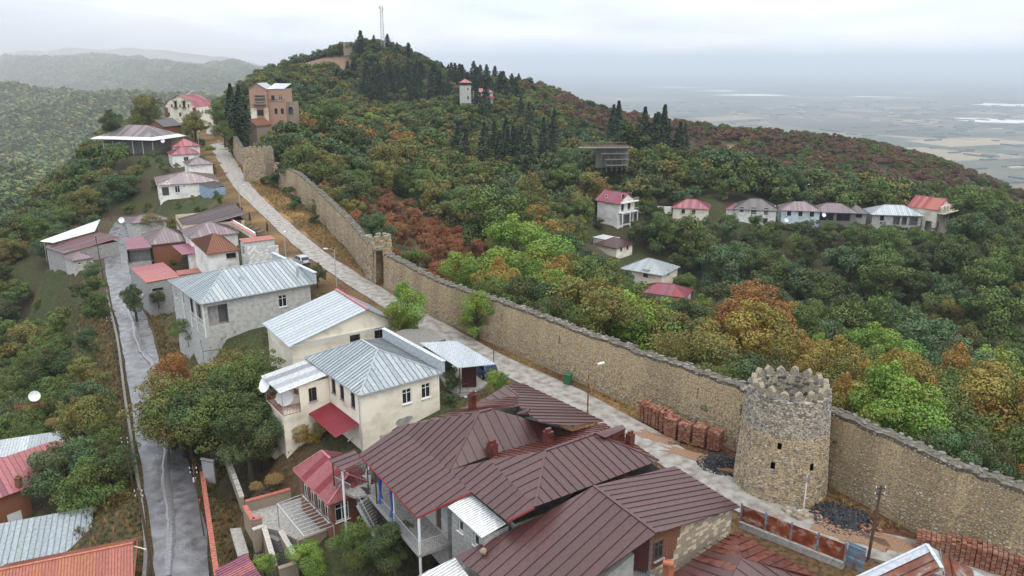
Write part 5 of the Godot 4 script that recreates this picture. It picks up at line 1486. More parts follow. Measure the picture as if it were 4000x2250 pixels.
	house("striped_roof_house", "long house with striped weathered sheet roof beside the pale street", Vector3(-62.51, 0.90, -158.53), 13.48, 12.36, -61.8, -3.4, "beige", {"kind": "shed", "tilt": [-1.1, -1.1, 1.3, 1.3], "mats": ["mauveroof", "mauveroof2", "slate2"], "spacing": 0.5, "over": 0.3}, [[1, 0.9, 4.2, 1.0, 2.0, "door"]])
	house("brown_shed", "low building with flat brown hip roof by the upper lane", Vector3(-85.40, -3.60, -179.58), 5.98, 8.48, -50.8, -8.0, "greywash", {"kind": "hipz", "rise": 1.0, "mats": ["mauveroof"], "over": 0.3}, [], "", "shed")
	house("lane_house", "house left of the lane with brown ribbed roof beneath the white canopy", Vector3(-94.35, -6.60, -167.01), 8.95, 12.27, -37.8, -11.0, "cement", {"kind": "shed", "tilt": [-0.5, -0.5, 0.8, 0.8], "mats": ["mauveroof", "pinkroof", "mauveroof2"], "spacing": 0.45, "over": 0.3})
	var cn := thing("canopy", "long curved white plastic canopy roof left of the lane", "canopy", Vector3(-100.43, -6.00, -172.88))
	var cnr := wroof(cn)
	footprints.append([Vector2(cn.position.x, cn.position.z), 9.0, 6.0, deg_to_rad(-20.0)])
	roof_plane(cnr, [Vector3(-99.77, -6.10, -165.30), Vector3(-96.12, -5.80, -175.94), Vector3(-101.32, -5.60, -188.79), Vector3(-103.01, -5.90, -165.98)], [M.whitesheet], 1.0, 0.02, 3)
	for q in [Vector3(-102.26, -6.00, -166.15), Vector3(-99.36, -5.80, -183.79), Vector3(-96.69, -5.90, -175.54)]: post(cn, q + f3(cn) - Vector3.UP * 4.5, 4.4, M.steel, 0.05)
	house("small_shed", "small rendered shed with brown seamed roof left of the lane", Vector3(-90.85, -7.40, -158.48), 5.66, 4.26, -42.7, -11.5, "greywash", {"kind": "hipz", "rise": 0.9, "mats": ["mauveroof"], "over": 0.25}, [[1, 0.3, 3.3, 0.6, 0.4, "small"]], "", "shed")
	# --- upper town
	h = house("arcade_house", "white house with arched porch and pale patchy hip roof by the upper street", Vector3(-87.44, 1.40, -209.07), 15.74, 15.17, -64.0, -2.6, "white", {"kind": "hipz", "rise": 2.0, "mats": ["palewash", "mauveroof2"], "spacing": 0.8, "over": 0.4}, [[1, 0.1, 3.2, 1.6, 2.2, "open"], [1, 0.3, 3.3, 1.2, 1.7, "white"], [1, 0.42, 3.3, 0.4, 0.4, "small"]])
	house("blue_shed", "small pale blue shed with dark roof beside the upper street", Vector3(-75.73, 1.80, -196.01), 8.88, 4.23, -52.9, -1.6, "bluepaint", {"kind": "shed", "mats": ["slate"], "over": 0.15, "tilt": [0, 0, 0.3, 0.3]}, [], "", "shed")
	house("purple_roofed_house", "small house with weathered purple-grey roof above the arcade house", Vector3(-89.67, 4.00, -223.69), 8.5, 7.0, -60.0, 0.2, "white", {"kind": "hipz", "rise": 1.5, "mats": ["mauveroof", "mauveroof2"], "over": 0.3})
	house("pink_roofed_house", "house with faded pink and red sheet roof in the upper town", Vector3(-102.47, 4.40, -245.13), 9.0, 8.5, -60.0, 0.4, "white", {"kind": "hipz", "rise": 1.9, "mats": ["pinkroof", "purpleroof"], "over": 0.3}, [[1, 0.5, 3.0, 1.4, 1.2, "white"]])
	house("red_roofed_house", "house with dark red sheet roof at the bend of the upper street", Vector3(-107.64, 5.40, -259.27), 9.5, 8.5, -62.0, 1.2, "white", {"kind": "hipz", "rise": 1.9, "mats": ["redsheet2", "pinkroof"], "over": 0.3})
	house("white_lean_to", "narrow white roofed annex left of the pink roofed house", Vector3(-119.88, 2.60, -267.06), 5.0, 5.0, -62.0, -1.0, "greywash", {"kind": "shed", "mats": ["whitesheet"], "over": 0.15}, [], "", "lean-to")
	h = house("pavilion", "open pavilion under a wide white-edged hip roof in the upper town", Vector3(-123.51, 8.50, -262.00), 20.0, 13.0, -14.0, 2.6, "cement", {"kind": "hipx", "rise": 3.0, "mats": ["slate2", "mauveroof2"], "spacing": 0.8, "over": 0.4, "open": true}, [], "", "pavilion")
	for k in 6: post(h, Vector3(-9.4 + k * 3.75, 0, 5.9), 4.2, M.frame, 0.12)
	walls(h, 17.5, 9.0, 4.0, M.darkconcrete)
	var er := Node3D.new()
	er.name = "eave_roof"
	h.add_child(er)
	var ey: float = Vector3(-123.51, 8.50, -262.00).y - 2.6 - 0.1
	roof_plane(er, [Vector3(-12.0, ey - 0.9, 8.6), Vector3(12.0, ey - 0.9, 8.6), Vector3(9.6, ey + 0.1, 6.0), Vector3(-9.6, ey + 0.1, 6.0)], [M.whitesheet], 0.9, 0.03); roof_plane(er, [Vector3(12.0, ey - 0.9, 8.6), Vector3(12.0, ey - 0.9, -8.0), Vector3(9.6, ey + 0.1, -6.0), Vector3(9.6, ey + 0.1, 6.0)], [M.whitesheet], 0.9, 0.03); roof_plane(er, [Vector3(-12.0, ey - 0.9, -8.0), Vector3(-12.0, ey - 0.9, 8.6), Vector3(-9.6, ey + 0.1, 6.0), Vector3(-9.6, ey + 0.1, -6.0)], [M.whitesheet], 0.9, 0.03)
	house("metal_sheet_shed", "low shed under flat galvanised sheets among the bushes", Vector3(-160.42, -7.00, -322.39), 9.0, 5.5, -10.0, -9.5, "cement", {"kind": "shed", "mats": ["zinc", "zinc2"], "tilt": [-0.5, -0.5, 0.6, 0.6], "over": 0.2}, [], "", "shed")
	house("brick_cottage", "small brick cottage with grey gable roof behind the pavilion", Vector3(-124.89, 9.58, -285.00), 8.0, 9.0, -20.0, 6.4, "brick", {"kind": "gablez", "rise": 2.2, "mats": ["slate"], "over": 0.4}, [[0, 0.5, 2.9, 0.9, 0.9, "dark"]])
	mansard_house(); ruin_house(); tower_house(); terraces(); far_row(); bottom_left(); yard(); bottom_right()

func mansard_house() -> void:
	var at := Vector3(-130.49, 9.43, -322.00)
	var t := thing("mansard_house", "cream three-storey house with red gambrel roof at the street's far end", "house", at, -9.0)
	footprints.append([Vector2(at.x, at.z), 9.0, 8.0, 0.0])
	var w := 13.6; var d := 12.0
	var prof := [Vector2(-w * 0.5, 4.6), Vector2(-w * 0.36, 7.2), Vector2(0, 9.2), Vector2(w * 0.36, 7.2), Vector2(w * 0.5, 4.6)]
	walls(t, w, d, 4.6, M.cream, [[0, 0.12, 2.6, 1.0, 1.4, "dark"], [0, 0.48, 2.6, 0.9, 1.4, "dark"], [0, 0.85, 2.6, 1.0, 1.4, "white"], [1, 0.4, 3.4, 1.0, 1.4, "white"]], -3.0)
	var s := Shape.new()
	s.prism(prof.map(func(q): return Vector3(q.x, q.y, d * 0.5)), Vector3(0, 0, -d))
	part(t, "gable_wall", s, M.cream)
	for side in [-1, 1]:
		var q := Shape.new()
		q.box(Vector3(side * (w * 0.5 - 0.75), 2.6, d * 0.5 + 0.03), Vector3(1.5, 4.0, 0.1))
		part(t, "brick_quoin", q, M.oldbrick)
	var roof := Node3D.new()
	roof.name = "roof"
	t.add_child(roof)
	for i in 4:
		var a: Vector2 = prof[i]; var b: Vector2 = prof[i + 1]
		var o := Vector2(a.y - b.y, b.x - a.x).normalized() * 0.08
		if o.y < 0: o = -o
		roof_plane(roof, [Vector3(a.x + o.x, a.y + o.y, d * 0.5 + 0.5), Vector3(a.x + o.x, a.y + o.y, -d * 0.5 - 0.4), Vector3(b.x + o.x, b.y + o.y, -d * 0.5 - 0.4), Vector3(b.x + o.x, b.y + o.y, d * 0.5 + 0.5)], [M.pinkroof, M.redsheet2], 0.9, 0.05)
	for x in [-3.4, -1.7, 0.1, 1.9, 3.7]:
		var big: bool = x in [-1.7, 1.9]
		fitting(t, Vector3(x, 0, d * 0.5 + 0.14), Vector3.RIGHT, Vector3.BACK, [-0.55 if big else -0.25, 4.7, 0.55 if big else 0.25, 6.9 if big else 5.8], "dark")
		if big:
			var bal := Shape.new()
			bal.box(Vector3(x, 4.6, d * 0.5 + 0.5), Vector3(1.9, 0.15, 0.9)); bal.box(Vector3(x, 7.2, d * 0.5 + 0.4), Vector3(1.9, 0.12, 0.8))
			var bb := part(t, "balcony", bal, M.darkframe)
			railing(bb, Vector3(x - 0.9, 4.65, d * 0.5 + 0.9), Vector3(x + 0.9, 4.65, d * 0.5 + 0.9), 0.9, M.darkframe, 0.25)
	var sol := Shape.new()
	sol.tube([Vector3(1.0, 10.4, -1), Vector3(2.4, 10.4, -1)], [0.3, 0.3], 10); sol.bar(Vector3(1.7, 10.2, -1), Vector3(0.2, 9.2, 0.6), 1.0, 0.08); sol.bar(Vector3(1.7, 8.9, -1), Vector3(1.7, 10.2, -1), 0.1, 0.1)
	part(t, "water_heater", sol, M.steel)

func ruin_house() -> void:
	var at := Vector3(-87.17, 10.92, -280.00)
	var t := thing("ruined_brick_house", "half ruined brick house with patched plaster and boarded balconies behind the cypresses", "house", at, -4.0)
	footprints.append([Vector2(at.x + 3, at.z), 10.0, 7.0, 0.0])
	walls(t, 6.2, 8.0, 11.6, M.fadedbrick, [[0, 0.55, 4.6, 2.2, 2.0, "dark"], [0, 0.6, 9.4, 3.4, 2.4, "open"]], -2.0)
	var pl := Shape.new()
	pl.box(Vector3(-2.0, 2.8, 4.03), Vector3(2.1, 4.6, 0.08))
	part(t, "plaster_patch", pl, M.cream)
	pl = Shape.new()
	pl.box(Vector3(2.5, 1.6, 4.04), Vector3(1.5, 7.0, 0.1))
	part(t, "plaster_pier", pl, M.beige)
	for k in 7:
		var bd := Shape.new()
		bd.box(Vector3(0.6, 7.1 + k * 0.38, 4.15), Vector3(3.6, 0.26, 0.05), Basis(Vector3.BACK, rng.randf_range(-0.03, 0.03)))
		part(t, "board", bd, [M.oldwood, M.cement, M.wood][k % 3])
	var fl := Shape.new()
	fl.box(Vector3(0.4, 6.5, 4.6), Vector3(4.4, 0.25, 1.4))
	part(t, "balcony_slab", fl, M.darkconcrete)
	var gb := Shape.new()
	gb.prism([Vector3(-3.1, 11.6, 4.0), Vector3(0, 13.4, 4.0), Vector3(3.1, 11.6, 4.0)], Vector3(0, 0, -8))
	part(t, "gable", gb, M.fadedbrick)
	var roof := Node3D.new()
	roof.name = "roof"
	t.add_child(roof)
	roof_plane(roof, [Vector3(-3.4, 11.5, 4.3), Vector3(-3.4, 11.5, -4.3), Vector3(0, 13.5, -4.3), Vector3(0, 13.5, 4.3)], [M.zinc], 0.9, 0.04); roof_plane(roof, [Vector3(3.4, 11.5, 4.3), Vector3(3.4, 11.5, -4.3), Vector3(0, 13.5, -4.3), Vector3(0, 13.5, 4.3)], [M.zinc], 0.9, 0.04)
	roof_plane(roof, [Vector3(3.2, 11.6, 3.4), Vector3(9.2, 11.6, 3.4), Vector3(9.2, 13.2, -4.3), Vector3(3.2, 13.2, -4.3)], [M.zinc, M.whitesheet], 0.9, 0.04)
	var b2 := Node3D.new()
	b2.name = "right_wing"
	b2.position = Vector3(6.1, 0, -0.6)
	t.add_child(b2)
	walls(b2, 5.9, 7.6, 11.6, M.fadedbrick, [[0, 0.42, 5.0, 1.1, 1.9, "open"], [0, 0.8, 5.0, 1.1, 1.9, "open"], [0, 0.3, 9.4, 1.2, 1.6, "dark"], [0, 0.75, 9.4, 1.2, 1.6, "white"]], -2.0)
	railing(b2, Vector3(-2.8, 7.2, 3.9), Vector3(2.9, 7.2, 3.9), 0.9, M.darkframe, 0.4)
	var b3 := Node3D.new()
	b3.name = "arched_loggia"
	b3.position = Vector3(10.3, 0, -0.8)
	t.add_child(b3)
	walls(b3, 2.4, 5.0, 7.2, M.palebrick, [[0, 0.5, 5.6, 1.7, 3.0, "open"]], -2.0)
	var arch := Shape.new()
	for k in 8:
		var a := PI * k / 8.0; var b := PI * (k + 1) / 8.0
		arch.prism([Vector3(cos(a) * 0.85, 4.75 + sin(a) * 0.85, 2.52), Vector3(cos(b) * 0.85, 4.75 + sin(b) * 0.85, 2.52), Vector3(cos(b) * 1.15, 4.75 + sin(b) * 1.15, 2.52), Vector3(cos(a) * 1.15, 4.75 + sin(a) * 1.15, 2.52)], Vector3(0, 0, -0.2))
	part(b3, "arch_ring", arch, M.cement)
	railing(b3, Vector3(-1.1, 7.2, 2.4), Vector3(1.1, 7.2, 2.4), 1.3, M.greywash, 0.4)
	house("stone_cottage", "small stone cottage with rusty tiled gable roof below the ruined house", Vector3(-86.12, 11.23, -268.00), 7.0, 7.5, -28.0, 5.6, "palebrick", {"kind": "gablez", "rise": 1.9, "mats": ["clay"], "spacing": 0.5, "rib": 0.08, "over": 0.35})

func tower_house() -> void:
	var at := Vector3(-22.98, 10.25, -395.00)
	var t := thing("tower_house", "white house with red roofed lookout tower on the wooded hillside", "house", at, 10.0)
	footprints.append([Vector2(at.x + 5, at.z - 3), 7.0, 5.0, 0.0, true])
	t.scale = Vector3.ONE * 0.7
	walls(t, 7.4, 7.0, 14.0, M.greywash, [[0, 0.7, 12.4, 0.9, 1.3, "dark"], [0, 0.7, 7.0, 0.9, 2.4, "dark"], [1, 0.5, 9.0, 1.0, 2.0, "dark"]], -5.0)
	for k in 4: post(t, Vector3([-3.4, 3.4, 3.4, -3.4][k], 14, [3.2, 3.2, -3.2, -3.2][k]), 2.2, M.darkframe, 0.2)
	hip_roof(t, 7.4, 7.0, 16.2, 2.2, [-0.2, 0, 0.2, 0], 0.7, [M.pinkroof], 1.0)
	var w := Node3D.new()
	w.name = "main_wing"
	w.position = Vector3(13.0, -3, -4.0)
	t.add_child(w)
	walls(w, 13.0, 9.0, 12.5, M.greywash, [[0, 0.3, 12.0, 1.2, 1.6, "dark"], [0, 0.55, 12.0, 1.2, 1.6, "dark"], [0, 0.8, 12.0, 1.2, 1.6, "dark"], [0, 0.3, 7.6, 1.4, 2.4, "dark"], [0, 0.55, 7.6, 1.4, 2.4, "dark"], [0, 0.8, 7.6, 1.4, 2.4, "dark"], [0, 0.8, 3.4, 1.4, 2.4, "dark"]], -3.0)
	hip_roof(w, 13.0, 9.0, 12.5, 2.4, [-2.5, 0, 2.5, 0], 0.7, [M.pinkroof], 1.0)
	var lr := Node3D.new()
	lr.name = "porch_roof"
	w.add_child(lr)
	roof_plane(lr, [Vector3(-6.5, 8.2, 6.6), Vector3(7.0, 8.2, 6.6), Vector3(7.0, 9.6, 4.4), Vector3(-6.5, 9.6, 4.4)], [M.redsheet2], 1.0, 0.04)
	var bl := Shape.new()
	bl.box(Vector3(2.0, 4.6, 5.6), Vector3(9.0, 0.2, 2.0))
	part(w, "balcony_slab", bl, M.darkconcrete)
	railing(w, Vector3(-2.4, 4.7, 6.5), Vector3(6.4, 4.7, 6.5), 1.0, M.darkframe, 0.5)

func terraces() -> void:
	var at := Vector3(30.78, -1.02, -262.00)
	var t := thing("concrete_ruin", "unfinished concrete frame terraces with rusty roof edge among the trees", "ruin", at, 4.0)
	footprints.append([Vector2(at.x + 3, at.z), 9.0, 5.0, 0.0, true])
	t.scale = Vector3.ONE * 0.62
	for k in 4:
		var s := Shape.new()
		var w: float = [12.0, 13.0, 15.0, 27.0][k]; var off: float = [6.5, 6.5, 5.5, 0.0][k]
		s.box(Vector3(off, -1.0 + k * 3.0, -k * 0.8), Vector3(w, 0.35, 7.0))
		part(t, "floor_slab", s, M.darkconcrete)
		for i in 5:
			var x := off - w * 0.5 + 0.4 + (w - 0.8) * i / 4.0
			post(t, Vector3(x, -4.0 + k * 3.0, 3.0 - k * 0.8), 3.0, M.darkconcrete, 0.16, "column")
	var bk := Shape.new()
	bk.box(Vector3(5, 3.0, -3.4), Vector3(18, 12.0, 0.3))
	part(t, "back_wall", bk, M.darkconcrete)
	for i in 16:
		var b := Shape.new()
		b.box(Vector3(-12.5 + i * 1.65, 9.2, -2.0), Vector3(0.16, 0.2, 7.5), Basis(Vector3.RIGHT, 0.12))
		part(t, "roof_beam", b, M.rustpanel)
	var rl := Shape.new()
	rl.box(Vector3(0, 9.5, 1.6), Vector3(27, 0.2, 0.3)); rl.box(Vector3(0, 10.4, -5.5), Vector3(27, 0.5, 0.3))
	part(t, "roof_edge", rl, M.oldwood)

func far_row() -> void:
	var g := "houses on the far side of the ravine"
	var h := house("balcony_house", "white three-storey house with balconies and dark red gable roof across the ravine", Vector3(31.28, -8.29, -232.00), 9.5, 8.5, -48.0, -15.4, "white", {"kind": "gablex", "rise": 2.6, "mats": ["purpleroof", "redsheet2"], "over": 0.6}, [[1, 0.25, 9.6, 1.2, 2.0, "dark"], [1, 0.65, 9.6, 1.2, 2.0, "dark"], [1, 0.25, 6.6, 1.2, 2.0, "dark"], [1, 0.65, 6.6, 1.2, 2.0, "dark"], [1, 0.5, 3.2, 5.4, 2.8, "open"], [0, 0.4, 9.0, 0.8, 1.0, "small"]], g)
	for k in 2:
		var s := Shape.new()
		s.box(Vector3(5.0, 4.2 + k * 3.0, 0), Vector3(1.6, 0.2, 7.4))
		part(h, "balcony_slab", s, M.white)
		railing(h, Vector3(5.7, 4.3 + k * 3.0, 3.6), Vector3(5.7, 4.3 + k * 3.0, -3.6), 0.95, M.frame, 0.3)
	for k in 3: post(h, Vector3(5.6, 0, 3.4 - k * 3.4), 4.2, M.white, 0.2)
	house("pink_roofed_house", "low cream house with hipped pink-brown roof next to the white balcony house", Vector3(55.81, -11.43, -240.00), 11.5, 9.0, -16.0, -16.0, "cream", {"kind": "hipx", "rise": 2.0, "mats": ["pinkroof", "purpleroof"], "over": 0.5}, [[0, 0.3, 4.0, 1.0, 1.3, "dark"], [0, 0.6, 4.0, 1.0, 1.3, "dark"], [1, 0.4, 4.0, 1.0, 1.3, "dark"], [1, 0.7, 4.0, 1.0, 1.3, "dark"]], g)
	h = house("grey_roofed_house", "white two-storey house with grey slate hip roof in the ravine row", Vector3(75.13, -11.44, -238.00), 13.0, 10.0, -14.0, -16.5, "white", {"kind": "hipx", "rise": 2.5, "mats": ["slate", "slate2"], "over": 0.6}, [[0, 0.15, 5.6, 1.0, 1.5, "dark"], [0, 0.45, 5.6, 1.6, 2.0, "dark"], [0, 0.75, 5.6, 1.2, 2.0, "dark"], [0, 0.45, 2.4, 1.4, 1.8, "open"], [0, 0.75, 2.4, 1.4, 1.8, "open"], [1, 0.5, 5.6, 1.0, 1.5, "white"]], g)
	railing(h, Vector3(-2, 3.4, 5.6), Vector3(6.0, 3.4, 5.6), 0.9, M.frame, 0.3)
	house("brown_annex", "small brown roofed annex left of the grey slate house", Vector3(69.60, -12.05, -240.00), 6.0, 6.0, -14.0, -15.0, "white", {"kind": "hipx", "rise": 1.2, "mats": ["purpleroof"], "over": 0.4}, [[0, 0.6, 3.2, 1.0, 1.2, "dark"]], g)
	h = house("mauve_roofed_house", "pale green house with mauve hip roof in the ravine row", Vector3(88.68, -11.81, -238.00), 12.0, 9.0, -12.0, -16.5, "paleblue", {"kind": "hipx", "rise": 2.0, "mats": ["mauveroof", "mauveroof2"], "over": 0.5}, [[0, 0.2, 4.4, 1.2, 1.5, "dark"], [0, 0.5, 4.4, 1.2, 1.5, "dark"], [0, 0.8, 4.4, 1.2, 1.5, "dark"]], g)
	house("long_roofed_house", "long dark house with grey-brown roof and glazed veranda over the ravine", Vector3(99.17, -12.31, -238.00), 13.0, 9.0, -10.0, -17.5, "darkconcrete", {"kind": "hipx", "rise": 2.0, "mats": ["slate2", "mauveroof"], "over": 0.5}, [[0, 0.3, 4.6, 4.0, 2.2, "dark"], [0, 0.7, 4.6, 4.0, 2.2, "dark"]], g)
	house("dark_roofed_house", "narrow house with dark hip roof between the long and the grey metal roofs", Vector3(107.12, -13.06, -240.00), 6.0, 8.0, -10.0, -17.0, "cement", {"kind": "hipx", "rise": 1.8, "mats": ["slate"], "over": 0.5}, [[0, 0.5, 4.0, 2.4, 1.6, "dark"]], g)
	h = house("metal_roofed_house", "grey house with broad light metal hip roof and gallery over the ravine", Vector3(118.95, -13.43, -240.00), 15.5, 10.0, -10.0, -18.5, "greywash", {"kind": "hipx", "rise": 2.2, "mats": ["greyroof2", "zinc"], "over": 0.7}, [[0, 0.2, 4.6, 1.2, 1.6, "dark"], [0, 0.5, 4.4, 2.0, 2.6, "open"], [0, 0.66, 4.4, 1.4, 2.6, "open"], [0, 0.85, 4.4, 2.4, 2.6, "open"]], g)
	railing(h, Vector3(-1, 1.8, 5.2), Vector3(7.4, 1.8, 5.2), 0.9, M.darkframe, 0.4)
	h = house("red_roofed_house", "yellow-white house with bright red roof and dormers at the end of the row", Vector3(130.20, -11.55, -240.00), 9.5, 10.5, -50.0, -20.0, "cream", {"kind": "gablex", "rise": 2.8, "mats": ["coral", "redsheet2"], "over": 0.5}, [[0, 0.4, 4.6, 2.0, 3.0, "open"], [0, 0.75, 4.6, 2.0, 3.0, "open"], [1, 0.2, 4.6, 1.6, 3.0, "open"], [1, 0.6, 6.2, 1.0, 1.2, "dark"], [1, 0.8, 6.2, 1.0, 1.2, "dark"]], g)
	for k in 5:
		var s := Shape.new()
		s.box(Vector3(5.2, 8.6, 3.8 - k * 1.9), Vector3(1.0, 1.8, 0.9))
		part(h, "dormer", s, M.cream)
	var sl := Shape.new()
	sl.box(Vector3(5.6, 7.4, 0), Vector3(2.2, 0.2, 10.5))
	part(h, "terrace_slab", sl, M.cream)
	railing(h, Vector3(6.5, 7.5, 5.0), Vector3(6.5, 7.5, -5.0), 0.9, M.cream, 0.35)
	h = house("valley_house", "beige house with grey metal hip roof standing alone in the ravine trees", Vector3(36.60, -20.71, -200.00), 12.5, 11.0, -35.0, -23.5, "cream", {"kind": "hipx", "rise": 2.4, "mats": ["greyroof", "greyroof2"], "over": 0.5}, [[1, 0.4, 3.2, 1.0, 1.4, "dark"], [0, 0.6, 3.2, 1.4, 2.0, "open"]], g)
	house("brown_valley_house", "small brown roofed house above the grey roofed ravine house", Vector3(28.48, -17.00, -212.00), 8.0, 8.0, -45.0, -20.5, "cream", {"kind": "hipx", "rise": 1.8, "mats": ["brownroof2"], "over": 0.4}, [[1, 0.3, 3.4, 0.9, 1.3, "dark"], [1, 0.7, 3.4, 0.9, 1.3, "dark"]], g)
	house("white_canopy_house", "white sheet roof showing above the brown ravine house", Vector3(26.95, -16.64, -218.00), 6.0, 5.0, -45.0, -19.5, "white", {"kind": "shed", "mats": ["whitesheet"], "over": 0.2}, [], g)
	house("red_valley_house", "dark red roof half hidden by trees lowest in the ravine", Vector3(38.71, -23.55, -188.00), 12.0, 8.0, -25.0, -27.0, "white", {"kind": "hipx", "rise": 1.8, "mats": ["redsheet2", "purpleroof"], "over": 0.4}, [], g)
	var fw := thing("white_boundary_wall", "low white boundary wall beside the white balcony house", "wall", Vector3(43.67, -13.69, -240.00), -8.0)
	var s := Shape.new()
	s.box(Vector3(0, 0.9, 0), Vector3(12, 2.4, 0.3))
	part(fw, "wall_body", s, M.white)

func bottom_left() -> void:
	var root := thing("red_roofed_house", "brick house with faded red seamed hip roof below the lane at left", "house", Vector3(-53.12, -14.00, -73.31))
	var roof := wroof(root)
	roof_plane(roof, [Vector3(-48.82, -9.60, -70.45), Vector3(-52.71, -9.60, -65.70), Vector3(-54.23, -7.63, -68.52), Vector3(-52.48, -7.17, -71.75), Vector3(-49.13, -7.20, -75.77), Vector3(-48.14, -8.70, -73.43)], [M.pinkroof, M.purpleroof, M.pinkroof], 0.5)
	roof_plane(roof, [Vector3(-46.28, -9.60, -72.08), Vector3(-48.82, -9.60, -70.45), Vector3(-48.14, -8.70, -73.43)], [M.redsheet2], 0.6, 0.03)
	roof_plane(roof, [Vector3(-46.28, -9.60, -72.08), Vector3(-47.30, -9.20, -77.68), Vector3(-49.13, -7.20, -75.77), Vector3(-48.14, -8.70, -73.43)], [M.pinkroof], 0.6)
	chimney(roof, Vector3(-49.76, -9.30, -69.94), Vector3(0.5, 0.9, 0.5), M.oldbrick)
	var g0 := Vector3(-52.79, -9.90, -65.73); var g1 := Vector3(-48.84, -9.90, -70.52)
	var dirw := Vector3(g1.x - g0.x, 0, g1.z - g0.z)
	var wl := dirw.length(); dirw = dirw.normalized()
	var out := Vector3(-dirw.z, 0, dirw.x)
	var s := Shape.new()
	var o := Vector3(g0.x, 0, g0.z) - out * 0.4
	var hole := [wl - 2.6, -13.6, wl - 1.3, -11.9]
	wall_plane(s, o, dirw, out, wl - 0.3, -17.0, -9.7, [hole])
	wall_plane(s, o + dirw * (wl - 0.3), -out, dirw, 6.0, -17.0, -9.7, [])
	wpart(root, "brick_wall", s, M.brick)
	fitting(root, o + f3(root), dirw, out, hole, "shut")
	footprints.append([Vector2(g1.x - 2.0, g1.z - 3.0), 4.0, 5.0, 0.5])
	house("grey_sheet_house", "roof of patched grey metal sheets in the lower left corner", Vector3(-44.33, -10.50, -61.08), 11.0, 8.0, 22.0, -14.0, "cement", {"kind": "shed", "tilt": [-0.8, -0.8, 0.8, 0.8], "mats": ["greyroof3", "greyroof3", "greyroof"], "spacing": 0.5, "over": 0.2})
	house("orange_roofed_house", "house with bright orange corrugated roof at the lower left edge", Vector3(-36.21, -8.00, -54.44), 10.0, 6.5, 22.0, -13.0, "beige", {"kind": "gablex", "rise": 1.4, "mats": ["orangeroof", "coral"], "spacing": 0.9, "rib": 0.05, "ribs": 4, "over": 0.3})
	house("blue_sheet_house", "pale blue-grey sheet roof behind the red roof at the left edge", Vector3(-55.37, -9.40, -78.06), 10.0, 4.0, 22.0, -13.0, "cement", {"kind": "shed", "tilt": [-0.4, -0.4, 0.4, 0.4], "mats": ["zinc", "greyroof"], "spacing": 0.9, "rib": 0.03, "ribs": 3})
	house("purple_roofed_shed", "small shed with purple-pink corrugated roof beside the brick coping wall", Vector3(-21.20, -6.00, -51.54), 3.11, 2.58, -52.9, -9.0, "brick", {"kind": "shed", "tilt": [-0.1, -0.3, 0.1, 0.3], "mats": ["purpleroof", "pinkroof"], "spacing": 0.9, "rib": 0.04, "ribs": 4, "over": 0.1}, [], "", "shed")

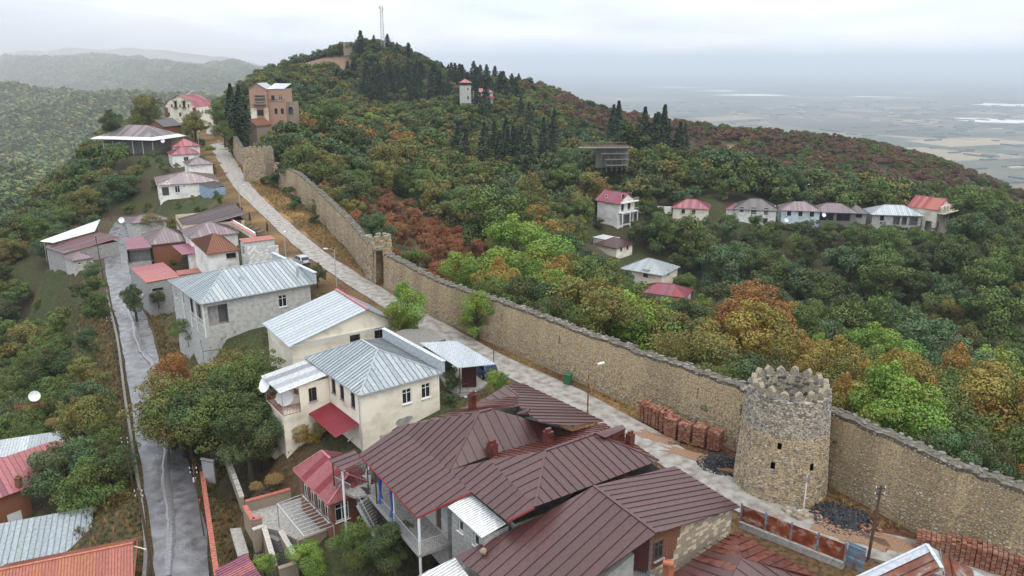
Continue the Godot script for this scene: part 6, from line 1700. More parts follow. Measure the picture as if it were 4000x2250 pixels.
func yard() -> void:
	# brick wall with red coping along the lane
	brick_coping_wall("coping_wall", "long low wall with red tile coping along the right of the lane", Vector3(-30.82, -7.30, -69.22), Vector3(-23.42, -7.30, -52.94), 0.0, M.brick, M.coral, 46)
	brick_coping_wall("garden_wall", "crumbling stepped stone garden wall beside the bare yard", Vector3(-28.98, -6.00, -70.68), Vector3(-24.03, -6.00, -61.34), 0.6, M.palebrick, M.concrete, 9)
	brick_coping_wall("retaining_wall", "stone wall with row of red brick coping beside the pergola", Vector3(-23.21, -5.20, -59.89), Vector3(-19.86, -5.20, -61.92), 0.3, M.palebrick, M.coral, 26)
	var gt := thing("yard_gate", "grey sheet metal gate with frame at the top of the coping wall", "gate", Vector3(-29.54, -7.60, -67.83), -20.0)
	var s := Shape.new()
	s.box(Vector3(0, 1.1, 0), Vector3(1.2, 2.2, 0.06))
	part(gt, "leaf", s, M.galv)
	s = Shape.new()
	s.box(Vector3(-0.65, 1.2, 0), Vector3(0.1, 2.4, 0.12)); s.box(Vector3(0.65, 1.2, 0), Vector3(0.1, 2.4, 0.12)); s.box(Vector3(0, 2.42, 0), Vector3(1.5, 0.1, 0.3))
	part(gt, "gate_frame", s, M.galv)
	# tiled garden house
	var h := house("garden_house", "garden house with raspberry red tiled sheet roof and large windows", Vector3(-15.01, -1.90, -59.04), 6.98, 4.62, -52.3, -5.6, "oldbrick", {"kind": "ridge", "ridge": [-2.6, 0, 2.6, 0], "rise": 1.3, "mats": ["pinkroof", "redsheet2", "pinkroof"], "spacing": 0.9, "rib": 0.04, "ribs": 4, "over": 0.35}, [[0, 0.2, 3.0, 1.0, 1.6, "white"], [0, 0.42, 3.0, 1.0, 1.6, "white"], [0, 0.64, 3.0, 1.0, 1.6, "white"], [0, 0.86, 3.0, 1.0, 1.6, "white"], [1, 0.25, 3.0, 1.2, 1.6, "white"]])
	# pergola of steel bars
	var pg := thing("pergola", "bare steel bar pergola frame over the sunken terrace", "pergola", Vector3(-17.67, -5.80, -55.50))
	var a0 := Vector3(-19.64, -3.60, -57.46); var a1 := Vector3(-16.20, -3.60, -52.79); var b0 := Vector3(-17.78, -3.50, -58.82); var b1 := Vector3(-14.17, -3.50, -54.12)
	for k in 12:
		s = Shape.new()
		s.bar(a0.lerp(a1, k / 11.0), b0.lerp(b1, k / 11.0), 0.06, 0.06)
		wpart(pg, "bar", s, M.galv)
	s = Shape.new()
	s.bar(a0, a1, 0.09, 0.09)
	wpart(pg, "beam", s, M.galv)
	s = Shape.new()
	s.bar(b0, b1, 0.09, 0.09)
	wpart(pg, "beam", s, M.oldwood)
	for q in [a0, a1, b1]: post(pg, q + f3(pg) - Vector3.UP * 2.2, 2.2, M.galv, 0.05)
	# sunken terrace: stone walls and stair
	var tr := thing("stone_terrace", "stone walled terrace with stair going down beside the pergola", "terrace", Vector3(-19.68, -6.40, -57.23))
	s = Shape.new()
	s.prism([Vector3(-23.07, -5.90, -60.06), Vector3(-20.78, -5.90, -61.18), Vector3(-18.86, -5.90, -62.33), Vector3(-15.28, -5.90, -57.93), Vector3(-17.55, -5.90, -55.64), Vector3(-19.59, -5.90, -57.05), Vector3(-22.21, -5.90, -57.93)], Vector3(0, -2.4, 0))
	wpart(tr, "terrace_slab", s, M.concrete)
	for seg in [[Vector3(-23.07, -5.00, -59.25), Vector3(-21.70, -5.00, -57.13), M.coral], [Vector3(-21.70, -5.00, -57.13), Vector3(-21.07, -5.00, -57.50), M.coral], [Vector3(-17.38, -5.40, -54.84), Vector3(-14.83, -5.40, -56.80), M.palebrick], [Vector3(-21.47, -5.40, -56.30), Vector3(-20.74, -5.40, -56.87), M.coping], [Vector3(-20.74, -5.40, -56.87), Vector3(-18.97, -6.60, -53.59), M.coping], [Vector3(-19.13, -5.40, -56.16), Vector3(-17.12, -6.40, -53.56), M.coping], [Vector3(-18.34, -6.40, -52.55), Vector3(-17.06, -6.40, -53.31), M.palebrick]]:
		s = Shape.new()
		s.bar(seg[0] - Vector3.UP * 1.0, seg[1] - Vector3.UP * 1.0, 0.34, 2.1)
		var wl := wpart(tr, "low_wall", s, M.palebrick)
		s = Shape.new()
		s.bar(seg[0] + Vector3.UP * 0.1, seg[1] + Vector3.UP * 0.1, 0.42, 0.1)
		part(wl, "coping", s, seg[2])
	for i in 9:
		s = Shape.new()
		var p := Vector3(-19.69, -6.00, -56.21).lerp(Vector3(-19.02, -8.20, -55.54), i / 8.0)
		s.box(p - Vector3.UP * 0.3, Vector3(1.3, 0.6, 0.42), Basis(Vector3.UP, -0.55))
		wpart(tr, "step", s, M.darkconcrete)
	var slab := thing("concrete_path", "concrete path strip between coping wall and stone terrace", "path", Vector3(-23.61, -7.60, -57.57))
	s = Shape.new()
	s.prism([Vector3(-24.78, -7.50, -59.76), Vector3(-23.87, -7.50, -59.92), Vector3(-22.01, -7.50, -56.31), Vector3(-22.74, -7.50, -55.77)], Vector3(0, -0.4, 0))
	wpart(slab, "slab", s, M.concrete)
	var pk := thing("timber_planks", "old timber planks leaning against the terrace wall", "planks", Vector3(-21.23, -8.00, -56.06))
	for k in 8:
		s = Shape.new()
		var base := Vector3(-21.62, -8.20, -56.21).lerp(Vector3(-20.71, -8.20, -56.21), k / 7.0)
		s.bar(base, base + Vector3(0.1 + rng.randf_range(-0.1, 0.1), 2.5 + rng.randf_range(-0.4, 0.2), -0.7), 0.16, 0.05)
		wpart(pk, "plank", s, M.oldwood)
	# bicycle on the landing
	bicycle(Vector3(-13.40, -1.45, -56.21), 20.0)
	for q in [[Vector3(-22.16, -5.60, -64.76), 0.75, "large heap of dry straw in the bare yard"], [Vector3(-23.59, -5.70, -63.70), 0.4, "small heap of dry straw in the bare yard"], [Vector3(-57.86, -12.00, -89.70), 0.9, "pile of dry hay among the trees left of the lane"]]:
		var st := Shape.new()
		var r := RandomNumberGenerator.new()
		r.seed = int(q[1] * 100)
		for k in 420:
			var d = Vector3(r.randfn(), absf(r.randfn()), r.randfn()).normalized() * q[1] * r.randf_range(0.55, 1.05)
			d.y *= 0.6
			var e := Vector3(r.randfn(), r.randfn() * 0.4, r.randfn()).normalized() * 0.32
			st.bar(d - e, d + e, 0.03, 0.03)
		var o := part(self, numbered("straw_heap"), st, M.straw, q[0])
		tag(o, q[2], "straw heap", "straw heaps")

func bicycle(at: Vector3, yaw: float) -> void:
	var t := thing("bicycle", "dark bicycle parked on the stair landing", "bicycle", at, yaw)
	for k in [-0.5, 0.5]:
		var s := Shape.new()
		var pts := []; var rad := []
		for i in 17:
			pts.append(Vector3(k + cos(TAU * i / 16.0) * 0.33, 0.34 + sin(TAU * i / 16.0) * 0.33, 0)); rad.append(0.022)
		s.tube(pts, rad, 5)
		var w := part(t, "wheel", s, M.tyre)
		s = Shape.new()
		for i in 8: s.bar(Vector3(k, 0.34, 0), Vector3(k + cos(TAU * i / 8.0) * 0.32, 0.34 + sin(TAU * i / 8.0) * 0.32, 0), 0.006, 0.006)
		part(w, "spoke", s, M.steel)
	var f := Shape.new()
	for q in [[Vector3(-0.5, 0.34, 0), Vector3(-0.05, 0.3, 0)], [Vector3(-0.05, 0.3, 0), Vector3(-0.15, 0.78, 0)], [Vector3(-0.15, 0.74, 0), Vector3(0.38, 0.76, 0)], [Vector3(-0.05, 0.3, 0), Vector3(0.4, 0.68, 0)], [Vector3(-0.5, 0.34, 0), Vector3(-0.15, 0.72, 0)], [Vector3(0.5, 0.34, 0), Vector3(0.37, 0.95, 0)]]: f.bar(q[0], q[1], 0.035, 0.035)
	part(t, "frame", f, M.blackmetal)
	f = Shape.new()
	f.bar(Vector3(0.37, 0.95, -0.28), Vector3(0.37, 0.95, 0.28), 0.03, 0.03)
	part(t, "handlebar", f, M.blackmetal)
	f = Shape.new()
	f.prism([Vector3(-0.3, 0.83, -0.08), Vector3(-0.02, 0.83, -0.03), Vector3(-0.02, 0.83, 0.03), Vector3(-0.3, 0.83, 0.08)], Vector3(0, -0.06, 0))
	part(t, "saddle", f, M.tyre)

func bottom_right() -> void:
	# red rust roof with three faces
	var root := thing("rust_roofed_house", "rusty red hip roof at the bottom below the fence", "house", Vector3(15.12, -1.50, -45.13))
	var roof := wroof(root)
	var ap := Vector3(14.13, 2.60, -41.36); var top := Vector3(15.02, 1.60, -45.74)
	roof_plane(roof, [Vector3(10.29, 1.00, -42.22), Vector3(8.23, 0.60, -40.60), Vector3(11.99, 1.40, -38.71), ap, top], [M.rustroof, M.brownroof2], 0.62)
	roof_plane(roof, [Vector3(18.97, 1.00, -42.06), top, ap, Vector3(19.16, 1.20, -41.32)], [M.rustroof2, M.rustroof], 0.62)
	roof_plane(roof, [Vector3(19.29, 1.00, -41.59), Vector3(18.14, 0.60, -39.72), Vector3(12.07, 1.20, -38.96), ap], [M.brownroof2, M.brownroof], 0.62)
	under_block(root, [Vector3(10.29, 1.00, -42.22), Vector3(8.23, 0.60, -40.60), Vector3(12.07, 1.20, -38.96), Vector3(18.14, 0.60, -39.72), Vector3(19.29, 1.00, -41.59), top], 5.0, M.cement)
	var ch := Shape.new()
	ch.box(Vector3(9.80, 1.40, -41.91), Vector3(0.5, 1.0, 0.5), Basis(Vector3.UP, -0.9))
	var c := part(roof, "chimney", ch, M.orangeroof)
	ch = Shape.new()
	var cc := Vector3(9.75, 2.00, -41.80)
	ch.tube([cc - Vector3(0.3, 0.1, 0.1), cc + Vector3(0.3, -0.1, 0.1)], [0.2, 0.2], 10)
	part(c, "cap", ch, M.orangeroof)
	var wl := Shape.new()
	wl.prism([Vector3(16.48, -0.60, -49.14), Vector3(22.02, -0.60, -44.40), Vector3(22.02, -0.60, -44.40) - Vector3.UP * 3, Vector3(16.48, -0.60, -49.14) - Vector3.UP * 3], Vector3(-0.3, 0, -0.2))
	wpart(root, "yard_wall", wl, M.cement)
	# zinc roof in the corner
	root = thing("zinc_roofed_house", "light zinc hip roof with rust stains in the lower right corner", "house", Vector3(28.45, -2.00, -45.80))
	roof = wroof(root)
	ap = Vector3(25.53, 3.40, -41.59)
	var e0 := Vector3(20.93, 1.40, -40.90)
	roof_plane(roof, [e0, Vector3(21.29, 1.40, -38.43), Vector3(25.39, 3.20, -39.52), ap], [M.rustyzinc, M.zinc], 0.7)
	roof_plane(roof, [Vector3(28.84, 1.80, -40.68), ap, Vector3(25.39, 3.20, -39.52), Vector3(26.38, 1.60, -38.46)], [M.rustyzinc, M.greyroof2], 0.7)
	ridge_cap(roof, ap, Vector3(25.39, 3.20, -39.52), M.zinc); ridge_cap(roof, ap, e0, M.zinc, 0.16)
	under_block(root, [e0, Vector3(21.29, 1.40, -38.43), Vector3(26.38, 1.60, -38.46), Vector3(28.84, 1.80, -40.68)], 4.5, M.cement)
	root = thing("corrugated_lean_to", "white corrugated sheet roof corner at the bottom below the brown roof", "lean-to", Vector3(-4.90, -2.00, -46.50))
	roof = wroof(root)
	roof_plane(roof, [Vector3(-7.65, -0.60, -42.60), Vector3(-5.55, -0.60, -39.87), Vector3(-2.06, 0.10, -41.55), Vector3(-3.82, 0.10, -44.94)], [M.whitesheet], 0.95, 0.04, 4)
	under_block(root, [Vector3(-7.65, -0.60, -42.60), Vector3(-5.55, -0.60, -39.87), Vector3(-2.06, 0.10, -41.55), Vector3(-3.82, 0.10, -44.94)], 4.5, M.cement)
	var wq := Shape.new()
	wq.prism([Vector3(-7.43, -0.80, -42.86), Vector3(-3.83, -0.10, -45.02), Vector3(-3.83, -0.10, -45.02) - Vector3.UP * 4, Vector3(-7.43, -0.80, -42.86) - Vector3.UP * 4], Vector3(0.2, 0, 0.3))
	wpart(root, "wall", wq, M.cement)
	root = thing("corrugated_shelter", "grey weathered corrugated asbestos sheet roof under the brick gable", "shelter", Vector3(7.88, -0.50, -44.60))
	roof = wroof(root)
	roof_plane(roof, [Vector3(5.85, 0.30, -41.90), Vector3(9.16, 0.30, -41.90), Vector3(8.41, 0.90, -43.34), Vector3(6.53, 0.90, -42.68)], [M.slate2], 0.9, 0.05, 5)
	# rusty fence along the street: posts, panels, concrete footing
	var fe := thing("sheet_fence", "fence of rusty sheet panels with blue posts on a concrete footing along the street", "fence", Vector3(16.34, 0.00, -48.83))
	var a := Vector3(16.39, -0.20, -48.94); var b := Vector3(21.88, -0.20, -44.19)
	var ft := Shape.new()
	ft.bar(a, b, 0.4, 1.0)
	wpart(fe, "footing", ft, M.concrete)
	for k in 5:
		var p := a.lerp(b, k / 4.0)
		var s := Shape.new()
		s.box(p + Vector3.UP * 1.15, Vector3(0.12, 1.6, 0.12), Basis(Vector3.UP, -0.6))
		wpart(fe, "post", s, M.gate)
		if k < 4:
			var q := a.lerp(b, (k + 1) / 4.0)
			s = Shape.new()
			s.bar(p.lerp(q, 0.04) + Vector3.UP * 1.15, p.lerp(q, 0.96) + Vector3.UP * 1.15, 0.03, 1.25)
			wpart(fe, "sheet_panel", s, M.rustpanel)
	var gt := thing("street_gate", "pale blue rust-flecked sheet metal gate at the end of the fence", "gate", Vector3(22.02, -0.40, -44.46))
	var g0 := Vector3(22.19, -0.60, -44.57); var g1 := Vector3(23.00, -0.60, -43.74)
	for k in 2:
		var s := Shape.new()
		s.bar(g0.lerp(g1, k * 0.5 + 0.01) + Vector3.UP * 1.1, g0.lerp(g1, k * 0.5 + 0.49) + Vector3.UP * 1.1, 0.05, 2.2)
		var lf := wpart(gt, "leaf", s, M.gate)
		s = Shape.new()
		for y in [0.2, 1.1, 2.0]: s.bar(g0.lerp(g1, k * 0.5 + 0.02) + Vector3.UP * y, g0.lerp(g1, k * 0.5 + 0.48) + Vector3.UP * y, 0.1, 0.07)
		part(lf, "rail", s, M.bluepaint)

# ---------------------------------------------------------------- things in the street
func car(called: String, label: String, at: Vector3, yaw: float, paint: Material, detail := true) -> void:
	var t := thing(called, label, "car", at, yaw)
	# lofted body along x: front at +x
	var xs := [-1.95, -1.85, -1.2, -0.2, 0.7, 1.5, 1.9, 1.98]
	var tops := [0.75, 0.98, 1.0, 0.98, 0.96, 0.86, 0.72, 0.6]
	var lows := [0.42, 0.3, 0.22, 0.22, 0.22, 0.24, 0.3, 0.4]
	var wid := [0.68, 0.78, 0.84, 0.85, 0.85, 0.82, 0.74, 0.62]
	var loft := func(s: Shape, xx: Array, tp: Array, lo: Array, wd: Array, inset: float) -> void:
		for i in xx.size() - 1:
			for sd in [-1.0, 1.0]:
				var a := Vector3(xx[i], lo[i], sd * wd[i]); var b := Vector3(xx[i + 1], lo[i + 1], sd * wd[i + 1])
				var c := Vector3(xx[i + 1], tp[i + 1], sd * (wd[i + 1] - inset)); var d := Vector3(xx[i], tp[i], sd * (wd[i] - inset))
				if sd > 0: s.quad(a, d, c, b)
				else: s.quad(b, c, d, a)
			s.quad(Vector3(xx[i], tp[i], wd[i] - inset), Vector3(xx[i], tp[i], -wd[i] + inset), Vector3(xx[i + 1], tp[i + 1], -wd[i + 1] + inset), Vector3(xx[i + 1], tp[i + 1], wd[i + 1] - inset))
		for e in [0, xx.size() - 1]: s.quad(Vector3(xx[e], lo[e], -wd[e]), Vector3(xx[e], tp[e], -wd[e] + inset), Vector3(xx[e], tp[e], wd[e] - inset), Vector3(xx[e], lo[e], wd[e]))
	var s := Shape.new()
	loft.call(s, xs, tops, lows, wid, 0.05)
	part(t, "body", s, paint)
	s = Shape.new()
	loft.call(s, [-1.8, -1.45, -0.4, 0.35, 0.95], [1.02, 1.42, 1.48, 1.44, 0.98], [0.95, 0.96, 0.96, 0.95, 0.93], [0.72, 0.76, 0.77, 0.76, 0.74], 0.12)
	var cab := part(t, "window_band", s, M.glass)
	s = Shape.new()
	loft.call(s, [-1.5, -1.35, -0.4, 0.3, 0.4], [1.45, 1.5, 1.54, 1.5, 1.46], [1.4, 1.42, 1.46, 1.43, 1.41], [0.62, 0.66, 0.67, 0.66, 0.62], 0.05)
	part(t, "roof_panel", s, paint)
	s = Shape.new()
	for sd in [-0.7, 0.7]:
		for q in [[Vector3(-1.78, 1.0, sd), Vector3(-1.42, 1.45, sd * 0.92)], [Vector3(-0.45, 0.98, sd * 1.07), Vector3(-0.45, 1.48, sd * 0.95)], [Vector3(0.98, 0.98, sd), Vector3(0.36, 1.46, sd * 0.92)]]: s.bar(q[0], q[1], 0.07, 0.07)
	part(t, "pillar", s, paint)
	for x in [-1.25, 1.25]:
		for sd in [-0.78, 0.78]:
			s = Shape.new()
			s.tube([Vector3(x, 0.31, sd - 0.1), Vector3(x, 0.31, sd + 0.1)], [0.31, 0.31], 16)
			var w := part(t, "wheel", s, M.tyre)
			s = Shape.new()
			s.tube([Vector3(x, 0.31, sd - 0.11), Vector3(x, 0.31, sd + 0.11)], [0.19, 0.19], 12)
			part(w, "rim", s, M.steel)
	for sd in [-0.6, 0.6]:
		s = Shape.new()
		s.box(Vector3(-1.9, 0.86, sd), Vector3(0.1, 0.24, 0.18))
		part(t, "tail_light", s, M.redlens)
		s = Shape.new()
		s.box(Vector3(1.9, 0.66, sd), Vector3(0.12, 0.14, 0.24))
		part(t, "headlight", s, M.paleplastic)
	s = Shape.new()
	s.box(Vector3(-1.98, 0.66, 0), Vector3(0.02, 0.12, 0.5))
	part(t, "number_plate", s, M.frame)
	s = Shape.new()
	s.box(Vector3(-1.95, 0.42, 0), Vector3(0.12, 0.16, 1.3))
	part(t, "bumper", s, M.tyre)

func brick_stack(at: Vector3, yaw: float, w: float, d: float, h: float, label: String, group: String) -> void:
	var t := thing("brick_stack", label, "brick stack", at, yaw, group)
	var core := Shape.new()
	core.box(Vector3(0, h * 0.5 - 0.1, 0), Vector3(w - 0.2, h - 0.2, d - 0.2))
	part(t, "packed_core", core, M.oldbrick)
	var bh := 0.1
	var rows := int(h / bh)
	var nx := int(w / 0.25); var nz := int(d / 0.25)
	for r in rows:
		var y := r * bh + bh * 0.5
		for i in nx:
			if rng.randf() < 0.02: continue
			var b := part(t, "brick", brick_mesh, brick_mats[rng.randi() % 4], Vector3(-w * 0.5 + (i + 0.5) * w / nx, y, d * 0.5 - 0.06 + rng.randf_range(-0.03, 0.04)), Basis(Vector3.UP, rng.randf_range(-0.08, 0.08)))
		for i in nz:
			part(t, "brick", brick_mesh, brick_mats[rng.randi() % 4], Vector3(w * 0.5 - 0.06 + rng.randf_range(-0.03, 0.04), y, -d * 0.5 + (i + 0.4) * d / nz), Basis(Vector3.UP, PI * 0.5 + rng.randf_range(-0.08, 0.08)))
	for i in nx:
		for k in nz * 2:
			if rng.randf() < 0.85: part(t, "brick", brick_mesh, brick_mats[rng.randi() % 4], Vector3(-w * 0.5 + (i + 0.5) * w / nx, h + rng.randf_range(-0.02, 0.03), -d * 0.5 + (k + 0.5) * d / nz * 0.5), Basis.from_euler(Vector3(rng.randf_range(-0.1, 0.1), rng.randf_range(-0.3, 0.3), rng.randf_range(-0.12, 0.12))))
var brick_mesh: ArrayMesh
var brick_mats := []

func heap(called: String, label: String, category: String, at: Vector3, r: float, h: float, m: Material) -> void:
	var t := thing(called, label, category, at)
	var s := Shape.new()
	var rr := RandomNumberGenerator.new()
	rr.seed = int(r * 1000)
	var prof := []
	for i in 9: prof.append(Vector2(r * (1.0 - i / 8.0) + 0.001, -0.1 + (h + 0.1) * pow(sin(PI * 0.5 * i / 8.0), 1.2)))
	s.lathe(prof, 26, 0.11, rr)
	part(t, "mound", s, m)
	var places := []; var cols := []
	for k in 900:
		var az := rr.randf() * TAU
		var d := sqrt(rr.randf()) * 1.25
		places.append(Transform3D(Basis.from_euler(Vector3(rr.randf() * 3.0, az, 0)).scaled(Vector3.ONE * rr.randf_range(0.07, 0.2)), Vector3(cos(az) * d * r, maxf(0.02, -0.1 + (h + 0.1) * pow(sin(PI * 0.5 * clampf(1.0 - d, 0.0, 1.0)), 1.2)), sin(az) * d * r)))
		cols.append([Color(0.05, 0.05, 0.055), Color(0.08, 0.08, 0.08), Color(0.13, 0.12, 0.12), Color(0.03, 0.03, 0.035)][rr.randi() % 4])
	multi(t, "gravel", stones[0], M.stone, places, cols)

func street_things() -> void:
	var bs := Shape.new()
	bs.box(Vector3.ZERO, Vector3(0.245, 0.088, 0.13))
	brick_mesh = bs.mesh()
	for c in [Color(0.36, 0.14, 0.08), Color(0.3, 0.11, 0.07), Color(0.42, 0.2, 0.13), Color(0.46, 0.27, 0.2)]:
		var m: StandardMaterial3D = M.brick.duplicate()
		m.albedo_color = c.linear_to_srgb()
		brick_mats.append(m)
	var yaw := -32.0
	# stacks by the wall, left of the tower
	var a := Vector3(11.81, 0.00, -65.62); var b := Vector3(13.45, 0.00, -63.38)
	var words := ["first", "second", "third", "fourth", "fifth", "sixth", "seventh", "eighth"]
	for k in 4: brick_stack(a.lerp(b, k / 3.0) + Vector3(0.5, 0, -0.4), -38.0, 0.95, 1.1, 1.75 + rng.randf_range(-0.1, 0.1), "%s brick stack from the left in the left row by the wall" % words[k], "brick stacks in the left row by the wall")
	a = Vector3(13.67, 0.00, -62.31); b = Vector3(16.93, 0.00, -60.11)
	for k in 4: brick_stack(a.lerp(b, k / 3.0) + Vector3(0.5, 0, -0.4), -34.0, 1.05, 1.1, 1.6 + [0.2, 0.0, 0.1, 0.0][k], "%s brick stack from the left in the row next to the gravel heap" % words[k], "brick stacks next to the gravel heap")
	a = Vector3(27.76, 0.00, -45.81); b = Vector3(32.82, 0.00, -42.30)
	for k in 8: brick_stack(a.lerp(b, k / 7.0) + Vector3(0.3, 0, -0.4), -30.0, 0.85, 1.15, [1.0, 1.1, 1.35, 1.45, 1.5, 1.5, 1.5, 1.5][k], "%s brick stack from the left in the row at the lower right" % words[k], "brick stacks at the lower right")
	for q in [[Vector3(15.06, 0.04, -59.06), 3.0, 1.0], [Vector3(23.84, 0.04, -47.41), 3.2, 1.1], [Vector3(26.51, 0.04, -46.48), 2.6, 0.9], [Vector3(12.56, 0.04, -62.38), 2.4, 0.8]]:   # spilled brick dust on the street
		var ds := Shape.new()
		var poly := []
		for k in 22:
			var az := TAU * k / 22.0
			var d := Vector3(cos(az) * q[1], 0, sin(az) * q[2]).rotated(Vector3.UP, -0.55) * rng.randf_range(0.55, 1.1)
			poly.append(q[0] + d + Vector3(0, 0.03, 0))
		ds.prism(poly, Vector3(0, -0.05, 0))
		structure("brick_dust", ds, M.brickdust)
	heap("gravel_heap", "dark gravel heap between brick stacks and round tower", "gravel heap", Vector3(17.12, 0.00, -57.65), 1.5, 0.65, M.gravel)
	heap("gravel_heap", "flat dark gravel heap right of the round tower's foot", "gravel heap", Vector3(23.97, 0.00, -49.64), 1.8, 0.45, M.gravel)
	var r := RandomNumberGenerator.new()
	r.seed = 8
	for k in 70:
		var p := Vector3(22.85, 0.06, -49.75).lerp(Vector3(25.72, 0.06, -48.15), r.randf()) + Vector3(r.randfn() * 0.5, 0, r.randfn() * 0.45)
		var o := part(self, numbered("loose_brick"), brick_mesh, brick_mats[k % 4], p + Vector3.UP * r.randf_range(0, 0.1), Basis.from_euler(Vector3(r.randf_range(-0.4, 0.4), r.randf() * TAU, r.randf_range(-0.4, 0.4))))
		tag(o, "loose red brick scattered around the flat gravel heap by the tower", "brick", "bricks scattered by the flat gravel heap")
	for k in 16:
		var p := Vector3(20.24, 0.06, -50.58).lerp(Vector3(21.62, 0.06, -49.54), r.randf()) + Vector3(r.randfn() * 0.4, 0, r.randfn() * 0.3)
		var o := part(self, numbered("loose_stone"), stones[k % 4], stone_mats[k % 8], p, Basis.from_euler(Vector3(0, r.randf() * TAU, 0)).scaled(Vector3.ONE * r.randf_range(0.3, 0.55)))
		tag(o, "loose rubble stone lying in front of the round tower's foot", "stone", "rubble stones at the tower's foot")
	var pl := Shape.new()
	pl.box(Vector3.ZERO, Vector3(1.4, 0.2, 0.5))
	var pallet := part(self, numbered("brick_slab"), pl, M.oldbrick, Vector3(17.37, 0.12, -56.40), Basis(Vector3.UP, -0.4))
	tag(pallet, "low broken brick slab lying left of the round tower", "slab")
	# sign, lamps, bin, poles
	var sg := thing("road_sign", "back of a round road sign on a white post by the tower", "road sign", Vector3(21.68, 0.00, -51.00))
	post(sg, Vector3.ZERO, 2.7, M.frame, 0.045)
	var s := Shape.new()
	s.tube([Vector3(0.05, 2.55, 0), Vector3(0.08, 2.55, 0.03)], [0.32, 0.32], 18)
	part(sg, "sign_plate", s, M.galv)
	lamp_post(Vector3(7.13, 0.00, -67.26), 4.6, 20.0, "rusty street lamp beside the long wall above the brown roofs", M.rustpanel)
	lamp_post(Vector3(-58.09, 0.00, -164.73), 6.4, 15.0, "tall street lamp at the bend of the pale street", M.steel)
	lamp_post(Vector3(-25.77, 0.00, -109.95), 5.6, 200.0, "grey street lamp by the hedge behind the gabled house", M.steel)
	lamp_post(Vector3(-37.67, 0.00, -126.06), 4.4, 90.0, "slim lamp beside the silver car", M.steel, 0.1)
	lamp_post(Vector3(-104.14, 5.12, -262.00), 4.0, 60.0, "small lamp on the upper street near the red roofs", M.steel, 0.3)
	var bin := thing("wheelie_bin", "green wheelie bin standing on the dry grass by the wall", "bin", Vector3(5.76, 0.00, -74.28), -30.0)
	s = Shape.new()
	s.prism([Vector3(-0.34, 1.0, -0.36), Vector3(0.34, 1.0, -0.36), Vector3(0.34, 1.0, 0.36), Vector3(-0.34, 1.0, 0.36)], Vector3(0.0, -0.95, 0.0))
	part(bin, "body", s, M.green)
	s = Shape.new()
	s.box(Vector3(0, 1.05, 0.02), Vector3(0.74, 0.09, 0.8))
	part(bin, "lid", s, M.green)
	for k in [-0.3, 0.3]:
		s = Shape.new()
		s.tube([Vector3(k - 0.04, 0.12, -0.36), Vector3(k + 0.04, 0.12, -0.36)], [0.12, 0.12], 10)
		part(bin, "wheel", s, M.tyre)
	utility_pole(Vector3(23.77, 0.00, -44.85), 5.6, Vector3(0.15, 0, 0), "dark utility pole by the street in front of the gravel heap")
	utility_pole(Vector3(-29.91, -9.30, -55.64), 8.2, Vector3(-0.2, 0, 0), "leaning dark utility pole at the bottom of the lane", 0.14)
	utility_pole(Vector3(-54.60, -9.40, -100.48), 8.0, Vector3(-0.2, 0, 0), "dark utility pole left of the lane with lamp arm")
	utility_pole(Vector3(-79.81, -9.50, -146.65), 9.0, Vector3(-0.3, 0, 0), "dark utility pole left of the lane opposite the coral roof")
	utility_pole(Vector3(-105.85, -9.40, -203.03), 6.5, Vector3(-0.4, 0, 0), "utility pole at the top end of the wet lane")
	utility_pole(Vector3(-37.92, -9.40, -69.25), 6.0, Vector3(-0.15, 0, 0), "thin utility pole left of the lane opposite the yard gate", 0.07)
	utility_pole(Vector3(-27.65, -9.00, -60.94), 7.0, Vector3(-0.25, 0, 0), "thin dark pole between the lane and the coping wall", 0.07)
	for q in [[Vector3(51.39, -13.88, -255.00), "lamp pole behind the white boundary wall across the ravine"], [Vector3(71.03, -14.54, -255.00), "lamp pole left of the grey slate house across the ravine"], [Vector3(96.55, -14.54, -255.00), "lamp pole behind the mauve roof across the ravine"]]: lamp_post(q[0], 7.0, 30.0, q[1], M.steel)
	wire(Vector3(23.77, 0.00, -44.85) + Vector3(0.15, 5.4, 0), Vector3(18.73, 2.00, -40.41), 0.2, "wire from the tower pole down to the rusty roof")
	wire(Vector3(23.77, 0.00, -44.85) + Vector3(0.15, 5.4, 0), Vector3(33, 4.0, -40), 0.3, "wire from the tower pole to the lower right corner")
	wire(Vector3(-29.91, -9.30, -55.64) + Vector3(-0.2, 8.0, 0), Vector3(-54.60, -9.40, -100.48) + Vector3(-0.2, 7.6, 0), 0.6, "wire along the lane from the bottom pole upward")
	wire(Vector3(-54.60, -9.40, -100.48) + Vector3(-0.2, 7.6, 0), Vector3(-79.81, -9.50, -146.65) + Vector3(-0.3, 8.6, 0), 0.6, "wire along the middle of the lane")
	wire(Vector3(-79.81, -9.50, -146.65) + Vector3(-0.3, 8.6, 0), Vector3(-105.85, -9.40, -203.03) + Vector3(-0.4, 6.2, 0), 0.6, "wire along the upper end of the lane")
	wire(Vector3(-29.91, -9.30, -55.64) + Vector3(-0.2, 7.0, 0), Vector3(-19.03, -5.20, -50.11), 0.3, "wire crossing the lane to the purple shed")
	wire(Vector3(21.15, 7.00, -63.27), Vector3(10.64, 2.00, -98.75), 1.5, "wire crossing the ravine trees behind the wall")
	dish(Vector3(-62.22, -10.00, -93.51), 1.4, 30.0, "satellite dish on a pole among the trees left of the lane")
	dish(Vector3(-93.93, -5.00, -184.63), 1.4, 10.0, "large white satellite dish at the top of the lane")
	for q in [[Vector3(81.50, -13.63, -228.00), "satellite dish below the grey slate house across the ravine"], [Vector3(93.25, -12.48, -230.00), "satellite dish on the long roofed house across the ravine"], [Vector3(-112.80, 6.90, -255.00), "satellite dish behind the red roofs of the upper town"]]: dish(q[0], 1.3, 10.0, q[1])
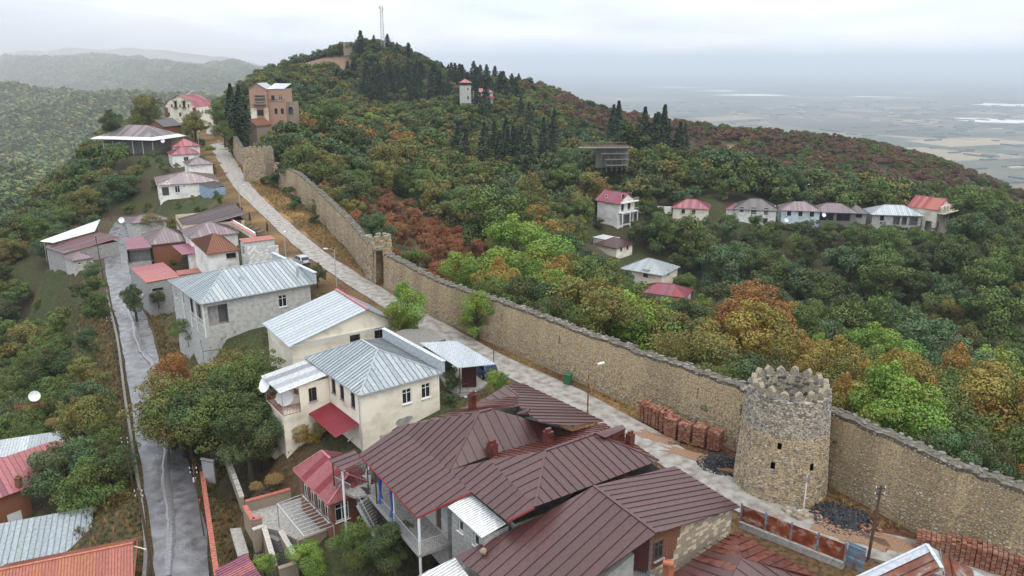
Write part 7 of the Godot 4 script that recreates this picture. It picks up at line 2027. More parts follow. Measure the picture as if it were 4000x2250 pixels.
	car("parked_car", "silver hatchback parked at the edge of the pale street", Vector3(-34.45, 0.00, -123.42), 128.0, M.carsilver)
	car("parked_car", "blue car standing under the carport roof", Vector3(-2.98, 0.00, -76.90), 118.0, M.carblue)
	car("parked_car", "dark car parked left of the white balcony house", Vector3(21.54, -11.68, -240.00), 20.0, M.cardark)
	for q in [[Vector3(-52.94, 0.00, -154.93), "closed dark parasol beside the terrace tables"], [Vector3(-46.42, 0.00, -144.99), "closed dark parasol nearest the silver car"]]:
		var t := thing("closed_parasol", q[1], "parasol", q[0])
		post(t, Vector3.ZERO, 2.6, M.blackmetal, 0.04, "pole")
		s = Shape.new()
		s.tube([Vector3(0, 0.9, 0), Vector3(0, 1.3, 0), Vector3(0, 2.3, 0), Vector3(0, 2.75, 0)], [0.2, 0.24, 0.14, 0.02], 9)
		part(t, "folded_canopy", s, M.darkcloth)
	for k in 5:
		var t := thing("terrace_table", "dark table on the street terrace beside the closed parasols", "table", Vector3(-51.16, 0.00, -149.81).lerp(Vector3(-47.98, 0.00, -144.99), k / 4.0) + Vector3(0.9 * (k % 2), 0, 0), -50.0, "terrace tables")
		s = Shape.new()
		s.box(Vector3(0, 0.74, 0), Vector3(0.9, 0.05, 0.9))
		part(t, "table_top", s, M.darkframe)
		for i in 4:
			s = Shape.new()
			s.box(Vector3([-0.4, 0.4, 0.4, -0.4][i], 0.36, [-0.4, -0.4, 0.4, 0.4][i]), Vector3(0.06, 0.72, 0.06))
			part(t, "leg", s, M.darkframe)
	var tw := thing("terrace_wall", "low red coped wall along the terrace beside the pale street", "wall", Vector3(-58.13, 0.00, -158.30))
	s = Shape.new()
	s.bar(Vector3(-57.41, 0.40, -156.32), Vector3(-48.07, 0.40, -142.61), 0.3, 1.4)
	wpart(tw, "wall_body", s, M.white)
	s = Shape.new()
	s.bar(Vector3(-56.04, 1.15, -152.61), Vector3(-46.93, 1.15, -139.22), 0.45, 0.12)
	wpart(tw, "coping", s, M.coral)
	# odds and ends round the houses
	var ba := thing("oil_barrel", "rusty open barrel beside the orange roof and the lane", "barrel", Vector3(-32.51, -9.60, -57.03))
	s = Shape.new()
	s.lathe([Vector2(0.01, 0.02), Vector2(0.3, 0.02), Vector2(0.3, 0.3), Vector2(0.32, 0.32), Vector2(0.3, 0.34), Vector2(0.3, 0.6), Vector2(0.32, 0.62), Vector2(0.3, 0.64), Vector2(0.3, 0.92), Vector2(0.27, 0.92), Vector2(0.27, 0.2), Vector2(0.01, 0.2)], 18)
	part(ba, "drum", s, M.rustpanel)
	s = Shape.new()
	s.tube([Vector3(-32.87, -7.40, -57.37), Vector3(-30.83, -7.60, -56.87)], [0.05, 0.05], 8)
	tag(part(self, numbered("white_pipe"), s, M.frame), "white pipe strut from the orange roof to the lane pole", "pipe")
	s = Shape.new()
	s.tube([Vector3(-15.52, -2.60, -66.66), Vector3(-14.24, -1.20, -66.18)], [0.07, 0.07], 8)
	tag(part(self, numbered("white_pipe"), s, M.frame), "slanting white drain pipe below the red awning", "pipe")
	var tl := thing("vine_trellis", "steel vine trellis frame left of the gabled house", "trellis", Vector3(-42.67, -6.40, -100.27))
	var t0 := Vector3(-42.12, -4.20, -99.02); var t1 := Vector3(-38.20, -4.20, -102.78); var t2 := Vector3(-35.20, -4.20, -96.48); var t3 := Vector3(-40.05, -4.20, -94.53)
	for k in 6:
		s = Shape.new()
		s.bar(t0.lerp(t1, k / 5.0), t3.lerp(t2, k / 5.0), 0.05, 0.05)
		wpart(tl, "bar", s, M.darkframe)
	for q in [[t0, t1], [t3, t2]]:
		s = Shape.new()
		s.bar(q[0], q[1], 0.07, 0.07)
		wpart(tl, "beam", s, M.darkframe)
	for q in [t0, t1, t2, t3]: post(tl, q + f3(tl) - Vector3.UP * 3.0, 3.0, M.concrete, 0.07)
	var stump := Shape.new()
	for k in 9: stump.tube([Vector3(rng.randfn() * 0.12, -0.1, rng.randfn() * 0.12), Vector3(rng.randfn() * 0.35, rng.randf_range(0.2, 0.6), rng.randfn() * 0.35)], [0.13, 0.05], 6)
	tag(part(self, numbered("tree_stump"), stump, M.bark, Vector3(-22.18, -5.70, -62.67)), "gnarled tree stump in the bare yard", "stump")
	var ln := thing("laundry", "pink and white washing hung on the porch", "laundry", Vector3(-21.59, 0.20, -70.45))
	for k in 3:
		s = Shape.new()
		s.box(Vector3(0.45 * k - 0.4, 0.7, 0.1 * k), Vector3(0.4, 0.9 - 0.15 * k, 0.04), Basis(Vector3.UP, -0.6 + 0.2 * k))
		part(ln, "garment", s, [M.pinkroof, M.paleplastic, M.pinkroof][k])
	var pf := thing("picket_fence", "small orange wooden picket fence among the trees left of the lane", "fence", Vector3(-63.25, -12.00, -93.67), 20.0)
	for k in 12:
		s = Shape.new()
		s.box(Vector3(-1.6 + k * 0.29, 0.5, 0), Vector3(0.08, 1.0 + rng.randf_range(-0.1, 0.1), 0.03))
		part(pf, "picket", s, M.orangeroof)
	s = Shape.new()
	s.box(Vector3(0, 0.6, 0.03), Vector3(3.4, 0.08, 0.04))
	part(pf, "rail", s, M.orangeroof)
	for q in [[Vector3(-31.67, -8.20, -69.22), M.paleplastic, "small white meter box on the lane pole"], [Vector3(-29.76, -8.30, -65.39), M.orangeroof, "small yellow meter box by the coping wall"]]:
		s = Shape.new()
		s.box(Vector3.ZERO, Vector3(0.25, 0.4, 0.18)); s.box(Vector3(0, 0.22, 0), Vector3(0.3, 0.04, 0.22))
		tag(part(self, numbered("meter_box"), s, q[1], q[0]), q[2], "meter box")
	# kerb wall left of the lane
	var kw := thing("lane_wall", "low concrete edge wall along the left side of the wet lane", "wall", lower_road[4])
	s = Shape.new()
	for i in range(2, mini(62, lower_road.size() - 1)):
		var p: Vector3 = lower_road[i]; var q: Vector3 = lower_road[i + 1]
		var d := q - p
		var sd := Vector3(-d.z, 0, d.x).normalized() * -2.75
		s.bar(p + sd + Vector3.UP * 0.05, q + sd + Vector3.UP * 0.05, 0.3, 1.1)
	wpart(kw, "wall_body", s, M.darkconcrete)
	# radio mast on the hill
	var mt := thing("radio_mast", "tall lattice radio mast on the hilltop among the pines", "mast", Vector3(-88.60, 37.34, -560.00))
	var hh := 30.0
	for k in 4:
		s = Shape.new()
		s.bar(Vector3([-1.1, 1.1, 1.1, -1.1][k], 0, [-1.1, -1.1, 1.1, 1.1][k]), Vector3([-0.7, 0.7, 0.7, -0.7][k], hh, [-0.7, -0.7, 0.7, 0.7][k]), 0.2, 0.2)
		part(mt, "leg", s, M.galv)
	for i in 15:
		s = Shape.new()
		var y := hh * i / 15.0; var y2 := hh * (i + 1) / 15.0
		var wa := lerpf(1.1, 0.7, y / hh); var wb := lerpf(1.1, 0.7, y2 / hh)
		for sd in [-1, 1]:
			s.bar(Vector3(-wa, y, sd * wa), Vector3(wb, y2, sd * wb), 0.1, 0.1); s.bar(Vector3(sd * wa, y, wa), Vector3(sd * wb, y2, -wb), 0.1, 0.1); s.bar(Vector3(-wa, y, sd * wa), Vector3(wa, y, sd * wa), 0.1, 0.1)
		part(mt, "lattice_brace", s, M.galv)
	for k in 5:
		s = Shape.new()
		s.box(Vector3([-1.3, 1.3, 0.2, -1.2, 1.2][k], hh - 1.0 - (k % 3) * 1.2, 0.8), Vector3(0.4, 2.0, 0.3))
		part(mt, "antenna", s, M.paleplastic)

# ---------------------------------------------------------------- vegetation
func in_view(p: Vector3, margin := 0.08) -> bool:
	var y := p.y - 32.0
	var f := -0.2807 * y - 0.9598 * p.z
	if f < 5.0: return false
	var u := (0.9598 * y - 0.2807 * p.z) / f
	return absf(p.x / f) < 0.657 + margin and u > -0.37 - margin - 6.0 / f

func hidden(p: Vector3) -> bool:
	var eye := Vector3(0, 32, 0)
	for k in range(1, 14):
		var q := eye.lerp(p, k / 14.0)
		if land(q.x, q.z) > q.y + 1.5: return true
	return false

func on_house(p: Vector2, grow := 0.0) -> bool:
	for f in footprints:
		var q: Vector2 = (p - f[0]).rotated(f[3])
		if absf(q.x) < f[1] + grow and absf(q.y) < f[2] + grow: return true
	return false

var zones := [   # what grows where: centre, radius, kinds
	[Vector2(-32.23, -191.62), 15.0, ["green", "rust", "rust", "rust"]], [Vector2(-22.01, -165.12), 15.0, ["rust", "rust", "rust", "orange"]], [Vector2(-13.26, -143.03), 15.0, ["rust"]], [Vector2(-6.61, -128.73), 15.0, ["rust", "rust", "rust", "orange"]], [Vector2(-0.49, -115.70), 15.0, ["rust", "rust", "orange", "rust"]], [Vector2(4.85, -111.43), 15.0, ["rust", "fresh", "yellow"]], [Vector2(10.43, -101.59), 10.0, ["yellow", "fresh", "orange", "green"]], [Vector2(15.17, -93.23), 10.0, ["olive", "yellow", "fresh", "orange"]], [Vector2(19.38, -86.72), 10.0, ["orange", "yellow", "olive", "orange"]], [Vector2(22.65, -80.98), 10.0, ["orange", "yellow", "orange", "olive"]], [Vector2(15.96, -114.16), 12.0, ["olive", "yellow", "green", "dark", "fresh"]], [Vector2(36.38, -73.34), 12.0, ["olive", "orange", "yellow", "orange", "fresh"]], [Vector2(45.14, -69.10), 12.0, ["olive", "yellow", "green", "orange"]],
	[Vector2(5.14, -191.76), 18.0, ["yellow", "olive", "yellow", "green"]], [Vector2(35.70, -108.02), 24.0, ["orange", "yellow", "orange", "olive", "dark"]], [Vector2(52.13, -94.07), 30.0, ["olive", "orange", "yellow", "orange", "yellow", "orange", "green"]], [Vector2(60.08, -90.12), 22.0, ["orange", "yellow", "orange", "green"]], [Vector2(20.51, -104.61), 14.0, ["orange", "olive", "rust", "olive", "green"]],
	[Vector2(-91.07, -371.75), 40.0, ["yellow", "olive", "green", "fresh"]], [Vector2(-58.53, -297.52), 26.0, ["olive", "yellow", "orange", "green"]], [Vector2(-78.38, -293.18), 12.0, ["rust", "green"]], [Vector2(-22.45, -279.04), 26.0, ["olive", "green", "olive"]],
	[Vector2(110, -470), 95.0, ["ridge", "ridge", "brown", "ridge", "green", "dark"]], [Vector2(210, -430), 90.0, ["ridge", "ridge", "brown", "green", "ridge", "dark"]], [Vector2(90, -380), 40.0, ["ridge", "brown", "green", "dark"]], [Vector2(250, -330), 50.0, ["brown", "green", "olive", "green"]],
	[Vector2(90, -200), 60.0, ["dark", "green", "dark", "blue", "green"]], [Vector2(130, -150), 60.0, ["dark", "green", "blue", "olive", "dark"]], [Vector2(70, -150), 40.0, ["green", "dark", "fresh", "blue"]],
	[Vector2(-74.44, -119.83), 22.0, ["blue", "green", "green", "dark"]], [Vector2(-112.26, -182.82), 26.0, ["green", "blue", "green", "dark", "olive", "brown"]], [Vector2(-125.59, -230.12), 26.0, ["green", "blue", "green", "olive"]],
]

func kind_at(x: float, z: float, r: RandomNumberGenerator) -> String:
	var best := 1e9
	var kinds: Array = ["green", "green", "dark", "olive", "blue", "dark"]
	for q in zones:
		var e: float = Vector2(x, z).distance_to(q[0]) / q[1] + r.randf_range(-0.25, 0.25)
		if e < 1.0 and e < best:
			best = e; kinds = q[2]
	var n_ := kinds.size()
	return kinds[clampi(int((0.5 + 0.85 * noise.get_noise_2d(x * 1.6 + 90.0, z * 1.6)) * n_ + r.randf_range(-0.9, 0.9)), 0, n_ - 1)]

var marks := [[Vector3(33.30, -3.00, -64.33), "just behind the wall right of the round tower"], [Vector3(43.64, -4.00, -66.17), "behind the wall at the picture's right edge"], [Vector3(21.09, -3.00, -83.01), "behind the wall left of the round tower"], [Vector3(10.91, -3.00, -94.85), "behind the wall opposite the carport"], [Vector3(0.72, -3.00, -112.11), "behind the wall opposite the gabled house"], [Vector3(-9.52, -3.00, -130.63), "behind the wall right of the buttress turret"], [Vector3(-28.75, -3.00, -163.49), "behind the wall left of the buttress turret"], [Vector3(-57.88, -2.00, -232.28), "behind the wall beside the square tower"], [Vector3(35.42, -20.99, -190.00), "around the grey roofed ravine house"], [Vector3(55.10, -15.41, -170.00), "in the ravine below the orange sumac"], [Vector3(82.11, -15.41, -170.00), "in the ravine below the far row of houses"], [Vector3(93.01, -13.99, -150.00), "in the ravine at the right edge"], [Vector3(79.89, -16.32, -215.00), "right below the far row of houses"], [Vector3(16.81, -8.70, -200.00), "left of the white balcony house"], [Vector3(-9.03, -0.35, -200.00), "in the middle of the wooded slope"], [Vector3(-71.29, -14.00, -109.09), "left of the lane near the lower red roof"], [Vector3(-91.11, -14.00, -150.03), "left of the lane below the small shed"], [Vector3(-121.01, -13.00, -200.24), "left of the white canopy roof"], [Vector3(-138.21, -10.00, -259.62), "on the ridge edge left of the upper lane"], [Vector3(-148.94, -0.67, -270.00), "left of the pavilion"], [Vector3(55.42, -8.00, -94.86), "second line behind the wall right of the round tower"], [Vector3(39.49, -8.00, -110.12), "down the slope behind the round tower"]]

func nearest_mark(p: Vector3) -> String:
	var best: Array = marks[0]
	for m in marks:
		if Vector2(m[0].x - p.x, m[0].z - p.z).length() < Vector2(best[0].x - p.x, best[0].z - p.z).length(): best = m
	return best[1]

func left_of_street(x: float, z: float) -> bool:
	for i in range(0, wall_road.size() - 1, 3):
		if absf(wall_road[i].z - z) < 4.0 and x < wall_road[i].x - 26.0: return true
	return false

func side_of_wall(x: float, z: float) -> float:
	# positive beyond the wall (right), negative on the town's side
	var best := 1e9; var sign_ := 1.0
	for i in wall_line.size() - 1:
		var a: Vector2 = wall_line[i]; var b: Vector2 = wall_line[i + 1]
		var p := Vector2(x, z)
		var t := clampf((p - a).dot(b - a) / (b - a).length_squared(), 0.0, 1.0)
		var d := p.distance_to(a.lerp(b, t))
		if d < best:
			best = d; sign_ = signf((b - a).cross(p - a))
	return best * sign_

func make_plants() -> void:
	grow_models()
	var r := RandomNumberGenerator.new()
	r.seed = 21
	for q in [Vector2(60, -20), Vector2(28.60, -48.02), Vector2(25.14, -54.65), Vector2(19.66, -59.86), Vector2(11.95, -68.84), Vector2(0.54, -83.07), Vector2(-10.18, -95.60), Vector2(-20.29, -111.43), Vector2(-29.74, -135.92), Vector2(-40.60, -162.29), Vector2(-52.66, -190.51), Vector2(-64.18, -209.81), Vector2(-82, -240), Vector2(-104, -290), Vector2(-128, -330), Vector2(-140, -420)]: wall_line.append(q)
	# --- trees placed one by one
	var near := func(label, at, h, kind, i, wide := 1.0, called := "broadleaf_tree"): return tree(called, label, at, h, kind, pick(near_crowns, kind, i), trunks[i % 5], wide, r.randf() * 360.0)
	near.call("round maple with orange top standing between lane and yard", Vector3(-37.57, -8.00, -78.20) - Vector3(0, 1.2, 0), 9.4, "olive", 0, 1.15)
	near.call("orange-brown tree left of the round maple beside the lane", Vector3(-40.32, -8.20, -86.00), 7.5, "orange", 1, 0.95)
	near.call("dark green tree in the yard below the porch", Vector3(-31.10, -6.20, -73.33) - Vector3(0, 1.2, 0), 8.8, "dark", 2, 1.1)
	near.call("deep green leafy tree overhanging the lane", Vector3(-34.84, -7.80, -76.40) - Vector3(0, 1.2, 0), 9.0, "green", 3, 1.1)
	near.call("dark tree in front of the red awning", Vector3(-25.20, -5.60, -69.65) - Vector3(0, 1.0, 0), 7.4, "dark", 4, 1.1)
	near.call("green tree beside the gabled house's lower eave", Vector3(-29.5, -6.0, -77.5), 7.5, "green", 0, 1.1)
	near.call("olive vine-covered tree below the gabled house", Vector3(-33.0, -6.8, -81.5), 7.0, "olive", 1, 1.2)
	near.call("yellowing tree left of the pergola posts", Vector3(-33.5, -7.0, -88.0), 6.0, "olive", 2, 1.3)
	near.call("green tree between the round maple and the gabled house", Vector3(-29.0, -6.5, -71.0), 7.5, "green", 3, 1.2)
	near.call("olive tree behind the round maple beside the lane", Vector3(-35.5, -8.5, -76.0), 7.0, "olive", 4, 1.2)
	near.call("dark green tree under the porch's far corner", Vector3(-25.0, -6.0, -66.5), 7.0, "dark", 0, 1.1)
	near.call("low orange bush at the lane's right edge above the maple", Vector3(-38.0, -8.8, -82.0), 3.2, "orange", 1, 1.3, "leafy_bush")
	near.call("green tree hiding the gabled house's left wall", Vector3(-27.8, -5.5, -79.5), 7.4, "green", 1, 1.15)
	near.call("bright yellow-green maple in front of the gabled house", Vector3(-12.86, 0.00, -88.03) - Vector3(0, 1.0, 0), 8.2, "fresh", 3, 0.9)
	near.call("slim light green tree standing against the long wall", Vector3(-4.18, 0.00, -88.03) - Vector3(0, 0.9, 0), 7.4, "fresh", 2, 0.78)
	near.call("low yellow-green bush by the carport stair", Vector3(-1.61, 0.00, -71.19), 3.0, "fresh", 0, 0.95, "leafy_bush")
	near.call("vine-covered shrub under the red awning", Vector3(-20.15, -4.80, -69.38), 3.8, "yellow", 1, 1.3, "leafy_bush")
	near.call("climbing vine beside the red awning posts", Vector3(-21.88, -4.60, -73.23), 3.2, "olive", 2, 1.2, "leafy_bush")
	near.call("dark green shrub at the stair foot below the balcony", Vector3(-8.71, -4.60, -50.06), 4.2, "dark", 0, 1.2, "leafy_bush")
	near.call("green shrub left of the dark stair shrub", Vector3(-12.03, -5.00, -50.94), 4.0, "green", 4, 1.1, "leafy_bush")
	near.call("light green shrub at the bottom edge below the terrace", Vector3(-15.54, -6.50, -51.87), 3.2, "fresh", 1, 1.3, "leafy_bush")
	near.call("small yellow-green bush beside the purple shed", Vector3(-19.75, -7.40, -53.29), 1.9, "fresh", 2, 1.3, "leafy_bush")
	near.call("large green acacia left of the lane at the bottom", Vector3(-46.00, -13.00, -71.72), 8.2, "blue", 2, 1.15)
	near.call("spreading acacia below the lane's edge wall", Vector3(-41.27, -12.50, -68.73), 7.2, "green", 4, 1.2)
	near.call("thin olive tree shading the red roof at left", Vector3(-47.61, -12.00, -79.39), 9.0, "olive", 1, 0.9)
	near.call("green acacia overhanging the red roof's right end", Vector3(-42.91, -11.00, -74.98), 6.0, "green", 3, 1.0)
	near.call("orange-leaved shrub on the slope left of the lane", Vector3(-39.24, -11.20, -68.04), 2.6, "rust", 0, 1.2, "leafy_bush")
	near.call("round dark bush at the lane's right edge by the coral roof", Vector3(-62.16, -8.80, -122.43), 6.0, "dark", 2, 0.9)
	near.call("small green shrub against the grey block wall", Vector3(-59.75, -8.00, -125.70), 3.0, "dark", 3, 1.0, "leafy_bush")
	near.call("green shrub below the grey house window", Vector3(-37.21, -3.60, -104.46), 4.0, "green", 1, 0.9, "leafy_bush")
	near.call("small shrub at the right of the grey house wall", Vector3(-33.73, -3.00, -106.23), 2.6, "green", 0, 1.1, "leafy_bush")
	near.call("vine thicket below the grey house veranda", Vector3(-45.55, -6.40, -103.40), 4.2, "green", 2, 1.6, "leafy_bush")
	near.call("green vine thicket left of the pergola frame", Vector3(-41.68, -5.20, -103.93), 4.0, "green", 4, 1.4, "leafy_bush")
	near.call("dark hedge shrub at the corner of the grey house", Vector3(-28.78, -0.60, -110.87), 4.2, "dark", 3, 0.8, "leafy_bush")
	near.call("thin shrub in the courtyard of the white annex", Vector3(-53.88, -4.00, -137.89), 3.4, "brown", 2, 1.0, "leafy_bush")
	near.call("dark shrub between white annex and block annex", Vector3(-49.65, -3.00, -135.00), 2.6, "dark", 1, 1.0, "leafy_bush")
	near.call("small tree by the cream house's right wall", Vector3(-7.61, -2.60, -72.13), 2.8, "green", 0, 0.9, "leafy_bush")
	near.call("orange sumac tree above the wall left of the round tower", Vector3(35.29, -9.00, -107.73), 11.0, "orange", 1, 1.25)
	near.call("rusty bush tree right behind the wall opposite the slim tree", Vector3(6.90, -4.00, -115.32), 6.5, "rust", 2, 1.2)
	near.call("bright yellow-green tree behind the wall opposite the maple", Vector3(3.15, -4.00, -113.28), 7.5, "fresh", 3, 1.0)
	near.call("light green shrub just behind the wall above the slim tree", Vector3(8.66, -4.00, -105.76), 5.0, "fresh", 4, 1.4)
	near.call("bushy dark green tree on the bank beside the square tower", Vector3(-62.57, 0.00, -204.31), 3.6, "dark", 2, 1.3)
	near.call("green roadside tree on the upper street by the wall", Vector3(-91.70, 6.15, -252.00), 8.0, "green", 1, 1.0)
	near.call("yellow-green roadside tree in front of the mansard house", Vector3(-113.98, 5.12, -285.00), 10.5, "olive", 0, 1.1)
	near.call("tall green tree above the wall left of the cypresses", Vector3(-111.45, 8.16, -300.00), 9.0, "green", 2, 1.0)
	near.call("brown-topped tree behind the brick cottage", Vector3(-137.57, 7.66, -300.00), 13.0, "olive", 3, 1.0)
	near.call("dark round tree left of the pavilion roof", Vector3(-132.52, 6.86, -262.00), 10.0, "dark", 4, 1.1)
	near.call("light bush at the bend below the upper street", Vector3(-102.86, 0.20, -266.57), 4.4, "fresh", 0, 1.2, "leafy_bush")
	near.call("green bush beside the arcade house", Vector3(-86.20, 0.00, -223.88), 4.0, "green", 1, 1.2, "leafy_bush")
	near.call("large green tree between the upper lane and the arcade house", Vector3(-121.70, -8.50, -253.09), 9.5, "green", 2, 1.2)
	near.call("orange-green tree at the lane's top left", Vector3(-116.87, -11.00, -210.88), 10.5, "olive", 3, 1.15)
	near.call("olive trellis vine before the striped roof house", Vector3(-84.06, -6.00, -178.63), 4.0, "olive", 4, 1.6, "leafy_bush")
	for q in [[Vector3(22.77, -0.25, -246.00), 8.5, "rust", "rust tree covering the concrete ruin's left end"], [Vector3(26.75, -1.14, -248.00), 8.0, "olive", "olive tree in front of the concrete ruin"], [Vector3(29.99, 0.74, -246.00), 9.0, "yellow", "yellow tree in front of the concrete ruin's slabs"], [Vector3(39.60, 0.49, -250.00), 8.5, "brown", "brown tree at the concrete ruin's right end"], [Vector3(-21.42, 7.68, -380.00), 10.0, "green", "light green tree below the lookout tower"]]:
		var at: Vector3 = q[0]
		at.y = ground(at.x, at.z)
		tree("broadleaf_tree", q[3], at, q[1], q[2], mid_crowns[1], trunks[0], 1.2)
	# bare tree behind the wall at right
	var bt := thing("bare_tree", "bare dark branched tree behind the wall right of the tower", "tree", Vector3(40.72, -5.00, -72.16))
	var bsx := Shape.new()
	for k in 26:
		var az := r.randf() * TAU
		var d := Vector3(cos(az) * 0.45, 1.0, sin(az) * 0.45).normalized()
		var l := r.randf_range(4.0, 7.5)
		bsx.tube([Vector3.ZERO, d * l * 0.4, d * l * 0.75 + Vector3(r.randfn(), 0, r.randfn()) * 0.35, d * l + Vector3(r.randfn(), 0.3, r.randfn()) * 0.6], [0.09, 0.06, 0.035, 0.012], 5)
		for j in 4:
			var b := d * l * r.randf_range(0.4, 0.9)
			bsx.tube([b, b + Vector3(r.randfn(), 1.0, r.randfn()).normalized() * r.randf_range(0.8, 1.8)], [0.03, 0.008], 4)
	part(bt, "branches", bsx, M.bark)
	# --- cypresses and pines
	var cy := [[Vector3(-89.46, 11.56, -255.00), 23.0], [Vector3(-87.22, 11.73, -256.00), 22.5], [Vector3(-90.47, 11.00, -262.00), 17.0], [Vector3(-100.25, 20.53, -380.00), 8.0], [Vector3(-117.42, 36.26, -555.00), 10.0]]
	for k in 9: cy.append([Vector3(1.76, -2.36, -290.00) + Vector3(r.randf_range(-14, 14), 0, r.randf_range(-12, 12)), r.randf_range(11, 15)])
	for k in 13: cy.append([Vector3(53.47, -2.79, -300.00) + Vector3(r.randf_range(-15, 10), 0, r.randf_range(-14, 14)), r.randf_range(11, 17)])
	for q in [[Vector3(44.23, 3.59, -330.00), 14.0], [Vector3(40.67, 3.99, -335.00), 11.0], [Vector3(48.27, 3.16, -335.00), 10.0], [Vector3(65.57, -2.04, -300.00), 13.0], [Vector3(61.52, -1.91, -295.00), 11.0], [Vector3(60.92, -0.11, -318.00), 14.0], [Vector3(-16.87, 10.17, -385.00), 12.0], [Vector3(-12.49, 10.09, -380.00), 15.0], [Vector3(7.76, 7.42, -370.00), 12.0], [Vector3(4.17, 8.61, -380.00), 11.0], [Vector3(-47.60, 10.23, -420.00), 13.0]]: cy.append(q)
	for k in 14: cy.append([Vector3(7.87, 0.96, -300.00).lerp(Vector3(-4.05, -2.49, -285.00), r.randf()) + Vector3(r.randf_range(-22, 10), 0, r.randf_range(-18, 18)), r.randf_range(9, 15)])
	for i in cy.size():
		var at: Vector3 = cy[i][0]
		at.y = ground(at.x, at.z) - 0.3
		tree("cypress_tree", "tall paired cypress beside the far end of the wall" if i < 3 else "lone cypress on the bare slope left of the hill" if i == 3 else "small cypress beside the hilltop watchtower" if i == 4 else "%s cypress %s" % ["tall" if cy[i][1] > 13.5 else "slender" if cy[i][1] > 11.5 else "small", "in the grove right of the concrete ruin" if at.x > 45.0 else "beside the lookout tower house" if at.z < -355.0 else "in the right half of the dark hillside grove" if at.x > 3.0 else "in the left half of the dark hillside grove"], at, cy[i][1] * (1.0 if i < 5 else 1.35), "cypress", (cyps if i < 5 else cyps_far)[i % 3], null, r.randf_range(1.5, 1.8), r.randf() * 360, "cypresses beside the wall's far end" if i < 3 else "cypresses of the hillside groves")
	var pn := []
	for q in [[Vector3(-102.70, 37.55, -555.00), 17.0], [Vector3(-94.63, 37.08, -560.00), 11.0], [Vector3(-78.29, 34.96, -556.00), 11.0], [Vector3(-70.15, 35.46, -552.00), 15.0], [Vector3(-86.13, 36.33, -565.00), 11.0], [Vector3(-42.78, 28.50, -545.00), 10.0], [Vector3(-47.32, 28.48, -548.00), 9.0], [Vector3(-34.01, 23.42, -540.00), 12.0], [Vector3(-22.99, 19.80, -530.00), 12.0], [Vector3(-11.05, 16.31, -520.00), 13.0], [Vector3(4.32, 16.70, -515.00), 9.0], [Vector3(-16.32, 18.66, -525.00), 11.0]]: pn.append(q)
	for k in 110:
		var c := Vector3(-63.40, 24.97, -520.00).lerp(Vector3(-37.48, 13.02, -450.00), r.randf()) + Vector3(r.randf_range(-42, 42), 0, r.randf_range(-32, 32))
		pn.append([c, r.randf_range(11, 16)])
	for i in pn.size():
		var at: Vector3 = pn[i][0]
		at.y = ground(at.x, at.z) - 0.4
		tree("pine_tree", "tallest pine right of the hilltop watchtower" if i == 0 else "%s dark pine %s" % ["tall" if pn[i][1] > 14.0 else "low" if pn[i][1] < 12.0 else "middling", "on the hill's right shoulder" if at.x > -35.0 else "around the radio mast" if at.z < -525.0 and at.x < -70.0 else "on the hill's front slope" if at.z > -490.0 else "in the middle of the hilltop pinewood"], at, pn[i][1], "pine", pines[i % 3], trunks[i % 5], r.randf_range(0.9, 1.2), r.randf() * 360, "pines on the far hill")
	# --- woods: collect places, the largest in view become trees, the rest one wood
	var spots := []
	var z := -42.0
	while z > -720.0:
		var step := 5.4 if z > -130 else 6.2 if z > -300 else 5.0
		var x := -250.0
		while x < 420.0:
			var px := x + r.randf_range(-0.6, 0.6) * step; var pz := z + r.randf_range(-0.6, 0.6) * step
			x += step
			var p := Vector3(px, 0, pz)
			if absf(px) > -pz * 0.78 + 12.0: continue
			var side := side_of_wall(px, pz)
			var p2 := Vector2(px, pz)
			if side > -1.5 and side < 2.8 and pz > -330: continue
			if side < 0.0 and pz > -345.0:
				# the town: only left of the lane, and a few gardens
				if near_line(p2, wall_road) < 5.5 or near_line(p2, lower_road) < 4.0: continue
				var left := false
				for i in range(0, lower_road.size() - 1, 3):
					if absf(lower_road[i].z - pz) < 4.0 and px < lower_road[i].x - 4.0: left = true
				if lower_road[-1].z > pz:
					for i in range(0, wall_road.size() - 1, 3):
						if absf(wall_road[i].z - pz) < 4.0 and px < wall_road[i].x - 26.0: left = true
				if not left and r.randf() < (0.15 if pz < -165.0 else 0.55): continue
				if left and pz > -58.0: continue
				if on_house(p2, 1.5 if left else -0.6): continue
				if not left and pz > -62.0: continue
			elif on_house(p2, 1.0): continue
			var skip := false
			for b in bare:
				if b[2].r > 0.2 and p2.distance_to(b[0]) < b[1] * 0.8: skip = true
			if skip: continue
			# keep the line of sight to houses across the ravine and to the lane clear
			p.y = ground(px, pz)
			if not in_view(p + Vector3.UP * 4.0): continue
			if hidden(p + Vector3.UP * 9.0): continue
			var kind := kind_at(px, pz, r)
			if p2.distance_to(Vector2(-58, -485)) < 52.0 and r.randf() < 0.75: continue
			var h := r.randf_range(6.0, 11.0) * (1.35 if r.randf() < 0.25 else 1.0)
			if kind in ["rust", "orange"] and side > 0 and pz > -260: h = r.randf_range(4.0, 6.0)
			if pz < -300: h = r.randf_range(4.5, 8.5) if px < 40 else r.randf_range(2.6, 6.6)
			if side < 0.0 and pz > -345:
				h = r.randf_range(5.5, 9.0)
				if near_line(p2, lower_road) < 9.0: h = r.randf_range(3.2, 5.5)
				var west := false
				for i in range(0, lower_road.size() - 1, 3):
					if absf(lower_road[i].z - pz) < 4.0 and px < lower_road[i].x - 4.0: west = true
				if lower_road[-1].z > pz: west = left_of_street(px, pz)
				if not west: h = r.randf_range(1.8, 3.8) if pz < -165.0 else r.randf_range(1.4, 2.8)
			var low := false
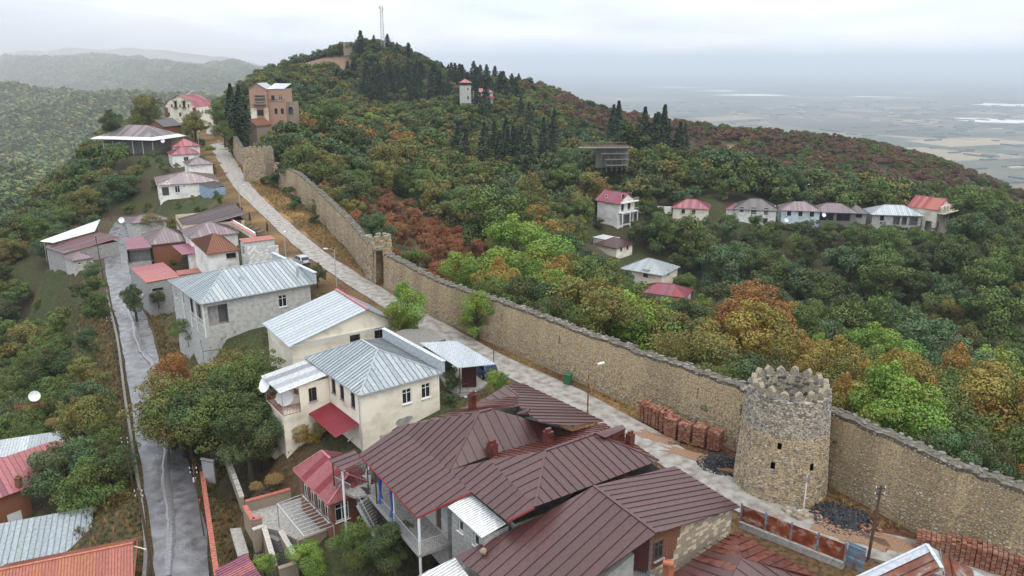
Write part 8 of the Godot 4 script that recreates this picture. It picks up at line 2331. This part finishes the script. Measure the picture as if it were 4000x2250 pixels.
			for f in footprints:   # in front of the far houses stand only low trees
				var q: Vector2 = f[0]
				if q.y > -120 or p2.y < q.y or f.size() > 4: continue
				var fr := p2.dot(q) / q.length_squared()
				if q.x < -40.0:
					if fr > 0.8 and fr < 1.0 and p2.distance_to(q) < 14.0 and p2.distance_to(q * fr) < f[1]: h = minf(h, r.randf_range(1.8, 3.0))
					continue
				if fr < 0.6 or fr > 1.0 or p2.distance_to(q * fr) > maxf(f[1], f[2]) + 2.0: continue
				var most := lerpf(32.0, ground(q.x, q.y) + 1.9, fr) - p.y
				if most < 1.8: low = true
				h = minf(h, maxf(most, 1.8))
			if low and r.randf() < 0.75: continue
			if side > 0 and side < 7.0 and pz > -200: h = minf(h, r.randf_range(5.0, 8.0))
			spots.append([p, h, kind, h / p.distance_to(Vector3(0, 32, 0)), side])
		z -= step
	spots.sort_custom(func(a, b): return a[3] > b[3])
	var wood := Node3D.new()
	wood.name = "woodland"
	wood.set_meta("kind", "stuff")
	add_child(wood)
	var lists := {}
	var cols := {}
	for i in spots.size():
		var q: Array = spots[i]
		var yaw := r.randf() * 360.0
		if i < 290:
			var where := "on the slope left of the lane" if q[4] < 0 else "on the slope behind the fortress wall"
			tree("broadleaf_tree", "%s%s broadleaf tree %s" % ["tall " if q[1] > 8.5 else "low " if q[1] < 5.0 else "", kindwords[q[2]], nearest_mark(q[0])], q[0], q[1], q[2], pick(near_crowns if q[0].distance_to(Vector3(0, 32, 0)) < 160.0 else mid_crowns, q[2], i), trunks[i % 5], r.randf_range(0.85, 1.25), yaw, "trees " + where)
		else:
			var lod := "f%d" % (i % 5) if q[0].z < -230 else "m%d" % (i % 5)
			if not lists.has(lod): lists[lod] = []; cols[lod] = []
			var wd := r.randf_range(0.9, 1.3) * (1.1 if q[0].z < -300.0 else 1.0)
			lists[lod].append(Transform3D(Basis(Vector3.UP, deg_to_rad(yaw)).scaled(Vector3(q[1] * wd, q[1], q[1] * wd)), q[0] - Vector3.UP * 0.4))
			var lk: Array = leafkinds[q[2]]
			cols[lod].append(lk[0].lerp(lk[1], r.randf()))
	for lod in lists: multi(wood, "foliage", (far_crowns if lod[0] == "f" else mid_crowns)[int(lod[1])], M.leaf, lists[lod], cols[lod])
	# --- woods on the far hills
	var far := Node3D.new()
	far.name = "hill_forest"
	far.set_meta("kind", "stuff")
	add_child(far)
	var fl := []; var fc := []
	var n_ := 0
	while n_ < 60000:
		n_ += 1
		var dist := lerpf(380.0, 2700.0, pow(r.randf(), 1.7))
		var ang := r.randf_range(-0.62, -0.12)
		var x := dist * tan(ang); var zz := -dist
		if x > -90.0 - (dist - 400) * 0.02 and dist < 800: continue
		var y := hills_height(x, zz) - 60.0 * smoothstep(-300.0, -120.0, x) * smoothstep(-560.0, -420.0, zz)
		if x > -246 and zz > -756: 
			if land(x, zz) > y - 2.0: continue
		var h := r.randf_range(6, 10) * (1.0 + dist / 2200.0)
		fl.append(Transform3D(Basis(Vector3.UP, r.randf() * TAU).scaled(Vector3(h * 1.35, h, h * 1.35)), Vector3(x, y - h * 0.3, zz)))
		var k: Array = leafkinds[["green", "dark", "green", "olive", "blue"][r.randi() % 5]]
		fc.append(k[0].lerp(k[1], r.randf()))
	multi(far, "foliage", crown(77, 7, 130, 0.24, 0.9, 0.15, 0.25).mesh(), M.leaf, fl, fc)
	# --- dry grass and weeds
	var tuft := Shape.new()
	for k in 14:
		var az := r.randf() * TAU
		var d := Vector3(cos(az) * 0.5, 1, sin(az) * 0.5) * r.randf_range(0.5, 1.0)
		var sd := Vector3(-sin(az), 0, cos(az)) * 0.05
		var o := Vector3(r.randfn(), 0, r.randfn()) * 0.12
		tuft.tri(o - sd, o + d, o + sd)
	var gl := []; var gc := []
	for k in 14000:
		var i := r.randi() % (wall_road.size() - 1)
		var p: Vector3 = wall_road[i]
		var d: Vector3 = wall_road[i + 1] - p
		var sd := Vector3(-d.z, 0, d.x).normalized()
		var q := p + d * r.randf() + sd * (2.8 + absf(r.randfn()) * 2.6)
		if side_of_wall(q.x, q.z) > -0.4: continue
		q.y = ground(q.x, q.z)
		if q.distance_to(Vector3(21, 0, -55)) < 4.2: continue
		var dens := 0.55 + noise.get_noise_2d(q.x * 4.0, q.z * 4.0) * 1.4 + (0.4 if q.z < -125.0 else 0.0)
		if r.randf() > dens: continue
		gl.append(Transform3D(Basis(Vector3.UP, r.randf() * TAU).scaled(Vector3.ONE * r.randf_range(0.25, 0.6)), q))
		gc.append([Color(0.42, 0.28, 0.11), Color(0.34, 0.22, 0.09), Color(0.2, 0.1, 0.05), Color(0.18, 0.17, 0.05)][r.randi() % 4])
	for k in 9000:
		var i := r.randi() % mini(60, lower_road.size() - 1)
		var p: Vector3 = lower_road[i]
		var d: Vector3 = lower_road[i + 1] - p
		var sd := Vector3(-d.z, 0, d.x).normalized()
		var q := p + d * r.randf() + sd * (2.6 + absf(r.randfn()) * 3.5) * (1.0 if r.randf() < 0.6 else -1.15)
		q.y = ground(q.x, q.z)
		gl.append(Transform3D(Basis(Vector3.UP, r.randf() * TAU).scaled(Vector3.ONE * r.randf_range(0.25, 0.7)), q))
		gc.append([Color(0.1, 0.1, 0.03), Color(0.3, 0.2, 0.08), Color(0.06, 0.09, 0.025), Color(0.2, 0.1, 0.05)][r.randi() % 4])
	var gn := Node3D.new()
	gn.name = "dry_grass"
	gn.set_meta("kind", "stuff")
	add_child(gn)
	multi(gn, "tufts", tuft.mesh(), M.leaf, gl, gc)

func _ready() -> void:
	rng.seed = 1
	make_materials()
	make_view()
	make_land()
	make_fortress()
	make_town()
	make_ground()
	street_things()
	make_plants()
